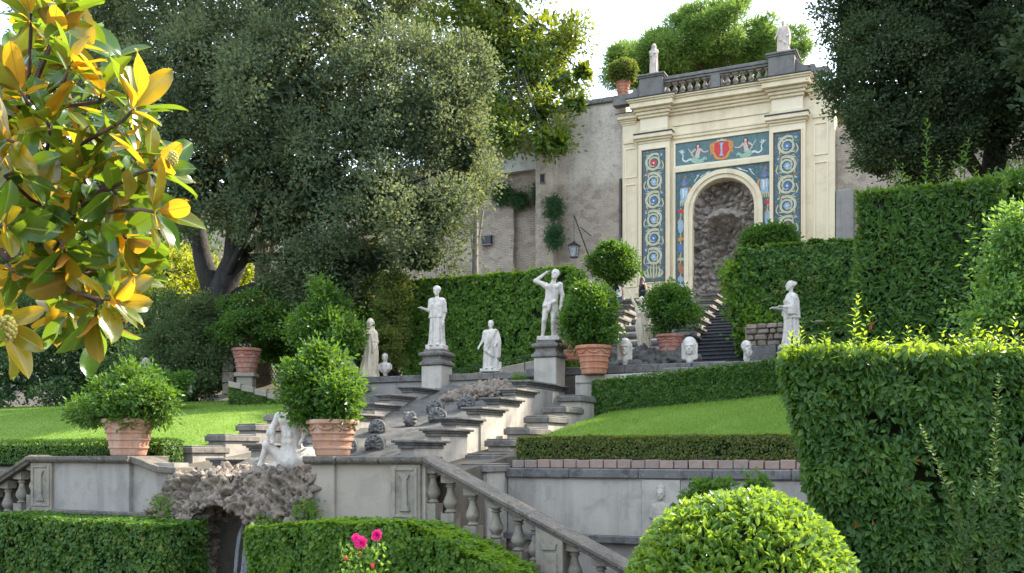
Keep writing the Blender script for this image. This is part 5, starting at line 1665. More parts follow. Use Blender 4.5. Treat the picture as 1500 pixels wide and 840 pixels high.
def st_toga(P):
    d = s_robe(P, [(.1, 0, 0, .24, .19), (.35, 0, 0, .23, .17), (.8, .01, 0, .22, .16), (1.05, .01, 0, .215, .15), (1.25, 0, 0, .22, .13), (1.34, 0, 0, .12, .09)], 7, 0.095, -.7)
    # the swag of the toga
    for k, (z0, z1, r) in enumerate(((1.3, .78, .055), (1.22, .66, .05), (1.3, .9, .045))):
        d = smin(d, s_cap(P, (.17-.04*k, -.1, z0), (-.16+.05*k, -.17, z1), r, r*.8), .04)
    d = smin(d, s_cap(P, (-.16, -.15, .7), (.1, -.17, .5), .05, .04), .05)
    for s in (-1, 1):
        d = smin(d, s_ell(P, (s*.17, 0, 1.25), (.085, .085, .09)), .05)
        d = smin(d, s_ell(P, (s*.09, -.18, .115), (.05, .09, .035)), .02)
    d = smin(d, s_cap(P, (0, .01, 1.28), (0, 0, 1.4), .062, .056), .03)
    d = smin(d, s_head(P, (0, -.02, 1.5), 1.05, .0, 'short'), .02)
    d = smin(d, s_arm(P, (-.21, 0, 1.22), (-.27, .0, .98), (-.33, -.1, .84), 1), .03)
    d = smin(d, s_robe(P, [(.45, .24, -.03, .07, .1), (.7, .235, -.04, .085, .12), (1.0, .24, -.02, .09, .11), (1.2, .2, 0, .08, .09)], 5, .1, .4), .04)
    d = smin(d, s_arm(P, (.2, 0, 1.2), (.25, -.02, .98), (.2, -.16, .88), -1), .03)
    d = smin(d, s_box(P, (.27, .05, .2), (.06, .07, .12), .02), .02)
    return np.minimum(d, plinth(P, .31, .23, .1))
def st_nude(P):
    # contrapposto youth, right arm bent over the head, cloth at the hips, tree stump behind the leg
    hip = np.array((.02, 0, .86)); ch = np.array((.07, .0, 1.2))
    d = smin(s_ell(P, hip+(0, 0, .02), (.155, .11, .12)), s_ell(P, ch+(0, 0, -.02), (.165, .115, .17)), .12)
    d = smin(d, s_ell(P, (.045, -.0, 1.02), (.125, .095, .14)), .08)
    for s in (-1, 1):
        d = smin(d, s_ell(P, ch+(s*.075, -.085, .05), (.075, .04, .055)), .03)
        d = smin(d, s_ell(P, ch+(s*.17, 0, .1), (.07, .07, .07)), .05)
    for (h, k, a, t) in (((-.07, 0, .83), (-.11, -.09, .47), (-.17, .03, .1), (-.19, -.1, .09)), ((.1, 0, .83), (.09, -.03, .46), (.08, .03, .1), (.11, -.12, .09))):
        d = smin(d, s_cap(P, h, k, .088, .058), .05)
        d = smin(d, s_cap(P, k, a, .058, .036), .02)
        m = (np.array(k)*.65+np.array(a)*.35)+(0, .025, 0); d = smin(d, s_ell(P, m, (.05, .055, .11)), .03)
        d = smin(d, s_cap(P, a, t, .038, .028), .02)
    d = smin(d, s_cap(P, (-.12, -.09, .8), (.13, -.1, .9), .035, .04), .03); d = smin(d, s_cap(P, (.02, -.12, .84), (.0, -.12, .7), .05, .03), .03); d = smin(d, s_cap(P, (.14, -.05, .9), (.17, .0, .55), .045, .03), .03)
    d = smin(d, s_cap(P, (.14, .02, .75), (.13, .12, .1), .075, .11), .05)
    d = d - .006*np.sin(40*P[..., 0]+15*P[..., 2])*np.clip((.6-P[..., 2])*6, 0, 1)*np.clip(P[..., 1]*20, 0, 1)
    d = smin(d, s_cap(P, ch+(0, .01, .1), (.11, -.01, 1.43), .06, .052), .03)
    d = smin(d, s_head(P, (.13, -.03, 1.53), 1.05, -.35, 'short', .15), .02)
    d = smin(d, s_arm(P, (-.1, 0, 1.31), (-.33, -.04, 1.4), (-.12, -.0, 1.56), 1, (.06, .05, .034)), .03)
    d = smin(d, s_arm(P, (.24, 0, 1.29), (.3, .04, 1.05), (.27, -.03, .84), -1, (.06, .05, .034)), .03)
    return np.minimum(d, plinth(P, .27, .22, .1))
def st_veiled(P):
    d = s_robe(P, [(.0, .0, 0, .27, .2), (.12, .0, 0, .25, .2), (.4, .02, 0, .215, .18), (.8, .06, 0, .185, .16), (1.0, .05, 0, .175, .15), (1.2, .01, 0, .19, .14), (1.3, .0, 0, .15, .11), (1.36, 0, 0, .1, .09)], 9, 0.121, 1.1)
    for k in range(4):
        d = smin(d, s_cap(P, (.2-.01*k, -.08, .98-.09*k), (-.17, -.13, 1.18-.2*k), .028, .022), .03)
    for s in (-1, 1): d = smin(d, s_ell(P, (s*.15, 0, 1.22), (.08, .08, .09)), .05)
    d = smin(d, s_cap(P, (0, .01, 1.28), (.03, 0, 1.4), .06, .055), .03)
    d = smin(d, s_head(P, (.04, -.02, 1.49), 1.0, .25, 'veil'), .03)
    d = smin(d, s_arm(P, (-.17, 0, 1.2), (-.2, -.08, .98), (.02, -.18, 1.12), 1), .035)
    d = smin(d, s_arm(P, (.18, 0, 1.2), (.24, -.02, .98), (.2, -.12, .8), -1), .04)
    return d
def st_profile(P):
    # woman standing side-on, forearm held out
    d = s_robe(P, [(.06, .02, 0, .2, .22), (.4, .01, 0, .165, .18), (.8, 0, 0, .155, .16), (1.0, 0, 0, .16, .165), (1.2, 0, 0, .175, .15), (1.33, 0, 0, .1, .09)], 12, 0.115, .05)
    d = smin(d, s_robe(P, [(.72, 0, .02, .2, .185), (.9, 0, .02, .19, .18), (1.15, 0, .02, .19, .165), (1.3, 0, .02, .14, .12)], 8, 0.081, .8), .02)
    for s in (-1, 1):
        d = smin(d, s_ell(P, (s*.14, 0, 1.23), (.075, .08, .085)), .045)
        d = smin(d, s_ell(P, (s*.075, -.12, 1.13), (.06, .05, .06)), .03)
    d = smin(d, s_cap(P, (0, .01, 1.28), (0, -.01, 1.42), .052, .048), .03)
    d = smin(d, s_head(P, (0, -.03, 1.5), 1.0, 0, 'bun'), .02)
    d = smin(d, s_arm(P, (-.17, 0, 1.2), (-.2, -.05, .98), (-.14, -.34, .99), 1), .03)
    d = smin(d, s_arm(P, (.17, 0, 1.2), (.2, -.03, .97), (.16, -.27, .98), -1), .03)
    for s in (-1, 1): d = smin(d, s_robe(P, [(.8, s*.19, -.04, .05, .12), (1.0, s*.19, -.03, .06, .11), (1.2, s*.16, 0, .06, .08)], 4, .1, .5), .03)
    return np.minimum(d, plinth(P, .22, .25, .08))
def st_raised(P):
    # draped woman with one arm thrown up
    d = s_robe(P, [(.0, .06, 0, .17, .16), (.3, .03, 0, .17, .15), (.6, -.02, 0, .17, .15), (.85, -.02, 0, .185, .145), (1.0, -.01, 0, .15, .12), (1.15, -.02, 0, .17, .12), (1.28, -.02, 0, .14, .1), (1.33, -.02, 0, .09, .08)], 9, 0.121, 1.3)
    d = smin(d, s_robe(P, [(.4, .16, .03, .1, .1), (.6, .16, .02, .13, .12), (.85, .12, 0, .11, .12)], 6, .13, 1.5), .03)
    for s in (-1, 1):
        d = smin(d, s_ell(P, (s*.14-.02, 0, 1.24), (.075, .075, .08)), .045)
        d = smin(d, s_ell(P, (s*.075-.02, -.09, 1.13), (.06, .05, .06)), .03)
    d = smin(d, s_cap(P, (-.02, .0, 1.27), (-.02, -.01, 1.4), .052, .048), .03)
    d = smin(d, s_head(P, (-.03, -.02, 1.49), 1.0, .3, 'bun', -.2), .02)
    d = smin(d, s_arm(P, (-.16, 0, 1.26), (-.27, -.03, 1.47), (-.36, -.04, 1.7), 1), .03)
    d = smin(d, s_arm(P, (.14, 0, 1.23), (.22, .0, 1.0), (.2, -.12, .82), -1), .03)
    return np.minimum(d, plinth(P, .2, .2, .05))
def st_cloaked(P):
    d = s_robe(P, [(.08, 0, 0, .2, .17), (.4, 0, 0, .19, .16), (.9, 0, 0, .185, .15), (1.15, 0, 0, .2, .15), (1.28, 0, 0, .17, .12), (1.36, 0, 0, .1, .1)], 8, 0.108, .6)
    d = smin(d, s_cap(P, (.14, -.1, 1.2), (-.12, -.15, 1.0), .05, .05), .04); d = smin(d, s_cap(P, (-.14, -.1, 1.15), (.1, -.16, 1.12), .045, .045), .04)
    for s in (-1, 1): d = smin(d, s_ell(P, (s*.15, 0, 1.24), (.08, .08, .09)), .05)
    d = smin(d, s_cap(P, (0, 0, 1.28), (0, -.01, 1.4), .06, .055), .03)
    d = smin(d, s_head(P, (0, -.02, 1.48), 1.05, 0, 'veil'), .02)
    return np.minimum(d, plinth(P, .22, .2, .08))
def st_mantle(P):
    d = st_toga(P)
    d = smin(d, s_robe(P, [(.2, .02, .03, .25, .2), (.7, .02, .03, .26, .18), (1.2, .0, .03, .23, .15), (1.3, 0, .03, .15, .1)], 6, .1, .3), .03)
    return d

def put_statue(label, fn, loc, s, mat, rot=0.0, lo=(-.5, -.5, -.0), hi=(.5, .4, 1.75), h=.0135, name='statue', cat='statue', frame='g', group=None):
    V, F = surface_nets(fn, np.array(lo)-.03, np.array(hi), h)
    V[:, 2] = np.maximum(V[:, 2], 0)
    me = raw_mesh(name, V*s, F, None, True)
    o = link(name, me, M[mat] if isinstance(mat, str) else mat)
    o.location = W(loc) if frame == 'g' else Vector(loc); o.rotation_euler = (0, 0, rot-(TH if frame == 'g' else 0))
    return tags(o, label, cat, group)
put_statue('white marble statue in a helmet and long robe on the left pedestal', st_athena, PL, 1.0, 'marble', .15)
put_statue('white marble youth with arm bent over his head on the right pedestal', st_nude, PR, 1.04, 'marble', .25)
put_statue('small white marble statue of a man in a toga between the two pedestals', st_toga, GP(719, 545.5, 8.85), .80, 'marble', .25)
put_statue('yellowish marble statue of a veiled woman on the left terrace coping', st_veiled, GP(541, 553.5, 9.05), .98, 'marble_warm', .2)
put_statue('white marble woman in profile holding out her forearm, before the ivy', st_profile, GP(1159, 511, 10.8), 1.0, 'marble', R(-62))
put_statue('weathered statue of a draped woman raising one arm by the upper cascade', st_raised, GP(942, 517, 12.0), .93, 'marble_warm', .2, hi=(.5, .4, 1.95))
put_statue('pale statue wrapped in a cloak on the left end of the roof balustrade', st_cloaked, (-3.1, BF-.05, 19.09), 1.04, 'marble_old', .1, h=.02)
put_statue('pale statue with a wide mantle on the right end of the roof balustrade', st_mantle, (3.31, BF-.05, 19.09), 1.04, 'marble_old', .2, h=.02)

# small busts on the copings (local: base at 0)
def bust(kind):
    def f(P):
        d = s_cap(P, (0, .01, 0), (0, .01, .02), .055, .055); d = smin(d, s_cap(P, (0, .01, .02), (0, .01, .08), .04, .035), .02)
        d = smin(d, s_cap(P, (0, .01, .09), (0, .01, .28), .075, .065), .02)
        if kind == 'wig':
            d = smin(d, s_head(P, (0, 0, .36), 1.35, 0, 'wig'), .015)
        elif kind == 'beard':
            d = smin(d, s_head(P, (0, 0, .33), 1.3, 0, 'short'), .015)
            b = s_ell(P, (0, -.09, .22), (.085, .06, .11)) + .006*np.sin(70*P[..., 0])*np.sin(60*P[..., 2])
            d = smin(d, b, .02)
        else:
            d = smin(d, s_robe(P, [(.1, 0, 0, .1, .09), (.2, 0, 0, .2, .13), (.32, 0, 0, .22, .13), (.4, 0, 0, .14, .1)], 7, 0.108, .6), .03)
            d = smin(d, s_cap(P, (0, 0, .36), (0, 0, .46), .06), .03)
            d = smin(d, s_head(P, (0, -.01, .55), 1.05, .3, 'short'), .02)
        return d
    return f
BL, BH = (-.3, -.25, 0), (.3, .28, .72)
put_statue('white marble head framed by long hair on the coping, beside the terracotta pot', bust('wig'), GP(915, 535, 9.15), 1.08, 'marble', .2, BL, BH, .011, 'marble_bust', 'bust')
put_statue('white marble head framed by long hair on the coping, below the upper stairs', bust('wig'), GP(1010, 535, 9.15), 1.10, 'marble', .2, BL, BH, .011, 'marble_bust', 'bust')
put_statue('bearded marble head turned right, at the foot of the upper stairs', bust('beard'), GP(1094, 531, 9.1), .98, 'marble', R(42), BL, BH, .011, 'marble_bust', 'bust')
put_statue('small white draped bust right of the veiled statue', bust('torso'), GP(564, 551, 9.1), .88, 'marble', .1, BL, BH, .012, 'marble_bust', 'bust')
put_statue('small white bust half hidden by leaves left of the veiled statue', bust('torso'), GP(513, 556, 9.1), .88, 'marble', -.2, BL, BH, .012, 'marble_bust', 'bust')
put_statue('mossy grey stone head on the lawn edge under the magnolia leaves', bust('beard'), WP(214, 551, 26), .95, 'plaster', .3, BL, BH, .014, 'stone_bust', 'bust', 'w')
def st_ball(P):
    d = s_ell(P, (0, 0, .2), (.2, .19, .2)) - .03*fbm(P*7, 3, 2)
    return smin(d, s_ell(P, (.05, -.05, .06), (.2, .18, .07)), .05)
put_statue('rounded weathered grey stone at the back of the left lawn', st_ball, WP(271, 578, 28), .95, 'plaster', 0, BL, BH, .016, 'round_stone', 'stone', 'w')

# the half-figure of a marine centaur above the grotto
def st_centaur(P):
    d = smin(s_ell(P, (.05, 0, .55), (.2, .15, .24)), s_ell(P, (.06, .02, .88), (.23, .15, .2)), .12)
    for s in (-1, 1):
        d = smin(d, s_ell(P, (.06+s*.1, -.11, .93), (.1, .05, .075)), .03)
        d = smin(d, s_ell(P, (.06+s*.045, -.13, .66-.0), (.045, .04, .06)), .02)
        d = smin(d, s_ell(P, (.06+s*.045, -.125, .55), (.045, .04, .05)), .02)
        d = smin(d, s_ell(P, (.06+s*.24, 0, 1.0), (.085, .085, .085)), .05)
    d = smin(d, s_ell(P, (.08, .05, .2), (.32, .28, .24)), .12)
    d = smin(d, s_ell(P, (.3, .25, .22), (.28, .3, .24)), .1)
    # horse forelegs, the near one bent
    d = smin(d, s_cap(P, (-.12, -.1, .3), (-.3, -.22, .5), .1, .075), .06)
    d = smin(d, s_ell(P, (-.31, -.22, .5), (.075, .075, .075)), .03)
    d = smin(d, s_cap(P, (-.31, -.22, .5), (-.44, -.2, .16), .065, .045), .03)
    d = smin(d, s_cap(P, (-.44, -.2, .16), (-.46, -.24, .03), .05, .065), .03)
    d = smin(d, s_cap(P, (-.42, -.1, .08), (.1, -.05, .1), .09, .12), .05)
    # stump of arm and a hand with a shell
    d = smin(d, s_cap(P, (-.19, 0, 1.0), (-.3, -.04, .8), .075, .06), .04)
    d = smin(d, s_cap(P, (-.3, -.04, .8), (-.24, -.16, .66), .055, .042), .03)
    d = smin(d, s_hand(P, (-.24, -.16, .66), (.2, -.3, -.3), 1, 1.2), .02)
    d = smin(d, s_ell(P, (-.24, -.2, .7), (.09, .07, .1)), .03)
    d = smin(d, s_arm(P, (.3, 0, 1.0), (.42, -.0, .78), (.36, -.15, .6), -1, (.07, .056, .04)), .03)
    d = smin(d, s_cap(P, (.06, .01, 1.0), (.05, -.02, 1.16), .075, .065), .04)
    d = smin(d, s_head(P, (.05, -.03, 1.27), 1.2, .1, 'short'), .02)
    b = s_ell(P, (.05, -.1, 1.17), (.07, .05, .08)); d = smin(d, b, .03)
    return d
cz = GP(420, 690, .25)
put_statue('white marble sea centaur with bent foreleg above the rock grotto', st_centaur, (cz[0]+.02, .28, -.33), .97, 'marble', .15, (-.65, -.5, 0), (.7, .62, 1.5), .018)
mb = MB(); mb.box(-1.2, 1.75, .12, 1.1, -.5, -.335)
solo('stone_slab', mb, M['peperino_mid'], 'flat grey stone slab under the sea centaur', 'slab', (.2, .5, -.5), bevel=.03)

# ------------------------------------------------------------------ visitors on the upper terrace
def person(label, loc, frame_rot, top, low, hairlen, s=1.0, yaw=0.0, arms='front'):
    th = Thing('person', label, 'person', loc, rot=frame_rot)
    sh, hp = 1.34, .92
    def arm(P):
        d = None
        for sd in (-1, 1):
            if arms == 'front': el, wr = (sd*.24, -.02, 1.08), (sd*.06, -.2, .96)
            else: el, wr = (sd*.23, .02, 1.07), (sd*.25, -.06, .84)
            q = smin(s_cap(P, (sd*.17, 0, sh), el, .046, .036), s_cap(P, el, wr, .036, .025), .02)
            q = smin(q, s_hand(P, wr, np.array(wr)-np.array(el), -sd), .01)
            d = q if d is None else smin(d, q, .01)
        return d
    def body(P):
        d = smin(s_ell(P, (0, 0, 1.2), (.15, .095, .2)), s_ell(P, (0, 0, .93), (.155, .105, .13)), .1)
        for sd in (-1, 1):
            d = smin(d, s_ell(P, (sd*.15, 0, sh), (.06, .06, .06)), .04)
            d = smin(d, s_cap(P, (sd*.08, 0, .88), (sd*.085, -.01, .48), .085, .052), .04)
            d = smin(d, s_cap(P, (sd*.085, -.01, .48), (sd*.08, .03, .07), .052, .033), .02)
            d = smin(d, s_cap(P, (sd*.08, .03, .045), (sd*.09, -.13, .035), .04, .032), .02)
        d = smin(d, s_cap(P, (0, .01, 1.36), (0, -.01, 1.47), .05, .045), .03)
        d = smin(d, s_head(P, (0, -.015, 1.56), .95, yaw, None), .015)
        return smin(d, arm(P), .02)
    V, F = surface_nets(body, (-.4, -.42, -.02), (.4, .35, 1.75), .015); V[:, 2] = np.maximum(V[:, 2], 0)
    th.raw('body', V*s, F, M['skin'], smooth=True, local=True)
    def shirt(P):
        d = smin(s_ell(P, (0, 0, 1.19), (.17, .118, .21)), s_ell(P, (0, 0, .95), (.18, .128, .15)), .1)
        d = np.maximum(d, P[..., 2]-1.33); d = np.maximum(d, .86-P[..., 2])
        for sd in (-1, 1): d = smin(d, np.maximum(s_ell(P, (sd*.13, 0, 1.31), (.06, .07, .08)), -P[..., 2]+1.1), .03)
        return d - .006*np.sin(22*P[..., 2]+14*P[..., 0])
    V, F = surface_nets(shirt, (-.4, -.3, .7), (.4, .3, 1.5), .015)
    th.raw('top', V*s, F, top, smooth=True, local=True)
    def trousers(P):
        d = s_ell(P, (0, 0, .9), (.172, .12, .12))
        for sd in (-1, 1):
            d = smin(d, s_cap(P, (sd*.08, 0, .86), (sd*.085, -.01, .48), .1, .07), .05); d = smin(d, s_cap(P, (sd*.085, -.01, .48), (sd*.08, .02, .12), .07, .055), .02)
        return d
    V, F = surface_nets(trousers, (-.4, -.3, 0), (.4, .3, 1.1), .017)
    th.raw('trousers', V*s, F, low, smooth=True, local=True)
    def hairf(P):
        q = rotz(P, (0, -.015, 1.56), yaw)
        d = s_ell(q, (0, .02, .035), (.09, .105, .1))
        d = np.maximum(d, -(q[..., 1]+.03+np.clip(q[..., 2]-.05, -1, .05)*1.4))
        if hairlen: d = smin(d, np.maximum(s_ell(q, (0, .075, -.16), (.105, .06, .26)), -.0-q[..., 1]-.0), .04)
        return d - .005*np.sin(75*q[..., 0]+20*q[..., 2])
    V, F = surface_nets(hairf, (-.3, -.3, 1.0), (.3, .35, 1.75), .013)
    th.raw('hair', V*s, F, M['hair'], smooth=True, local=True)
a, b, z = GP(941, 418, 25.2)
person('woman with long brown hair in a dark sleeveless top on the upper terrace', (a, b, 5.62), R(150), M['cloth_navy'], M['cloth_navy'], True, .93, R(-20))
a, b, z = GP(905, 418, 25.4)
person('visitor in a white top half hidden behind the citrus leaves', (a, b, 5.62), R(20), M['cloth_white'], M['jeans'], False, .95, .2, 'down')
# ------------------------------------------------------------------ terracotta pots and what grows in them
rngp = np.random.default_rng(42)
def pot_parts(th, Rr, H, mat, swags=True):
    prof = [(.60, 0), (.63, .012), (.65, .04), (.695, .19), (.745, .205), (.75, .25), (.705, .265), (.75, .41), (.80, .425), (.805, .47), (.765, .485), (.80, .60),
            (.86, .615), (.865, .655), (.835, .67), (.885, .85), (.90, .865), (1.0, .885), (1.02, .93), (1.0, .985), (.97, 1.0), (.90, 1.0), (.88, .93), (.86, .8)]
    mb = MB(); mb.lathe([(r*Rr, z*H) for r, z in prof], n=40)
    po = th.part('pot', mb, mat, local=True, smooth=True)
    if swags:
        for k in range(7):
            t0 = 2*math.pi*k/7+.2; t1 = t0+2*math.pi/7*.82
            mb = MB(); pts = []
            for u in np.linspace(0, 1, 10):
                t = t0+(t1-t0)*u; z = (.83-.10*math.sin(math.pi*u)); r = (.835+.05*(z-.67)/.18)*Rr
                pts.append((r*math.cos(t), r*math.sin(t), z*H))
            mb.tube(pts, [.012*Rr/.45]+[.026*Rr/.45]*8+[.012*Rr/.45], 6)
            e = pts[0]; mb.ball(e, .034*Rr/.45, 7, 5)
            th.part('garland', mb, mat, po, local=True, smooth='all')
    mb = MB(); mb.lathe([(.0, .0), (.85*Rr, .0), (.86*Rr, .02), (.5*Rr, .05), (.01, .055)], (0, 0, .87*H), 20, cap=False)
    th.part('soil', mb, M['soil'], local=True, smooth=True)

def branchy(rng, base, lobes, r0, n=14, fork=.3):
    """a tapered stem that forks into limbs reaching the lobes"""
    mb = MB(); base = Vector(base)
    cz_ = Vector((sum(l[0] for l in lobes)/len(lobes), sum(l[1] for l in lobes)/len(lobes), sum(l[2] for l in lobes)/len(lobes)))
    fk = base.lerp(cz_, fork)
    mid = base.lerp(fk, .5)+Vector((rng.normal()*.04, rng.normal()*.04, 0))*(fk-base).length
    mb.tube([base, mid, fk], [r0, r0*.82, r0*.7], 10)
    for k in range(n):
        l = lobes[k % len(lobes)]
        u = rng.normal(size=3); u /= np.linalg.norm(u)
        tip = Vector((l[0]+u[0]*l[3]*.75, l[1]+u[1]*l[4]*.75, l[2]+abs(u[2])*l[5]*.6))
        m1 = fk.lerp(tip, .45)+Vector(tuple(rng.normal(size=3)*.08*(tip-fk).length))
        mb.tube([fk, m1, tip], [r0*.45, r0*.25, r0*.05], 6)
    return mb

def potted(label, loc, frame, Rr, H, mat, lobes, nclump, per, rsub=.09, L=.1, Wd=.045, leaf='l_citr', fruit=0, stem=.035, swags=True, rot=0.0, name='potted_citrus_tree', cat='potted tree', shell=(.5, 1.05), up=.15, sub=True, sc3=(.86, .92)):
    th = Thing(name, label, cat, loc, frame, rot)
    pot_parts(th, Rr, H, mat, swags)
    th.part('trunk', branchy(rngp, (0, 0, H*.85), lobes, stem), M['bark_dark'], local=True, smooth='all')
    r_ = float(np.mean([l[3] for l in lobes]))
    lobes = [(l[0]*sc3[0], l[1]*sc3[0], (l[2]-H)*sc3[1]+H+.07, l[3]*sc3[0]*.95, l[4]*sc3[0]*.95, l[5]*sc3[1]*.92) for l in lobes] if sub else lobes
    nclump = int(nclump*.8)
    V, F, A = crown_leaves(rngp, lobes, nclump, per, rsub*.9, L, Wd*1.15, (.4, 1.35) if sub else shell, up, sub=(30, r_*.22, r_*.5, (.6, 1.12)) if sub else None, fill=.08, rad=.8, nz=.6)
    th.raw('crown', V, F, M[leaf], A, local=True, kind='stuff')
    for k in range(fruit):
        l = lobes[k % len(lobes)]; t = rngp.uniform(0, 2*math.pi); e = rngp.uniform(-.7, .3)
        c = (l[0]+l[3]*1.0*math.cos(t)*math.cos(e), l[1]-abs(l[4]*1.0*math.sin(t)*math.cos(e)), l[2]+l[5]*math.sin(e)-.05)
        mb = MB(); mb.ball(c, (.035, .035, .04), 10, 8); th.part('fruit', mb, M['fruit'], local=True, smooth='all')
    return th
# on the wall piers
potted('spreading low citrus tree in a garlanded terracotta pot on the left wall pier', (-2.9, .34, GZ), 'g', .49, .70, M['terra_pale'],
       [(-.55, 0, 1.05, .6, .5, .35), (0, 0, 1.2, .65, .55, .5), (.32, -.1, 1.12, .5, .5, .42), (.1, .1, 1.5, .5, .45, .3), (-.9, 0, .95, .35, .3, .2), (.52, 0, 1.0, .35, .35, .3)], 380, 20, .10, .105, .045, fruit=3, sc3=(.86, .66))
potted('round bushy citrus tree with green fruit in a terracotta pot by the sea centaur', (1.8, .27, GZ), 'g', .44, .61, M['terra'],
       [(-.4, 0, 1.1, .62, .55, .5), (-.05, 0, 1.15, .5, .5, .5), (-.3, 0, 1.45, .5, .5, .42), (-.72, -.1, 1.0, .35, .4, .3), (.15, 0, .9, .33, .35, .26), (-.2, 0, 1.7, .3, .3, .25), (-.45, 0, 1.3, .4, .4, .35)], 520, 22, .09, .095, .042, fruit=9, sc3=(.74, .80))
a, b, z = GP(870, 549, 8.35)
potted('tall leafy citrus tree in a large red terracotta pot on the terrace pier', (a, b, gz(870, 549, 8.35)), 'g', .44, .67, M['terra_red'],
       [(-.3, 0, 1.3, .6, .5, .5), (.25, 0, 1.35, .55, .5, .55), (0, 0, 1.7, .55, .5, .45), (-.5, 0, 1.5, .42, .4, .38), (.5, 0, 1.25, .35, .4, .4), (-.1, 0, 2.05, .3, .3, .28), (.3, 0, 1.85, .32, .3, .3), (-.6, 0, 1.05, .3, .3, .3)], 560, 22, .09, .095, .042, fruit=4, sc3=(.72, .86))
a, b, z = GP(981, 521, 11.4)
potted('bright citrus tree in a round terracotta pot between the two white heads', (a, b, z), 'g', .36, .53, M['terra_old'],
       [(-.28, 0, 1.1, .42, .4, .4), (.22, 0, 1.1, .45, .4, .38), (-.1, 0, 1.45, .4, .36, .32), (.45, 0, 1.0, .35, .35, .3), (-.15, 0, 1.75, .16, .16, .2), (.15, 0, 1.4, .35, .35, .3)], 460, 20, .085, .09, .042, leaf='l_citr', sc3=(.78, .86))
p = WP(361, 547, 29)
potted('dark citrus tree in a stained terracotta pot on the stone pillar at left', p, 'w', .43, .72, M['terra_old'],
       [(-.35, 0, 1.4, .6, .55, .5), (.3, 0, 1.4, .6, .55, .5), (0, 0, 1.8, .6, .5, .45), (-.7, 0, 1.35, .35, .35, .32), (.6, 0, 1.7, .35, .35, .35)], 420, 20, .1, .10, .045, leaf='l_ivyd', fruit=0)
a, b, z = GP(836, 528, 10.2)
potted('small orange terracotta pot half hidden behind the tall citrus tree', (a, b, z), 'g', .32, .48, M['terra_red'],
       [(.2, .2, .9, .35, .3, .35), (.1, .2, 1.2, .3, .3, .25)], 90, 18, .09, .09, .042, swags=False)
a, b, z = GP(911, 142, 35.3)
potted('clipped round box bush in a terracotta pot on the high wall', (a, 35.5, ztop+.24), 'g', .40, .74, M['terra_red'],
       [(0, 0, 1.25, .66, .66, .6)], 700, 16, .07, .09, .06, 'l_box', stem=.06, swags=False, name='potted_box_ball', cat='potted shrub', shell=(.88, 1.0), sub=False)
# mossy rock base under the pot and raised-arm statue
def f_mrock(P):
    d = None
    for px, py, b, rx, rz in ((905, 530, 11.4, .55, .35), (942, 527, 12.0, .55, .42), (985, 530, 11.5, .75, .32), (920, 540, 10.6, .8, .2)):
        c = GP(px, py, b); e = s_ell(P, c, (rx, .55, rz)); d = e if d is None else smin(d, e, .15)
    return d
c = GP(945, 530, 11.5)
rock_thing('fountain_rock', 'dark wet rocks under the raised-arm statue and the bright citrus pot', f_mrock, (c[0]-1.9, 9.9, 1.7), (c[0]+1.9, 13, 3.2), .045, M['bed'], (c[0], 11.5, 1.95), craggy(.7, .8, 9))

# ------------------------------------------------------------------ vegetation
rv = np.random.default_rng(2024)
def core_box(x0, x1, y0, y1, z0, z1, inset=.1):
    mb = MB(); mb.box(x0+inset, x1-inset, y0+inset, y1-inset, z0, z1-inset); return mb
def hedge(name, label, cat, x0, x1, y0, y1, z0, z1, n, L, Wd, leaf, frame='g', lump=.06, lf=1.6, hang=.2, gap=-.6, depth=.1, fine=False, skip='k', seed=0, flat=.9, spread=.6):
    th = Thing(name, label, cat, ((x0+x1)/2, (y0+y1)/2, z0), frame)
    th.part('twigs', core_box(x0, x1, y0, y1, z0, z1, min(.12, (y1-y0)*.25)), M['twig'])
    V, F, A = hedge_leaves(rv, box_faces(x0, x1, y0, y1, z0, z1, skip), n, L, Wd, lump, lf, hang, flat, gap, depth, fine, spread, seed)
    th.raw('foliage', V, F, M[leaf], A, kind='stuff')
    return th
def shoots(th, pts, L, Wd, leaf, lean=.12, every=.035, whorl=2):
    """upright young shoots: (x,y,z,height)"""
    for (x, y, z, h) in pts:
        n = max(5, int(h/every)); t = np.linspace(.08, 1, n)
        lx, ly = rv.normal()*lean*h, rv.normal()*lean*h
        stem = np.stack([x+lx*t**1.6, y+ly*t**1.6, z+h*t], -1)
        P = np.repeat(stem, whorl, 0); m = len(P)
        ang = np.arange(m)*2.4+rv.uniform(0, 6)
        D = np.stack([np.cos(ang), np.sin(ang), rv.uniform(.3, 1.1, m)], -1)
        N = np.stack([-np.cos(ang)*.6, -np.sin(ang)*.6, np.full(m, .8)], -1)+rv.normal(size=(m, 3))*.25
        sz = (rv.uniform(.75, 1.15, m)*np.repeat(1-.45*t**3, whorl))
        V, F, k = leaf_geo(P, D, N, L*sz, Wd*sz, fine=True)
        o = th.raw('shoot', V, F, M[leaf], np.repeat(rv.uniform(0, 1, m), k))
        mb = MB(); mb.tube([tuple(stem[0]-[0, 0, .1])]+[tuple(s) for s in stem[::max(1, n//5)]], .006, 5); th.part('stem', mb, M['l_ivyd'], o)

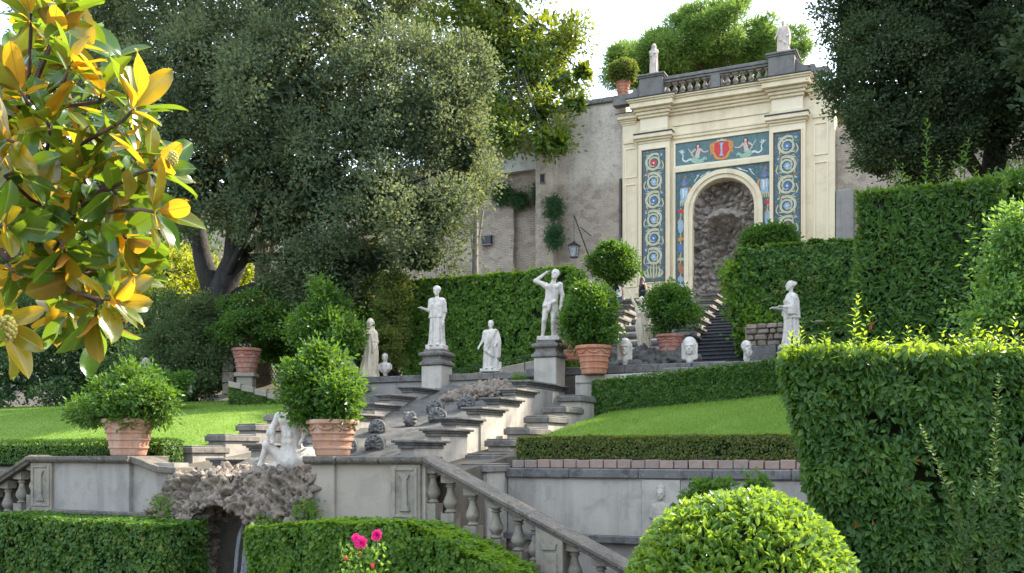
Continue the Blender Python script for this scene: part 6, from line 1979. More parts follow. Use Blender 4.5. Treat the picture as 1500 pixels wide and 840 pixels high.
# clipped and creeper-clad hedges
h1 = hedge('ivy_hedge', 'broad ivy-clad hedge wall behind the helmeted and toga statues', 'hedge', ga(592, 11.7), ga(836, 11.7), 11.7, 13.0, 1.95, 5.12, 30000, .105, .09, 'l_ivy', lump=.11, lf=1.3, hang=.5, seed=1)
shoots(h1, [(ga(px, 12.3), 12.3+rv.uniform(-.4, .4), 5.1, rv.uniform(.2, .5)) for px in (605, 622, 640, 648, 664, 690, 715, 735, 752, 775, 800, 822)], .13, .08, 'l_shoot', .3, .06)
h2 = hedge('ivy_hedge', 'tall dark ivy hedge behind the woman in profile, right of the stairs', 'hedge', 5.75, 9.9, 13.5, 15.6, 2.75, 5.55, 30000, .11, .095, 'l_ivyd', lump=.2, lf=1.0, hang=.5, seed=2)
V, F, A = crown_leaves(rv, [(5.85, 14.2, 4.8, .55, .7, .6), (5.95, 14.0, 4.1, .5, .6, .5), (6.3, 13.6, 3.5, .45, .4, .35)], 260, 22, .14, .11, .095)
h2.raw('foliage', V, F, M['l_ivy'], A, kind='stuff')
V, F, A = hedge_leaves(rv, box_faces(7.25, 9.9, 12.15, 13.5, 2.0, 3.3, 'k'), 12000, .11, .095, .12, 1.2, .5, seed=3)
h2.raw('foliage', V, F, M['l_ivyd'], A, kind='stuff')
h2.part('twigs', core_box(7.25, 9.9, 12.15, 13.5, 2.0, 3.3, .15), M['twig'])
th = Thing('clipped_hedge', 'low dark clipped hedge along the top of the right lawn', 'hedge', (ga(1000, 8.3), 8.3, 1.0))
x0, x1 = ga(868, 8.15), ga(1160, 8.15)
fs = [np.array(f, float) for f in (((x0, 8.15, .95), (x1-x0, 0, .40), (0, 0, .74), (0, -1, 0)), ((x0, 8.15, 1.69), (x1-x0, 0, .06), (0, .45, 0), (0, 0, 1)), ((x0, 8.15, .95), (0, .45, 0), (0, 0, .74), (-1, 0, 0)))]
V, F, A = hedge_leaves(rv, fs, 20000, .075, .05, .05, 2.0, .2, .9, -.6, .07)
mb = MB(); mb.hexa([(x0+.06, 8.24, .8), (x1, 8.24, 1.2), (x1, 8.6, 1.2), (x0+.06, 8.6, .8), (x0+.06, 8.24, 1.62), (x1, 8.24, 1.68), (x1, 8.6, 1.68), (x0+.06, 8.6, 1.62)])
th.part('twigs', mb, M['twig']); th.raw('foliage', V, F, M['l_ivyd'], A, kind='stuff')
hedge('box_hedge', 'low clipped box hedge on the brick edging below the right lawn', 'hedge', 4.12, 12.5, 2.66, 3.2, -.12, .30, 34000, .05, .034, 'l_box', lump=.03, lf=3, depth=.05, seed=4, skip='')
hedge('box_hedge', 'low clipped box hedge behind the left garden wall', 'hedge', -12, -2.55, .85, 1.4, -.2, .29, 26000, .05, .034, 'l_ivyd', lump=.03, lf=3, depth=.05, seed=5, skip='')
lt_ = hedge('laurel_topiary', 'tall square clipped laurel block in front of the dark tree', 'topiary', 9.72, 12.05, 4.9, 6.9, 1.0, 4.62, 26000, .12, .052, 'l_laur', lump=.09, lf=1.4, hang=-.15, depth=.12, fine=False, seed=6)
shoots(lt_, [(ga(px, 5.5), 5.5, 4.5, hh) for px, hh in ((1312, .75), (1322, .7), (1333, .45), (1357, 1.45), (1377, .75), (1392, .6), (1406, .85), (1411, 1.0), (1428, .5), (1345, .35), (1300, .3))], .14, .045, 'l_laur', .07, .06)
# the big near laurel hedge on the right, leaning outwards towards its top
lh = Thing('laurel_hedge', 'big glossy laurel hedge filling the lower right foreground', 'hedge', (4.2, 9.4, -2.6), 'w')
fs = [np.array(f, float) for f in (((3.0, 9.05, -1.75), (3.7, -.35, 0), (-.5, 0, 2.66), (0, -1, .05)),
      ((2.5, 9.05, .91), (3.6, -.35, 0), (.55, 1.7, 0), (0, 0, 1)), ((3.0, 9.05, -1.75), (.5, 1.5, 0), (-.5, 0, 2.66), (-1, -.1, 0)))]
V, F, A = hedge_leaves(rv, fs[:1]+fs[2:], 46000, .088, .044, .14, 1.1, .25, .9, -.5, .16, False, .7, 7)
lh.raw('foliage', V, F, M['l_laur'], A, kind='stuff')
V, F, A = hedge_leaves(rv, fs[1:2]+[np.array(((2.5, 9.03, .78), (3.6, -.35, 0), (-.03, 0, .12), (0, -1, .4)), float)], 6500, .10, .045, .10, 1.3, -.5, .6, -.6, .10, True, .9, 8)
lh.raw('top_foliage', V, F, M['l_sunlit_top'], A, kind='stuff')  # sunlit top band painted by the lighter leaf colour
mb = MB(); mb.hexa([(3.3, 9.25, -2.6), (6.7, 8.9, -2.6), (7.2, 10.5, -2.6), (3.9, 10.6, -2.6), (2.68, 9.25, .76), (6.0, 8.9, .76), (6.5, 10.5, .76), (3.15, 10.6, .76)]); lh.part('twigs', mb, M['twig'])
sp_ = []
for k in range(190):
    u = rv.uniform(0, 1); x = 2.5+3.3*u; y = 9.05-.33*u+abs(rv.normal())*.45
    sp_.append((x+.2*(y-9), y, .87, rv.uniform(.07, .22)))
for px, h in ((1249, .62), (1258, .42), (1330, .3), (1344, .32), (1421, .33), (1436, .36), (1448, .3), (1484, .42), (1172, .3), (1160, .25), (1466, .3), (1205, .28), (1380, .25)):
    sp_.append(((px-750)/FPX*9.15, 9.15, .86, h))
shoots(lh, sp_, .085, .036, 'l_shoot', .12, .035)
# grey-green sprig in front of it
gs = Thing('olive_sprig', 'grey-green upright sprigs in front of the laurel hedge at lower right', 'shrub', WP(1445, 830, 8.2), 'w')
shoots(gs, [((px-750)/FPX*8.2, 8.2+rv.uniform(-.2, .2), (HY-900)/FPX*8.2, h) for px, h in ((1402, 1.2), (1420, 1.55), (1446, 1.95), (1470, 1.25), (1490, 1.0), (1385, .75))], .075, .04, 'l_grey', .12, .028)

# the sunlit ball in the foreground
dm = Thing('pittosporum_ball', 'round clipped sunlit yellow-green bush in the right foreground', 'topiary', (1.61, 7.0, -2.6), 'w')
nn = 24000
u = rdir(rv, nn); u = u[u[:, 2] > -.75]; nn = len(u)
ln = fbm(u*2.6, 3, 3); fn = vnoise(u*9, 4)
RD = .80
P = np.array([1.61, 7.0, -1.08])+u*(RD+ln*.035+fn*.02-rv.uniform(0, 1, nn)**2*.09)[:, None]
T = rdir(rv, nn); T = unit(T-u*(T*u).sum(1, keepdims=True))
D = unit(T*.8+u*rv.uniform(.3, 1.2, nn)[:, None]+np.array([0, 0, .25])); N = unit(u*.6+np.array([0, 0, .3])+rv.normal(size=(nn, 3))*.6)
sz = rv.uniform(.7, 1.3, nn)
V, F, k = leaf_geo(P, D, N, .062*sz, .030*sz, fine=True)
dm.raw('foliage', V, F, M['l_dome'], np.repeat(np.clip(.5+.3*fn+rv.normal(size=nn)*.22, 0, 1), k), kind='stuff')
mb = MB(); mb.ball((1.61, 7.0, -1.08), .72, 24, 16); dm.part('twigs', mb, M['twig'], smooth='all')
mb = MB(); mb.tube([(1.61, 7, -2.6), (1.61, 7, -1.6)], .06, 8); dm.part('trunk', mb, M['bark'])

# creeper hedges along the foot of the picture
def low_ivy(label, x0, x1, prof, seed):
    th = Thing('ivy_hedge', label, 'hedge', ((x0+x1)/2, -.8, -2.6))
    fs = []
    for (xa, za), (xb, zb) in zip(prof[:-1], prof[1:]):
        fs.append(((xa, -1.35, -2.6), (xb-xa, 0, 0), (0, 0, (za+zb)/2+2.6), (0, -1, 0)))
        fs.append(((xa, -1.35, za), (xb-xa, 0, zb-za), (0, 1.05, 0), (0, 0, 1)))
    fs.append(((x0, -1.35, -2.6), (0, 1.05, 0), (0, 0, prof[0][1]+2.6), (-1, 0, 0))); fs.append(((x1, -1.35, -2.6), (0, 1.05, 0), (0, 0, prof[-1][1]+2.6), (1, 0, 0)))
    V, F, A = hedge_leaves(rv, [np.array(f, float) for f in fs], 34000, .075, .064, .09, 1.5, .35, .9, -.6, .12, False, .6, seed)
    th.raw('foliage', V, F, M['l_ivyd'] if seed == 21 else M['l_ivy'], A, kind='stuff')
    mb = MB(); mb.prism([(x0+.12, -2.6)]+[(min(max(x, x0+.12), x1-.12), z-.13) for x, z in prof]+[(x1-.12, -2.6)], -1.2, -.35); th.part('twigs', mb, M['twig'])
zf = lambda px, py: gz(px, py, -1.0)
low_ivy('ivy hedge at the bottom left, left of the grotto mouth', -9.0, ga(306, -.3), [(-9, zf(20, 760)), (ga(60, -1), zf(60, 757)), (ga(190, -1), zf(190, 764)), (ga(306, -.3), zf(285, 768))], 21)
low_ivy('ivy hedge along the foot of the stair balustrade, right of the grotto mouth', ga(372, -1.2), 6.0, [(ga(372, -1.2), zf(372, 772)), (ga(470, -1), zf(470, 766)), (ga(620, -1), zf(620, 768)), (ga(690, -1), zf(690, 800)), (ga(752, -1), zf(752, 836)), (6.0, zf(790, 862))], 22)

# ------------------------------------------------------------------ trees
def px_lobes(lst, depth_r=None, shr=0, dx=0):
    out = []
    for px, py, d, rx, ry in lst:
        rx = max(rx-shr, rx*.5); ry = max(ry-shr, ry*.5)
        c = WP(px+dx, py, d); s = d/FPX
        out.append((c.x, c.y, c.z, rx*s, (depth_r or (rx+ry)/2*s), ry*s))
    return out
def tree(name, label, base, trunk_pts, r0, lobes, nclump, per, rsub, L, Wd, leaf, bark, shell=(.72, 1.04), up=.35, nbr=26, seed=1, extra=None, fine=False, sub=None, fill=.1, rad=.5, flat=.8, nz=.5, tone=.5):
    rng = np.random.default_rng(seed)
    th = Thing(name, label, 'tree', base, 'w')
    mb = MB(); pts = [Vector(base)]+[Vector(p) for p in trunk_pts]
    mb.tube(pts, [r0*(1-.55*i/(len(pts)-1)) for i in range(len(pts))], 14)
    top = pts[-1]
    for ex in (extra or []):
        q = [Vector(p) for p in ex[0]]; mb.tube(q, [ex[1]*(1-.5*i/(len(q)-1)) for i in range(len(q))], 12)
    for k in range(nbr):
        l = lobes[k % len(lobes)]; u = rng.normal(size=3); u /= np.linalg.norm(u)
        tip = Vector((l[0]+u[0]*l[3]*.7, l[1]+u[1]*l[4]*.7, l[2]+u[2]*l[5]*.7))
        st = pts[1+(k % (len(pts)-1))] if len(pts) > 2 and k % 3 == 0 else top
        m1 = st.lerp(tip, .4)+Vector(tuple(rng.normal(size=3)*.07*(tip-st).length)); m2 = st.lerp(tip, .75)+Vector(tuple(rng.normal(size=3)*.05*(tip-st).length))
        mb.tube([st, m1, m2, tip], [r0*.34, r0*.2, r0*.11, r0*.03], 7)
    th.part('trunk', mb, M[bark], smooth='all')
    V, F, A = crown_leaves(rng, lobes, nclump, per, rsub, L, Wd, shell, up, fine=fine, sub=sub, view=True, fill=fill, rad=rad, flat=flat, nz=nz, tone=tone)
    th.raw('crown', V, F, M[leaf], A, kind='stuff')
    return th
oak_l = px_lobes([(150, 40, 33, 100, 90), (250, 60, 32, 110, 100), (330, 0, 31, 120, 100), (440, 20, 30, 120, 110), (540, 60, 29.5, 100, 110), (560, -50, 30, 90, 80), (250, 170, 31, 100, 90), (350, 130, 29.5, 110, 90),
                  (450, 150, 28.5, 110, 90), (550, 190, 28.5, 95, 90), (620, 170, 29, 70, 90), (670, 145, 29.5, 45, 70), (692, 215, 29.5, 42, 62), (215, 265, 31, 75, 65), (300, 270, 30, 80, 65), (390, 260, 29, 85, 75),
                  (480, 280, 28.5, 90, 80), (570, 300, 28.5, 90, 75), (650, 305, 29, 65, 65), (460, 370, 29.5, 60, 50), (545, 380, 29.5, 75, 50), (625, 375, 29.5, 55, 40), (425, 325, 29.5, 62, 52), (500, 410, 29.5, 55, 42), (435, 395, 30, 40, 40), (300, -130, 32, 150, 90), (460, -130, 31, 150, 90), (170, -90, 33, 120, 80)], None, 20, -8)
b0 = WP(322, 500, 31); b0.z = 2.0
tree('holm_oak', 'huge round holm oak with dense grey-green crown above the left lawn', b0, [WP(318, 440, 31), WP(345, 380, 30.8), WP(350, 300, 30.6), WP(400, 180, 30.5)], .52, oak_l, 6800, 34, .17, .125, .066, 'l_oak', 'bark_dark', (.7, 1.06), .3, nbr=40, seed=5, sub=(520, .42, .85, (.8, 1.12), 1.3), fill=.1, flat=1.3, nz=.38, tone=.75,
     extra=[([WP(318, 445, 31), WP(298, 385, 31), WP(288, 330, 31), WP(262, 230, 31)], .36), ([WP(500, 430, 30.5), WP(497, 370, 30.5), WP(500, 300, 30.3)], .28)])
pin_l = px_lobes([(950, 88, 72, 58, 38), (1008, 62, 70, 62, 42), (1068, 45, 69, 60, 40), (1128, 68, 70, 52, 40), (1000, 105, 73, 60, 34), (1085, 95, 72, 70, 38), (1160, 112, 72, 30, 26), (912, 105, 72, 26, 24), (1040, 28, 70, 45, 24), (975, 70, 69, 40, 28), (1110, 40, 69, 34, 26)], None, 14, 2)
b0 = WP(1045, 0, 72); b0.z = 17.2
tree('umbrella_pine', 'bright green umbrella pine rising behind the roof balustrade', b0, [(b0.x-.2, 72, 21), (b0.x, 72, 25.5)], .5, pin_l, 2200, 30, .17, .42, .075, 'l_pine', 'bark', (.6, 1.05), .5, 30, 6, sub=(170, .5, 1.0, (.85, 1.15), .8), fill=.015, rad=1.0, flat=1.1, nz=.4)
mag_l = px_lobes([(660, 30, 53, 70, 60), (740, 30, 53, 80, 60), (800, 50, 53, 60, 50), (838, 60, 53, 32, 40), (700, 100, 54, 60, 60), (770, 110, 53, 60, 50), (822, 125, 52, 40, 34), (850, 150, 51, 26, 18), (690, 160, 53, 45, 40), (745, 165, 52, 42, 40), (800, 165, 51, 34, 30),
                  (740, 200, 50.3, 26, 20), (802, 205, 49.6, 20, 32), (826, 208, 49.8, 18, 16), (690, 210, 50.5, 26, 26), (720, -60, 53, 120, 60), (640, -20, 54, 80, 60), (860, 105, 52, 16, 18)], None, 13, -6)
b0 = WP(716, 200, 54.5); b0.z = 17.2
tree('magnolia_tree', 'tall glossy magnolia tree on the high wall between oak and fountain', b0, [WP(714, 165, 54.5), WP(710, 120, 54), WP(702, 60, 54), WP(720, 0, 54)], .42, mag_l, 1900, 20, .24, .27, .125, 'l_magn', 'bark_dark', (.5, 1.1), .35, 40, 7, sub=(200, .5, 1.0), fill=.05, rad=.9)
dk_l = px_lobes([(1240, 20, 34, 55, 60), (1310, 30, 33, 80, 70), (1400, 20, 33, 90, 80), (1490, 30, 33, 80, 80), (1232, 95, 34, 36, 60), (1300, 120, 33, 75, 70), (1390, 120, 33, 80, 70), (1470, 130, 33.5, 60, 60), (1246, 170, 34, 34, 55), (1300, 200, 33, 55, 50),
                 (1370, 195, 33, 60, 50), (1440, 190, 33.5, 55, 50), (1270, 235, 34, 30, 38), (1330, 240, 33.5, 45, 34), (1270, -70, 34, 80, 70), (1390, -80, 33, 110, 80), (1510, -60, 33, 110, 90), (1560, 60, 33, 80, 110), (1545, 190, 33, 60, 70)], None, 16, 14)
b0 = WP(1452, 330, 34); b0.z = 2.2
tree('holm_oak', 'dense dark evergreen oak at the upper right beside the fountain front', b0, [WP(1452, 280, 34), WP(1460, 200, 34), WP(1440, 100, 34), WP(1400, 20, 33.5)], .5, dk_l, 4600, 32, .17, .13, .07, 'l_oakd', 'bark_dark', (.7, 1.06), .2, nbr=30, seed=8, sub=(400, .4, .85, (.8, 1.1)), fill=.1, flat=1.2, nz=.4, tone=.75,
     extra=[([WP(1345, 300, 34), WP(1346, 240, 34), WP(1352, 150, 34)], .26)])
# an added tree, out of view on the right, to shade the stairs and lawn
added_oak_l = [(20.5, 27, 10, 4.2, 4.2, 3.6), (19.5, 25, 14, 3.8, 3.8, 3.4), (22.5, 28, 14.5, 3.8, 3.8, 3.4), (20.5, 27, 18, 3.6, 3.6, 3.0), (18.6, 28.5, 11.5, 2.8, 3.2, 3.0), (22, 24, 9.5, 3.4, 3.2, 3.0)]
tree('holm_oak', 'dark evergreen oak added out of view at the right to shade stairs and lawn', Vector((21, 27, -.5)), [(21, 27, 4), (20.8, 27, 9), (20.5, 27, 13)], .5, added_oak_l, 1500, 26, .3, .26, .15, 'l_oakd', 'bark_dark', (.7, 1.06), .2, nbr=16, seed=18, sub=(170, .7, 1.3), fill=.1)
# trees and shrubs behind the left lawn
bg_l = px_lobes([(70, 180, 40, 70, 70), (150, 240, 39, 80, 70), (50, 300, 39, 90, 70), (140, 330, 38, 90, 60), (220, 350, 38, 60, 50), (40, 400, 37, 80, 50), (130, 90, 40, 60, 60), (-30, 260, 40, 70, 90)])
b0 = WP(170, 450, 38); b0.z = 2
tree('shade_tree', 'dark shady tree in the background behind the near magnolia leaves', b0, [WP(168, 400, 38), WP(160, 340, 38), WP(140, 250, 38.5)], .2, bg_l, 1200, 22, .22, .19, .10, 'l_dark', 'bark_dark', (.6, 1.05), .3, 24, 9, sub=(140, .5, 1.0), fill=.1)
gd_l = px_lobes([(250, 400, 36, 55, 40), (190, 395, 36, 45, 40), (300, 410, 37, 35, 30), (230, 430, 35, 60, 22), (360, 405, 37, 18, 34), (400, 425, 37, 26, 16)])
b0 = WP(250, 450, 36); b0.z = 2
tree('painted_backlit_tree', 'small tree coloured backlit yellow-green seen under the holm oak', b0, [WP(245, 430, 36), WP(240, 400, 36)], .08, gd_l, 420, 20, .24, .14, .07, 'l_backlit', 'bark_dark', (.4, 1.05), .3, 18, 10)
def bare_trunk(name, label, px, d, y0, y1, w, mat, lob, seed):
    b0 = WP(px, 480, d); b0.z = 2.2 if d < 37 else 4.5
    tree(name, label, b0, [WP(px-1, y0, d), WP(px, (y0+y1)/2, d), WP(px-2, y1, d)], w, px_lobes(lob), 260, 20, .3, .12, .06, 'l_oak', mat, seed=seed, nbr=8)
bare_trunk('pine_tree', 'straight brown pine trunk right of the forked oak trunk', 385, 35, 430, 240, .36, 'bark', [(370, 180, 35, 70, 50), (430, 150, 35, 60, 50)], 11)
bare_trunk('slender_tree', 'slim pale trunk rising behind the right end of the oak crown', 697, 33, 390, 270, .13, 'bark_pale', [(680, 250, 33, 35, 30), (660, 200, 33, 40, 30)], 12)

def shrub(name, label, lobes, n, per, rsub, L, Wd, leaf, frame='w', loc=None, stems=8, cat='shrub', shell=(.7, 1.05), up=.3, loose=False):
    lb = lobes
    c = np.mean([l[:3] for l in lb], 0); z0 = min(l[2]-l[5] for l in lb)
    th = Thing(name, label, cat, (c[0], c[1], z0-.3), frame)
    mb = MB()
    for k in range(stems):
        l = lb[k % len(lb)]; mb.tube([(c[0]+rv.normal()*.1, c[1]+rv.normal()*.1, z0-.4), ((c[0]+l[0])/2, (c[1]+l[1])/2, (z0+l[2])/2), (l[0], l[1], l[2])], [.05, .035, .015], 6)
    th.part('stems', mb, M['bark_dark'], smooth='all')
    r_ = float(np.mean([l[3] for l in lb]))
    V, F, A = crown_leaves(rv, lb, n, per, rsub*.8, L*1.15, Wd*1.25, shell, up, sub=(26*len(lb), r_*.18, r_*.38, (.75, 1.12)) if r_ > .25 and not loose else None, view=frame == 'w', fill=.08)
    th.raw('foliage', V, F, M[leaf], A, kind='stuff')
    return th
shrub('evergreen_shrub', 'dark evergreen shrub mass at the far left behind the lawn', px_lobes([(30, 470, 33, 60, 60), (90, 500, 32, 60, 60), (150, 480, 33, 60, 60), (30, 550, 32, 60, 45), (110, 560, 31.5, 50, 40), (180, 540, 32, 40, 50), (200, 470, 34, 50, 50)]), 1100, 24, .2, .12, .05, 'l_dark')
shrub('greygreen_shrub', 'tall grey-green rounded shrub left of the stone pillar', px_lobes([(270, 480, 30, 52, 45), (250, 530, 29.5, 50, 45), (295, 530, 29.5, 38, 45), (300, 470, 30, 35, 30)]), 800, 26, .15, .085, .036, 'l_grey')
shrub('low_shrub', 'low lit leafy shrub between pot and lawn at left', px_lobes([(225, 572, 25.5, 34, 20), (250, 566, 26, 22, 18), (200, 580, 25, 24, 16)]), 260, 18, .09, .10, .05, 'l_citr')
shrub('creeper_mass', 'green creeper mass under the right side of the oak crown', px_lobes([(430, 450, 31, 50, 40), (480, 470, 31.5, 60, 40), (420, 490, 31.5, 40, 30), (530, 450, 31, 50, 45), (560, 500, 30, 35, 40)]), 1000, 24, .17, .11, .085, 'l_ivyd')
shrub('yellowing_shrub', 'yellowish fine-leaved shrub left of the helmeted statue', px_lobes([(574, 470, 28.5, 18, 44), (570, 510, 28, 20, 26), (578, 430, 28.5, 20, 26)]), 420, 24, .1, .07, .035, 'l_box')
shrub('citrus_tree', 'light green citrus tree behind the fruiting potted citrus', px_lobes([(474, 462, 26.5, 30, 28), (452, 485, 26, 24, 24), (498, 487, 26, 22, 24), (474, 432, 26.5, 13, 20)]), 420, 20, .13, .10, .046, 'l_citr')
shrub('orange_tree', 'round dark orange tree at the left foot of the fountain front', px_lobes([(884, 384, 36.5, 17, 15), (912, 387, 36.5, 17, 15), (898, 374, 36.5, 16, 12), (900, 398, 36.5, 20, 11)]), 380, 22, .13, .11, .05, 'l_ivyd', stems=5)
shrub('dark_bush', 'dark bush above the ivy hedge in front of the right mosaic', px_lobes([(1108, 355, 32, 17, 12), (1138, 352, 32, 19, 14), (1120, 345, 32, 13, 9), (1155, 357, 32, 10, 9)]), 330, 22, .12, .12, .055, 'l_ivyd')
shrub('acacia_shrub', 'feathery light green shrub at the right edge beside the laurel block', px_lobes([(1480, 350, 13, 24, 24), (1508, 335, 13, 28, 30), (1462, 400, 13, 24, 18), (1505, 400, 13, 30, 30), (1480, 440, 12.8, 32, 20), (1440, 470, 12.8, 30, 12), (1510, 460, 12.8, 30, 22)]), 330, 18, .15, .075, .03, 'l_robi', up=-.1, loose=True)
shrub('far_hedge', 'dark hedge top to the right behind the laurel block', px_lobes([(1470, 300, 19, 40, 26), (1530, 300, 19, 50, 30), (1480, 340, 19.5, 50, 40)]), 500, 22, .13, .11, .055, 'l_ivyd', cat='hedge')
shrub('wall_sapling', 'small leafy plant growing before the carved slab on the lower wall', px_lobes([(1012, 728, 14.8, 12, 9), (1030, 715, 14.8, 14, 8), (1060, 712, 14.8, 16, 6), (1100, 708, 14.8, 7, 11), (1120, 710, 14.8, 6, 8), (998, 742, 14.8, 6, 6)]), 56, 9, .05, .085, .04, 'l_citr', stems=5)
# plants rooted in the old wall
for k, (px, py, rx, ry, nm) in enumerate(((811, 304, 9, 16, 'dark green tuft hanging from the buttress, upper of two'), (812, 345, 9, 18, 'dark green tuft hanging from the buttress, lower of two'), (791, 283, 7, 16, 'narrow plant in the joint of the buttress and the brick wall'),
                                          (759, 292, 10, 9, 'round tuft growing on the bare brick wall'), (735, 285, 14, 14, 'leafy tuft on the brick wall beside the oak crown'))):
    a, b, z = GP(px, py, 34.5 if k < 2 else 35.5)
    s = gd(a, b)/FPX
    lb = [(a, b, z, rx*s, .25, ry*s)]
    th = Thing('wall_plant', nm, 'wall plant', (a, b, z), 'g', group='plants rooted in the old wall')
    V, F, A = crown_leaves(rv, lb, 70, 22, .14, .2, .05, (.3, 1), -.7); th.raw('foliage', V, F, M['l_fern'], A, kind='stuff')
    mb = MB(); mb.tube([(a, b+.5, z+.1), (a, b, z)], .03, 6); th.part('stem', mb, M['bark'])

for px, py, b, r, nm in ((446, 748, -.35, .16, 'small vine creeping over the right shoulder of the rock grotto'), (243, 742, -.3, .22, 'green weeds on the left flank of the rock grotto'), (390, 770, -.55, .14, 'fern tuft at the right lip of the grotto mouth'), (760, 556, 8.4, .12, 'weed growing in the joint above the cascade boulder')):
    a, b, z = GP(px, py, b)
    th = Thing('weed', nm, 'weed', (a, b, z), 'g', group='weeds in the masonry')
    V, F, A = crown_leaves(rv, [(a, b, z, r*1.2, r*.7, r*.8)], 26, 12, .05, .055, .035, (.2, 1.1), .2); th.raw('foliage', V, F, M['l_ivy'], A, kind='stuff')
    mb = MB(); mb.tube([(a, b+.15, z-.08), (a, b, z)], .008, 5); th.part('stem', mb, M['bark'])
# left side small walls
lwall = Thing('dry_stone_wall', 'low weathered stone wall at the far left behind the lawn', 'wall', WP(70, 612, 29), 'w')
for r in range(2):
    for k in range(9):
        p = WP(-10+k*18+r*7, 613-r*8, 29); mb = MB(); mb.box(p.x-.17, p.x+.17, p.y-.2, p.y+.2, p.z-.1, p.z+.055+rv.uniform(0, .02)); lwall.part('stone', mb, M['tufa'], bevel=.025)
pil = Thing('stone_pillar', 'sunlit stone pillar beside the stained terracotta pot at left', 'pillar', WP(337, 580, 29.4), 'w')
for k in range(5):
    p = WP(336, 578-k*16.5, 29.4); mb = MB(); mb.box(p.x-.17-.01*(k % 2), p.x+.17, p.y-.17, p.y+.17, p.z, p.z+.325); pil.part('block', mb, M['block'], bevel=.02)
pl2 = Thing('pot_pillar', 'short stone pillar carrying the stained terracotta pot', 'pillar', WP(361, 575, 29), 'w')
p = WP(361, 547, 29); mb = MB(); mb.box(p.x-.3, p.x+.3, p.y-.3, p.y+.3, p.z-.12, p.z-.002); pl2.part('cap', mb, M['block'], bevel=.02)
mb = MB(); mb.box(p.x-.23, p.x+.23, p.y-.23, p.y+.23, p.z-.9, p.z-.12); pl2.part('shaft', mb, M['block'], bevel=.02)
bw = Thing('block_wall', 'pale stone block wall under the creeper at left', 'wall', WP(405, 530, 32.5), 'w')
for r in range(5):
    for k in range(6):
        px = 376+k*14.5+(r % 2)*7; yy = 530-r*8.2
        if px > 440+0*r or (r == 4 and k > 3): continue
        p = WP(px, yy, 32.5); mb = MB(); mb.box(p.x-.155, p.x+.155, p.y, p.y+.3, p.z, p.z+.172); bw.part('block', mb, M['block'], bevel=.012)
lt = Thing('lattice_fence', 'dark diamond lattice fence panel beside the pillar pot', 'fence', WP(388, 562, 30), 'w')
c = WP(390, 548, 30)
for k in range(9):
    for s in (-1, 1):
        x = c.x-.33+k*.082; mb = MB(); mb.tube([(x-s*.13, c.y+.01*s, c.z-.26), (x+s*.13, c.y+.01*s, c.z+.26)], .011, 4); lt.part('slat', mb, M['iron'])
mb = MB(); mb.tube([(c.x-.47, c.y, c.z-.27), (c.x+.47, c.y, c.z-.27)], .02, 5); mb.tube([(c.x-.47, c.y, c.z+.27), (c.x+.47, c.y, c.z+.27)], .02, 5); lt.part('frame', mb, M['iron'])
iw = Thing('ivy_parapet', 'ivy-covered stepped parapet with stone caps at the top of the left lawn', 'parapet', WP(375, 600, 26.5), 'w')
fs = []
for k in range(5):
    p = WP(335+k*19, 562+k*5.5, 26.5); q = WP(335+(k+1)*19, 562+k*5.5, 26.5)
    fs.append(np.array(((p.x, p.y, p.z-.55), (q.x-p.x, 0, 0), (0, 0, .5), (0, -1, 0)), float))
    mb = MB(); mb.hexa([(p.x, p.y-.05, p.z-.1), (q.x-.02, p.y-.05, p.z-.1-.06), (q.x-.02, p.y+.4, p.z-.16), (p.x, p.y+.4, p.z-.1), (p.x, p.y-.05, p.z+.06), (q.x-.02, p.y-.05, p.z), (q.x-.02, p.y+.4, p.z), (p.x, p.y+.4, p.z+.06)]); iw.part('cap_stone', mb, M['block'], bevel=.015)
    mb = MB(); mb.box(p.x, q.x, p.y+.04, p.y+.35, p.z-1.0, p.z-.11); iw.part('wall_body', mb, M['plaster'])
V, F, A = hedge_leaves(rv, fs, 6000, .06, .05, .03, 2, .3); iw.raw('foliage', V, F, M['l_ivyd'], A, kind='stuff')

# roses in front of the creeper hedge
rs = Thing('rose_bush', 'rose bush with bright pink blooms before the bottom ivy hedge', 'rose bush', WP(535, 870, 9), 'w')
def rose_geo(c, r, face):
    parts = []; n = 34
    t = np.arange(n)*2.4; rr = (np.arange(n)/n)**.6
    f = Vector(face).normalized(); q = f.to_track_quat('Z', 'Y')
    P, D, N = [], [], []
    for k in range(n):
        e = .25+1.15*rr[k]
        d = Vector((math.cos(t[k])*math.sin(e), math.sin(t[k])*math.sin(e), math.cos(e)))
        nn_ = Vector((-math.cos(t[k])*math.cos(e), -math.sin(t[k])*math.cos(e), math.sin(e)))
        P.append(Vector(c)+(q @ d)*r*.1); D.append(q @ d); N.append(q @ nn_)
    L = r*(.55+.5*rr)
    return leaf_geo(np.array(P), np.array(D), np.array(N), L, L*.95, .22, .05, True)
for px, py, r in ((529, 796, .062), (553, 785, .056), (521, 789, .045)):
    c = WP(px, py, 9); V, F, k = rose_geo(c, r, (rv.normal()*.2, -1, .35)); rs.raw('bloom', V, F, M['petal'], np.repeat(rv.uniform(0, 1, len(V)//7), k))
for px, py in ((546, 829), (507, 818), (527, 812)):
    c = WP(px, py, 9); mb = MB(); mb.ball(c, (.018, .018, .026), 8, 6); rs.part('bud', mb, M['bud'], smooth='all')
base = WP(532, 900, 9)
for px, py in ((529, 798), (553, 788), (521, 791), (546, 831), (507, 820), (560, 830), (500, 835)):
    c = WP(px, py, 9); mb = MB(); mid = Vector(base).lerp(c, .55)+Vector((rv.normal()*.03, rv.normal()*.03, 0)); mb.tube([base, mid, c], [.008, .006, .004], 6); rs.part('stem', mb, M['l_ivyd'], smooth='all')
P = np.array([WP(rv.uniform(498, 568), rv.uniform(800, 850), 9+rv.uniform(-.08, .08)) for _ in range(150)])
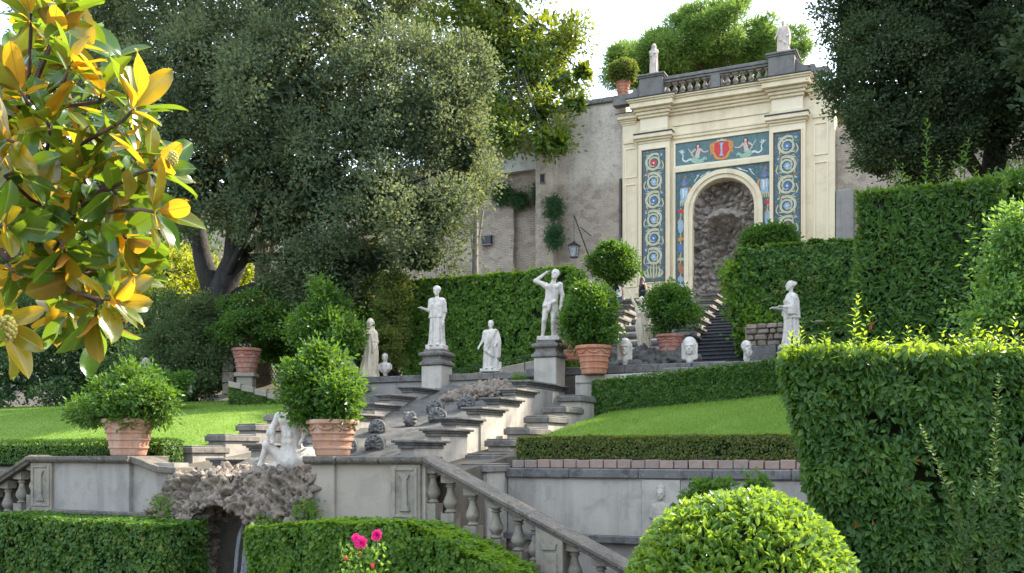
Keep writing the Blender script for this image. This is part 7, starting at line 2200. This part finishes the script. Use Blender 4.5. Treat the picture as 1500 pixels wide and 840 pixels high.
V, F, k = leaf_geo(P, rdir(rv, 150)+[0, 0, .2], rdir(rv, 150)+[0, -.6, .8], .05, .032, fine=True); rs.raw('leaves', V, F, M['l_ivy'], np.repeat(rv.uniform(0, 1, 150), k), kind='stuff')

# ------------------------------------------------------------------ the near magnolia branch
def magnolia_leaf(seed):
    rg = np.random.default_rng(seed); n = 10; m = 5
    Lf = 1.0; V, F = [], []
    cur = rg.uniform(.05, .3)*(1 if seed % 3 else -.6); fold = rg.uniform(.18, .42); wav = rg.uniform(0, .05); ph = rg.uniform(0, 6)
    for i in range(n):
        t = i/(n-1); w = .225*max(0.0, math.sin(math.pi*min(1, t**1.12*.965+.02)))**.62
        if i == n-1: w = .004
        for j in range(m):
            u = (j-2)/2
            x = u*w; y = t*Lf
            z = fold*abs(u)*w - cur*t*t*.55 + wav*math.sin(ph+7*t)*u
            V.append((x, y, z))
    for i in range(n-1):
        for j in range(m-1): F.append((i*m+j, i*m+j+1, (i+1)*m+j+1, (i+1)*m+j))
    me = bpy.data.meshes.new('leaf'); me.from_pydata([(x*.17, y*.17, z*.17) for x, y, z in V], [], F); me.update()
    me.polygons.foreach_set('use_smooth', [True]*len(me.polygons)); me.update()
    return me
MG = {k: [] for k in 'ab'}
for s in range(5):
    for k in 'ab':
        me = magnolia_leaf(s+1); me.materials.append(M['mag_'+k]); MG[k].append(me)
mg = Thing('magnolia_branch', 'near magnolia branches with big glossy leaves at upper left', 'branch', WP(-160, 260, 3.4), 'w')
rg = np.random.default_rng(77)
nleaf = 0
def put_leaf(c, d, nrm, L, kind, base=.0):
    global nleaf
    d = Vector(d).normalized(); nrm = Vector(nrm); x = d.cross(nrm)
    if x.length < 1e-3: x = d.cross(Vector((1, 0, 0)))
    x.normalize(); z = x.cross(d)
    o = link('leaf', MG[kind][nleaf % 5], None, mg.root); nleaf += 1
    s = L/.17
    mt = Matrix((x, d, z)).transposed().to_4x4() @ Matrix.Diagonal((s*rg.uniform(.9, 1.1), s, s, 1))
    mt.translation = Vector(c)-Vector(mg.org)
    o.matrix_local = mt
# rosettes: (px, py, depth, axis in the picture (right, up, towards viewer), leaves, length in m, share of backlit-coloured golden leaves)
ROS = [(78, 58, 3.3, (.3, 1, .2), 9, .15, .8), (102, 96, 3.2, (.2, .6, .6), 8, .14, .5), (196, 160, 3.2, (.75, .8, .3), 11, .165, .8), (150, 128, 3.3, (.1, .8, .5), 8, .14, .4), (226, 248, 3.2, (.9, .1, .3), 10, .155, .75),
       (205, 225, 3.35, (.5, .5, .6), 8, .15, .3), (230, 312, 3.15, (.95, -.35, .2), 9, .15, .85), (170, 285, 3.3, (.2, -.5, .8), 9, .155, .2), (120, 255, 3.35, (-.2, .2, .9), 9, .16, .15), (70, 175, 3.3, (-.1, .3, .9), 9, .155, .3),
       (28, 130, 3.2, (-.6, .7, .3), 8, .15, .75), (10, 205, 3.1, (-.3, -.1, .9), 8, .16, .6), (25, 250, 3.15, (.5, .1, .7), 7, .15, .7), (8, 330, 3.1, (.4, -.2, .8), 9, .155, .7), (95, 370, 3.25, (.1, -.6, .6), 9, .15, .3), (62, 300, 3.35, (0, 0, 1), 8, .15, .2),
       (165, 440, 3.15, (.7, -.2, .5), 11, .15, .75), (140, 465, 3.25, (-.2, -.8, .5), 9, .155, .15), (115, 405, 3.3, (-.5, -.3, .6), 8, .15, .4), (5, 478, 3.0, (.2, -.3, .6), 7, .15, .8), (185, 350, 3.3, (.3, -.6, .5), 8, .145, .35), (20, 400, 3.3, (.2, -.4, .7), 8, .14, .5),
       (110, 320, 3.4, (.2, -.2, .9), 8, .15, .1), (150, 210, 3.4, (.2, .3, .9), 8, .15, .2), (45, 20, 3.3, (-.1, .8, .4), 8, .15, .1), (100, 15, 3.3, (.5, .8, .2), 7, .13, .2), (200, 405, 3.35, (.3, .2, .8), 7, .13, .5), (40, 360, 3.3, (.1, .1, .9), 7, .14, .3)]
twig_pts = []
for px, py, d, ax, n, L, gold in ROS:
    c = WP(px, py, d); f = Vector((ax[0]+.15, -ax[2]*.3, ax[1]+.1)).normalized(); q = f.to_track_quat('Z', 'Y')
    twig_pts.append((c, f))
    for k in range(n):
        t = k*2.4+rg.uniform(-.45, .45); e = .35+1.25*(k/n)+rg.uniform(-.3, .3)
        dv = q @ Vector((math.cos(t)*math.sin(e), math.sin(t)*math.sin(e), math.cos(e)))
        nv = q @ Vector((-math.cos(t)*math.cos(e), -math.sin(t)*math.cos(e), math.sin(e)))
        nv = nv+Vector((0, 0, .3))+Vector(tuple(rg.normal(size=3)*.3))
        put_leaf(c-f*.03*(k/n)+dv*.012, dv, nv, L*rg.uniform(.75, 1.15), 'b' if rg.random() < gold*.88 else 'a')
for k in range(26):            # loose leaves along the twigs
    c, f = twig_pts[k % len(twig_pts)]; p = c-f*rg.uniform(.05, .14)+Vector(tuple(rg.normal(size=3)*.03))
    put_leaf(p, f*.4+Vector(tuple(rg.normal(size=3)))*.7, Vector((rg.normal()*.5, -.5, .8)), rg.uniform(.12, .16), 'a')
# the many leaves farther back on the same boughs
Pb, Db, Nb = [], [], []
for k in range(330):
    px, py = rg.uniform(-30, 225), rg.uniform(20, 510)
    if px > 110+105*math.sin(py/530*math.pi)**.6: continue
    Pb.append(WP(px, py, rg.uniform(3.36, 3.8))); Db.append(Vector((rg.normal()*.7+.25, rg.normal()*.4, rg.normal()*.6))); Nb.append(Vector((rg.normal()*.5, -.5+rg.normal()*.4, .7)))
nb3 = len(Pb); Vb_, Fb_ = [], []; c0 = 0
for p_, d_, n_ in zip(Pb, Db, Nb):
    me = MG['a'][c0 % 5]; d_ = d_.normalized(); x_ = d_.cross(n_).normalized(); z_ = x_.cross(d_)
    s_ = rg.uniform(.8, 1.05); v = np.array([tuple(q.co) for q in me.vertices])*s_
    Vb_.append(v @ np.array([tuple(x_), tuple(d_), tuple(z_)])+np.array(tuple(p_)))
    Fb_.append(np.array([tuple(f.vertices) for f in me.polygons])+c0*len(v)); c0 += 1
h_ = len(Vb_)*2//3; nv_ = len(Vb_[0])
mg.raw('rear_leaves', np.concatenate(Vb_[:h_]), np.concatenate(Fb_[:h_]), M['mag_a'], smooth=True, kind='stuff')
mg.raw('rear_leaves', np.concatenate(Vb_[h_:]), np.concatenate(Fb_[h_:])-h_*nv_, M['mag_b'], smooth=True, kind='stuff')
root = WP(-140, 300, 3.6)
forks = [WP(-20, 60, 3.5), WP(40, 150, 3.5), WP(60, 240, 3.5), WP(90, 320, 3.5), WP(60, 410, 3.45), WP(-40, 440, 3.3)]
for fk in forks:
    mb = MB(); mb.tube([root, Vector(root).lerp(fk, .5)+Vector((0, 0, .03)), fk], [.022, .016, .011], 8); mg.part('bough', mb, M['bark'], smooth='all')
for c, f in twig_pts:
    fk = min(forks, key=lambda w: (Vector(w)-c).length); m = (Vector(fk)+c)/2-f*.04
    mb = MB(); mb.tube([fk, m, c-f*.05, c], [.009, .007, .006, .005], 7); mg.part('twig', mb, M['bark'], smooth='all')
# seed cones
M['cone'] = plain('magnolia_cone', (.42, .36, .10), .7, .2, .3, 30)
for px, py, d in ((10, 482, 2.95), (253, 232, 3.12)):
    c = WP(px, py, d); mb = MB()
    s = 1.0 if px < 100 else .6
    for k in range(46):
        t = k*2.4; zz_ = -1+2*(k+.5)/46; r = math.sqrt(1-zz_*zz_)
        mb.ball((c.x+.024*s*r*math.cos(t), c.y+.024*s*r*math.sin(t), c.z+.036*s*zz_), .0075*s, 6, 4)
    mb.ball(c, (.023*s, .023*s, .034*s), 10, 8)
    mg.part('seed_cone', mb, M['cone'], smooth='all')
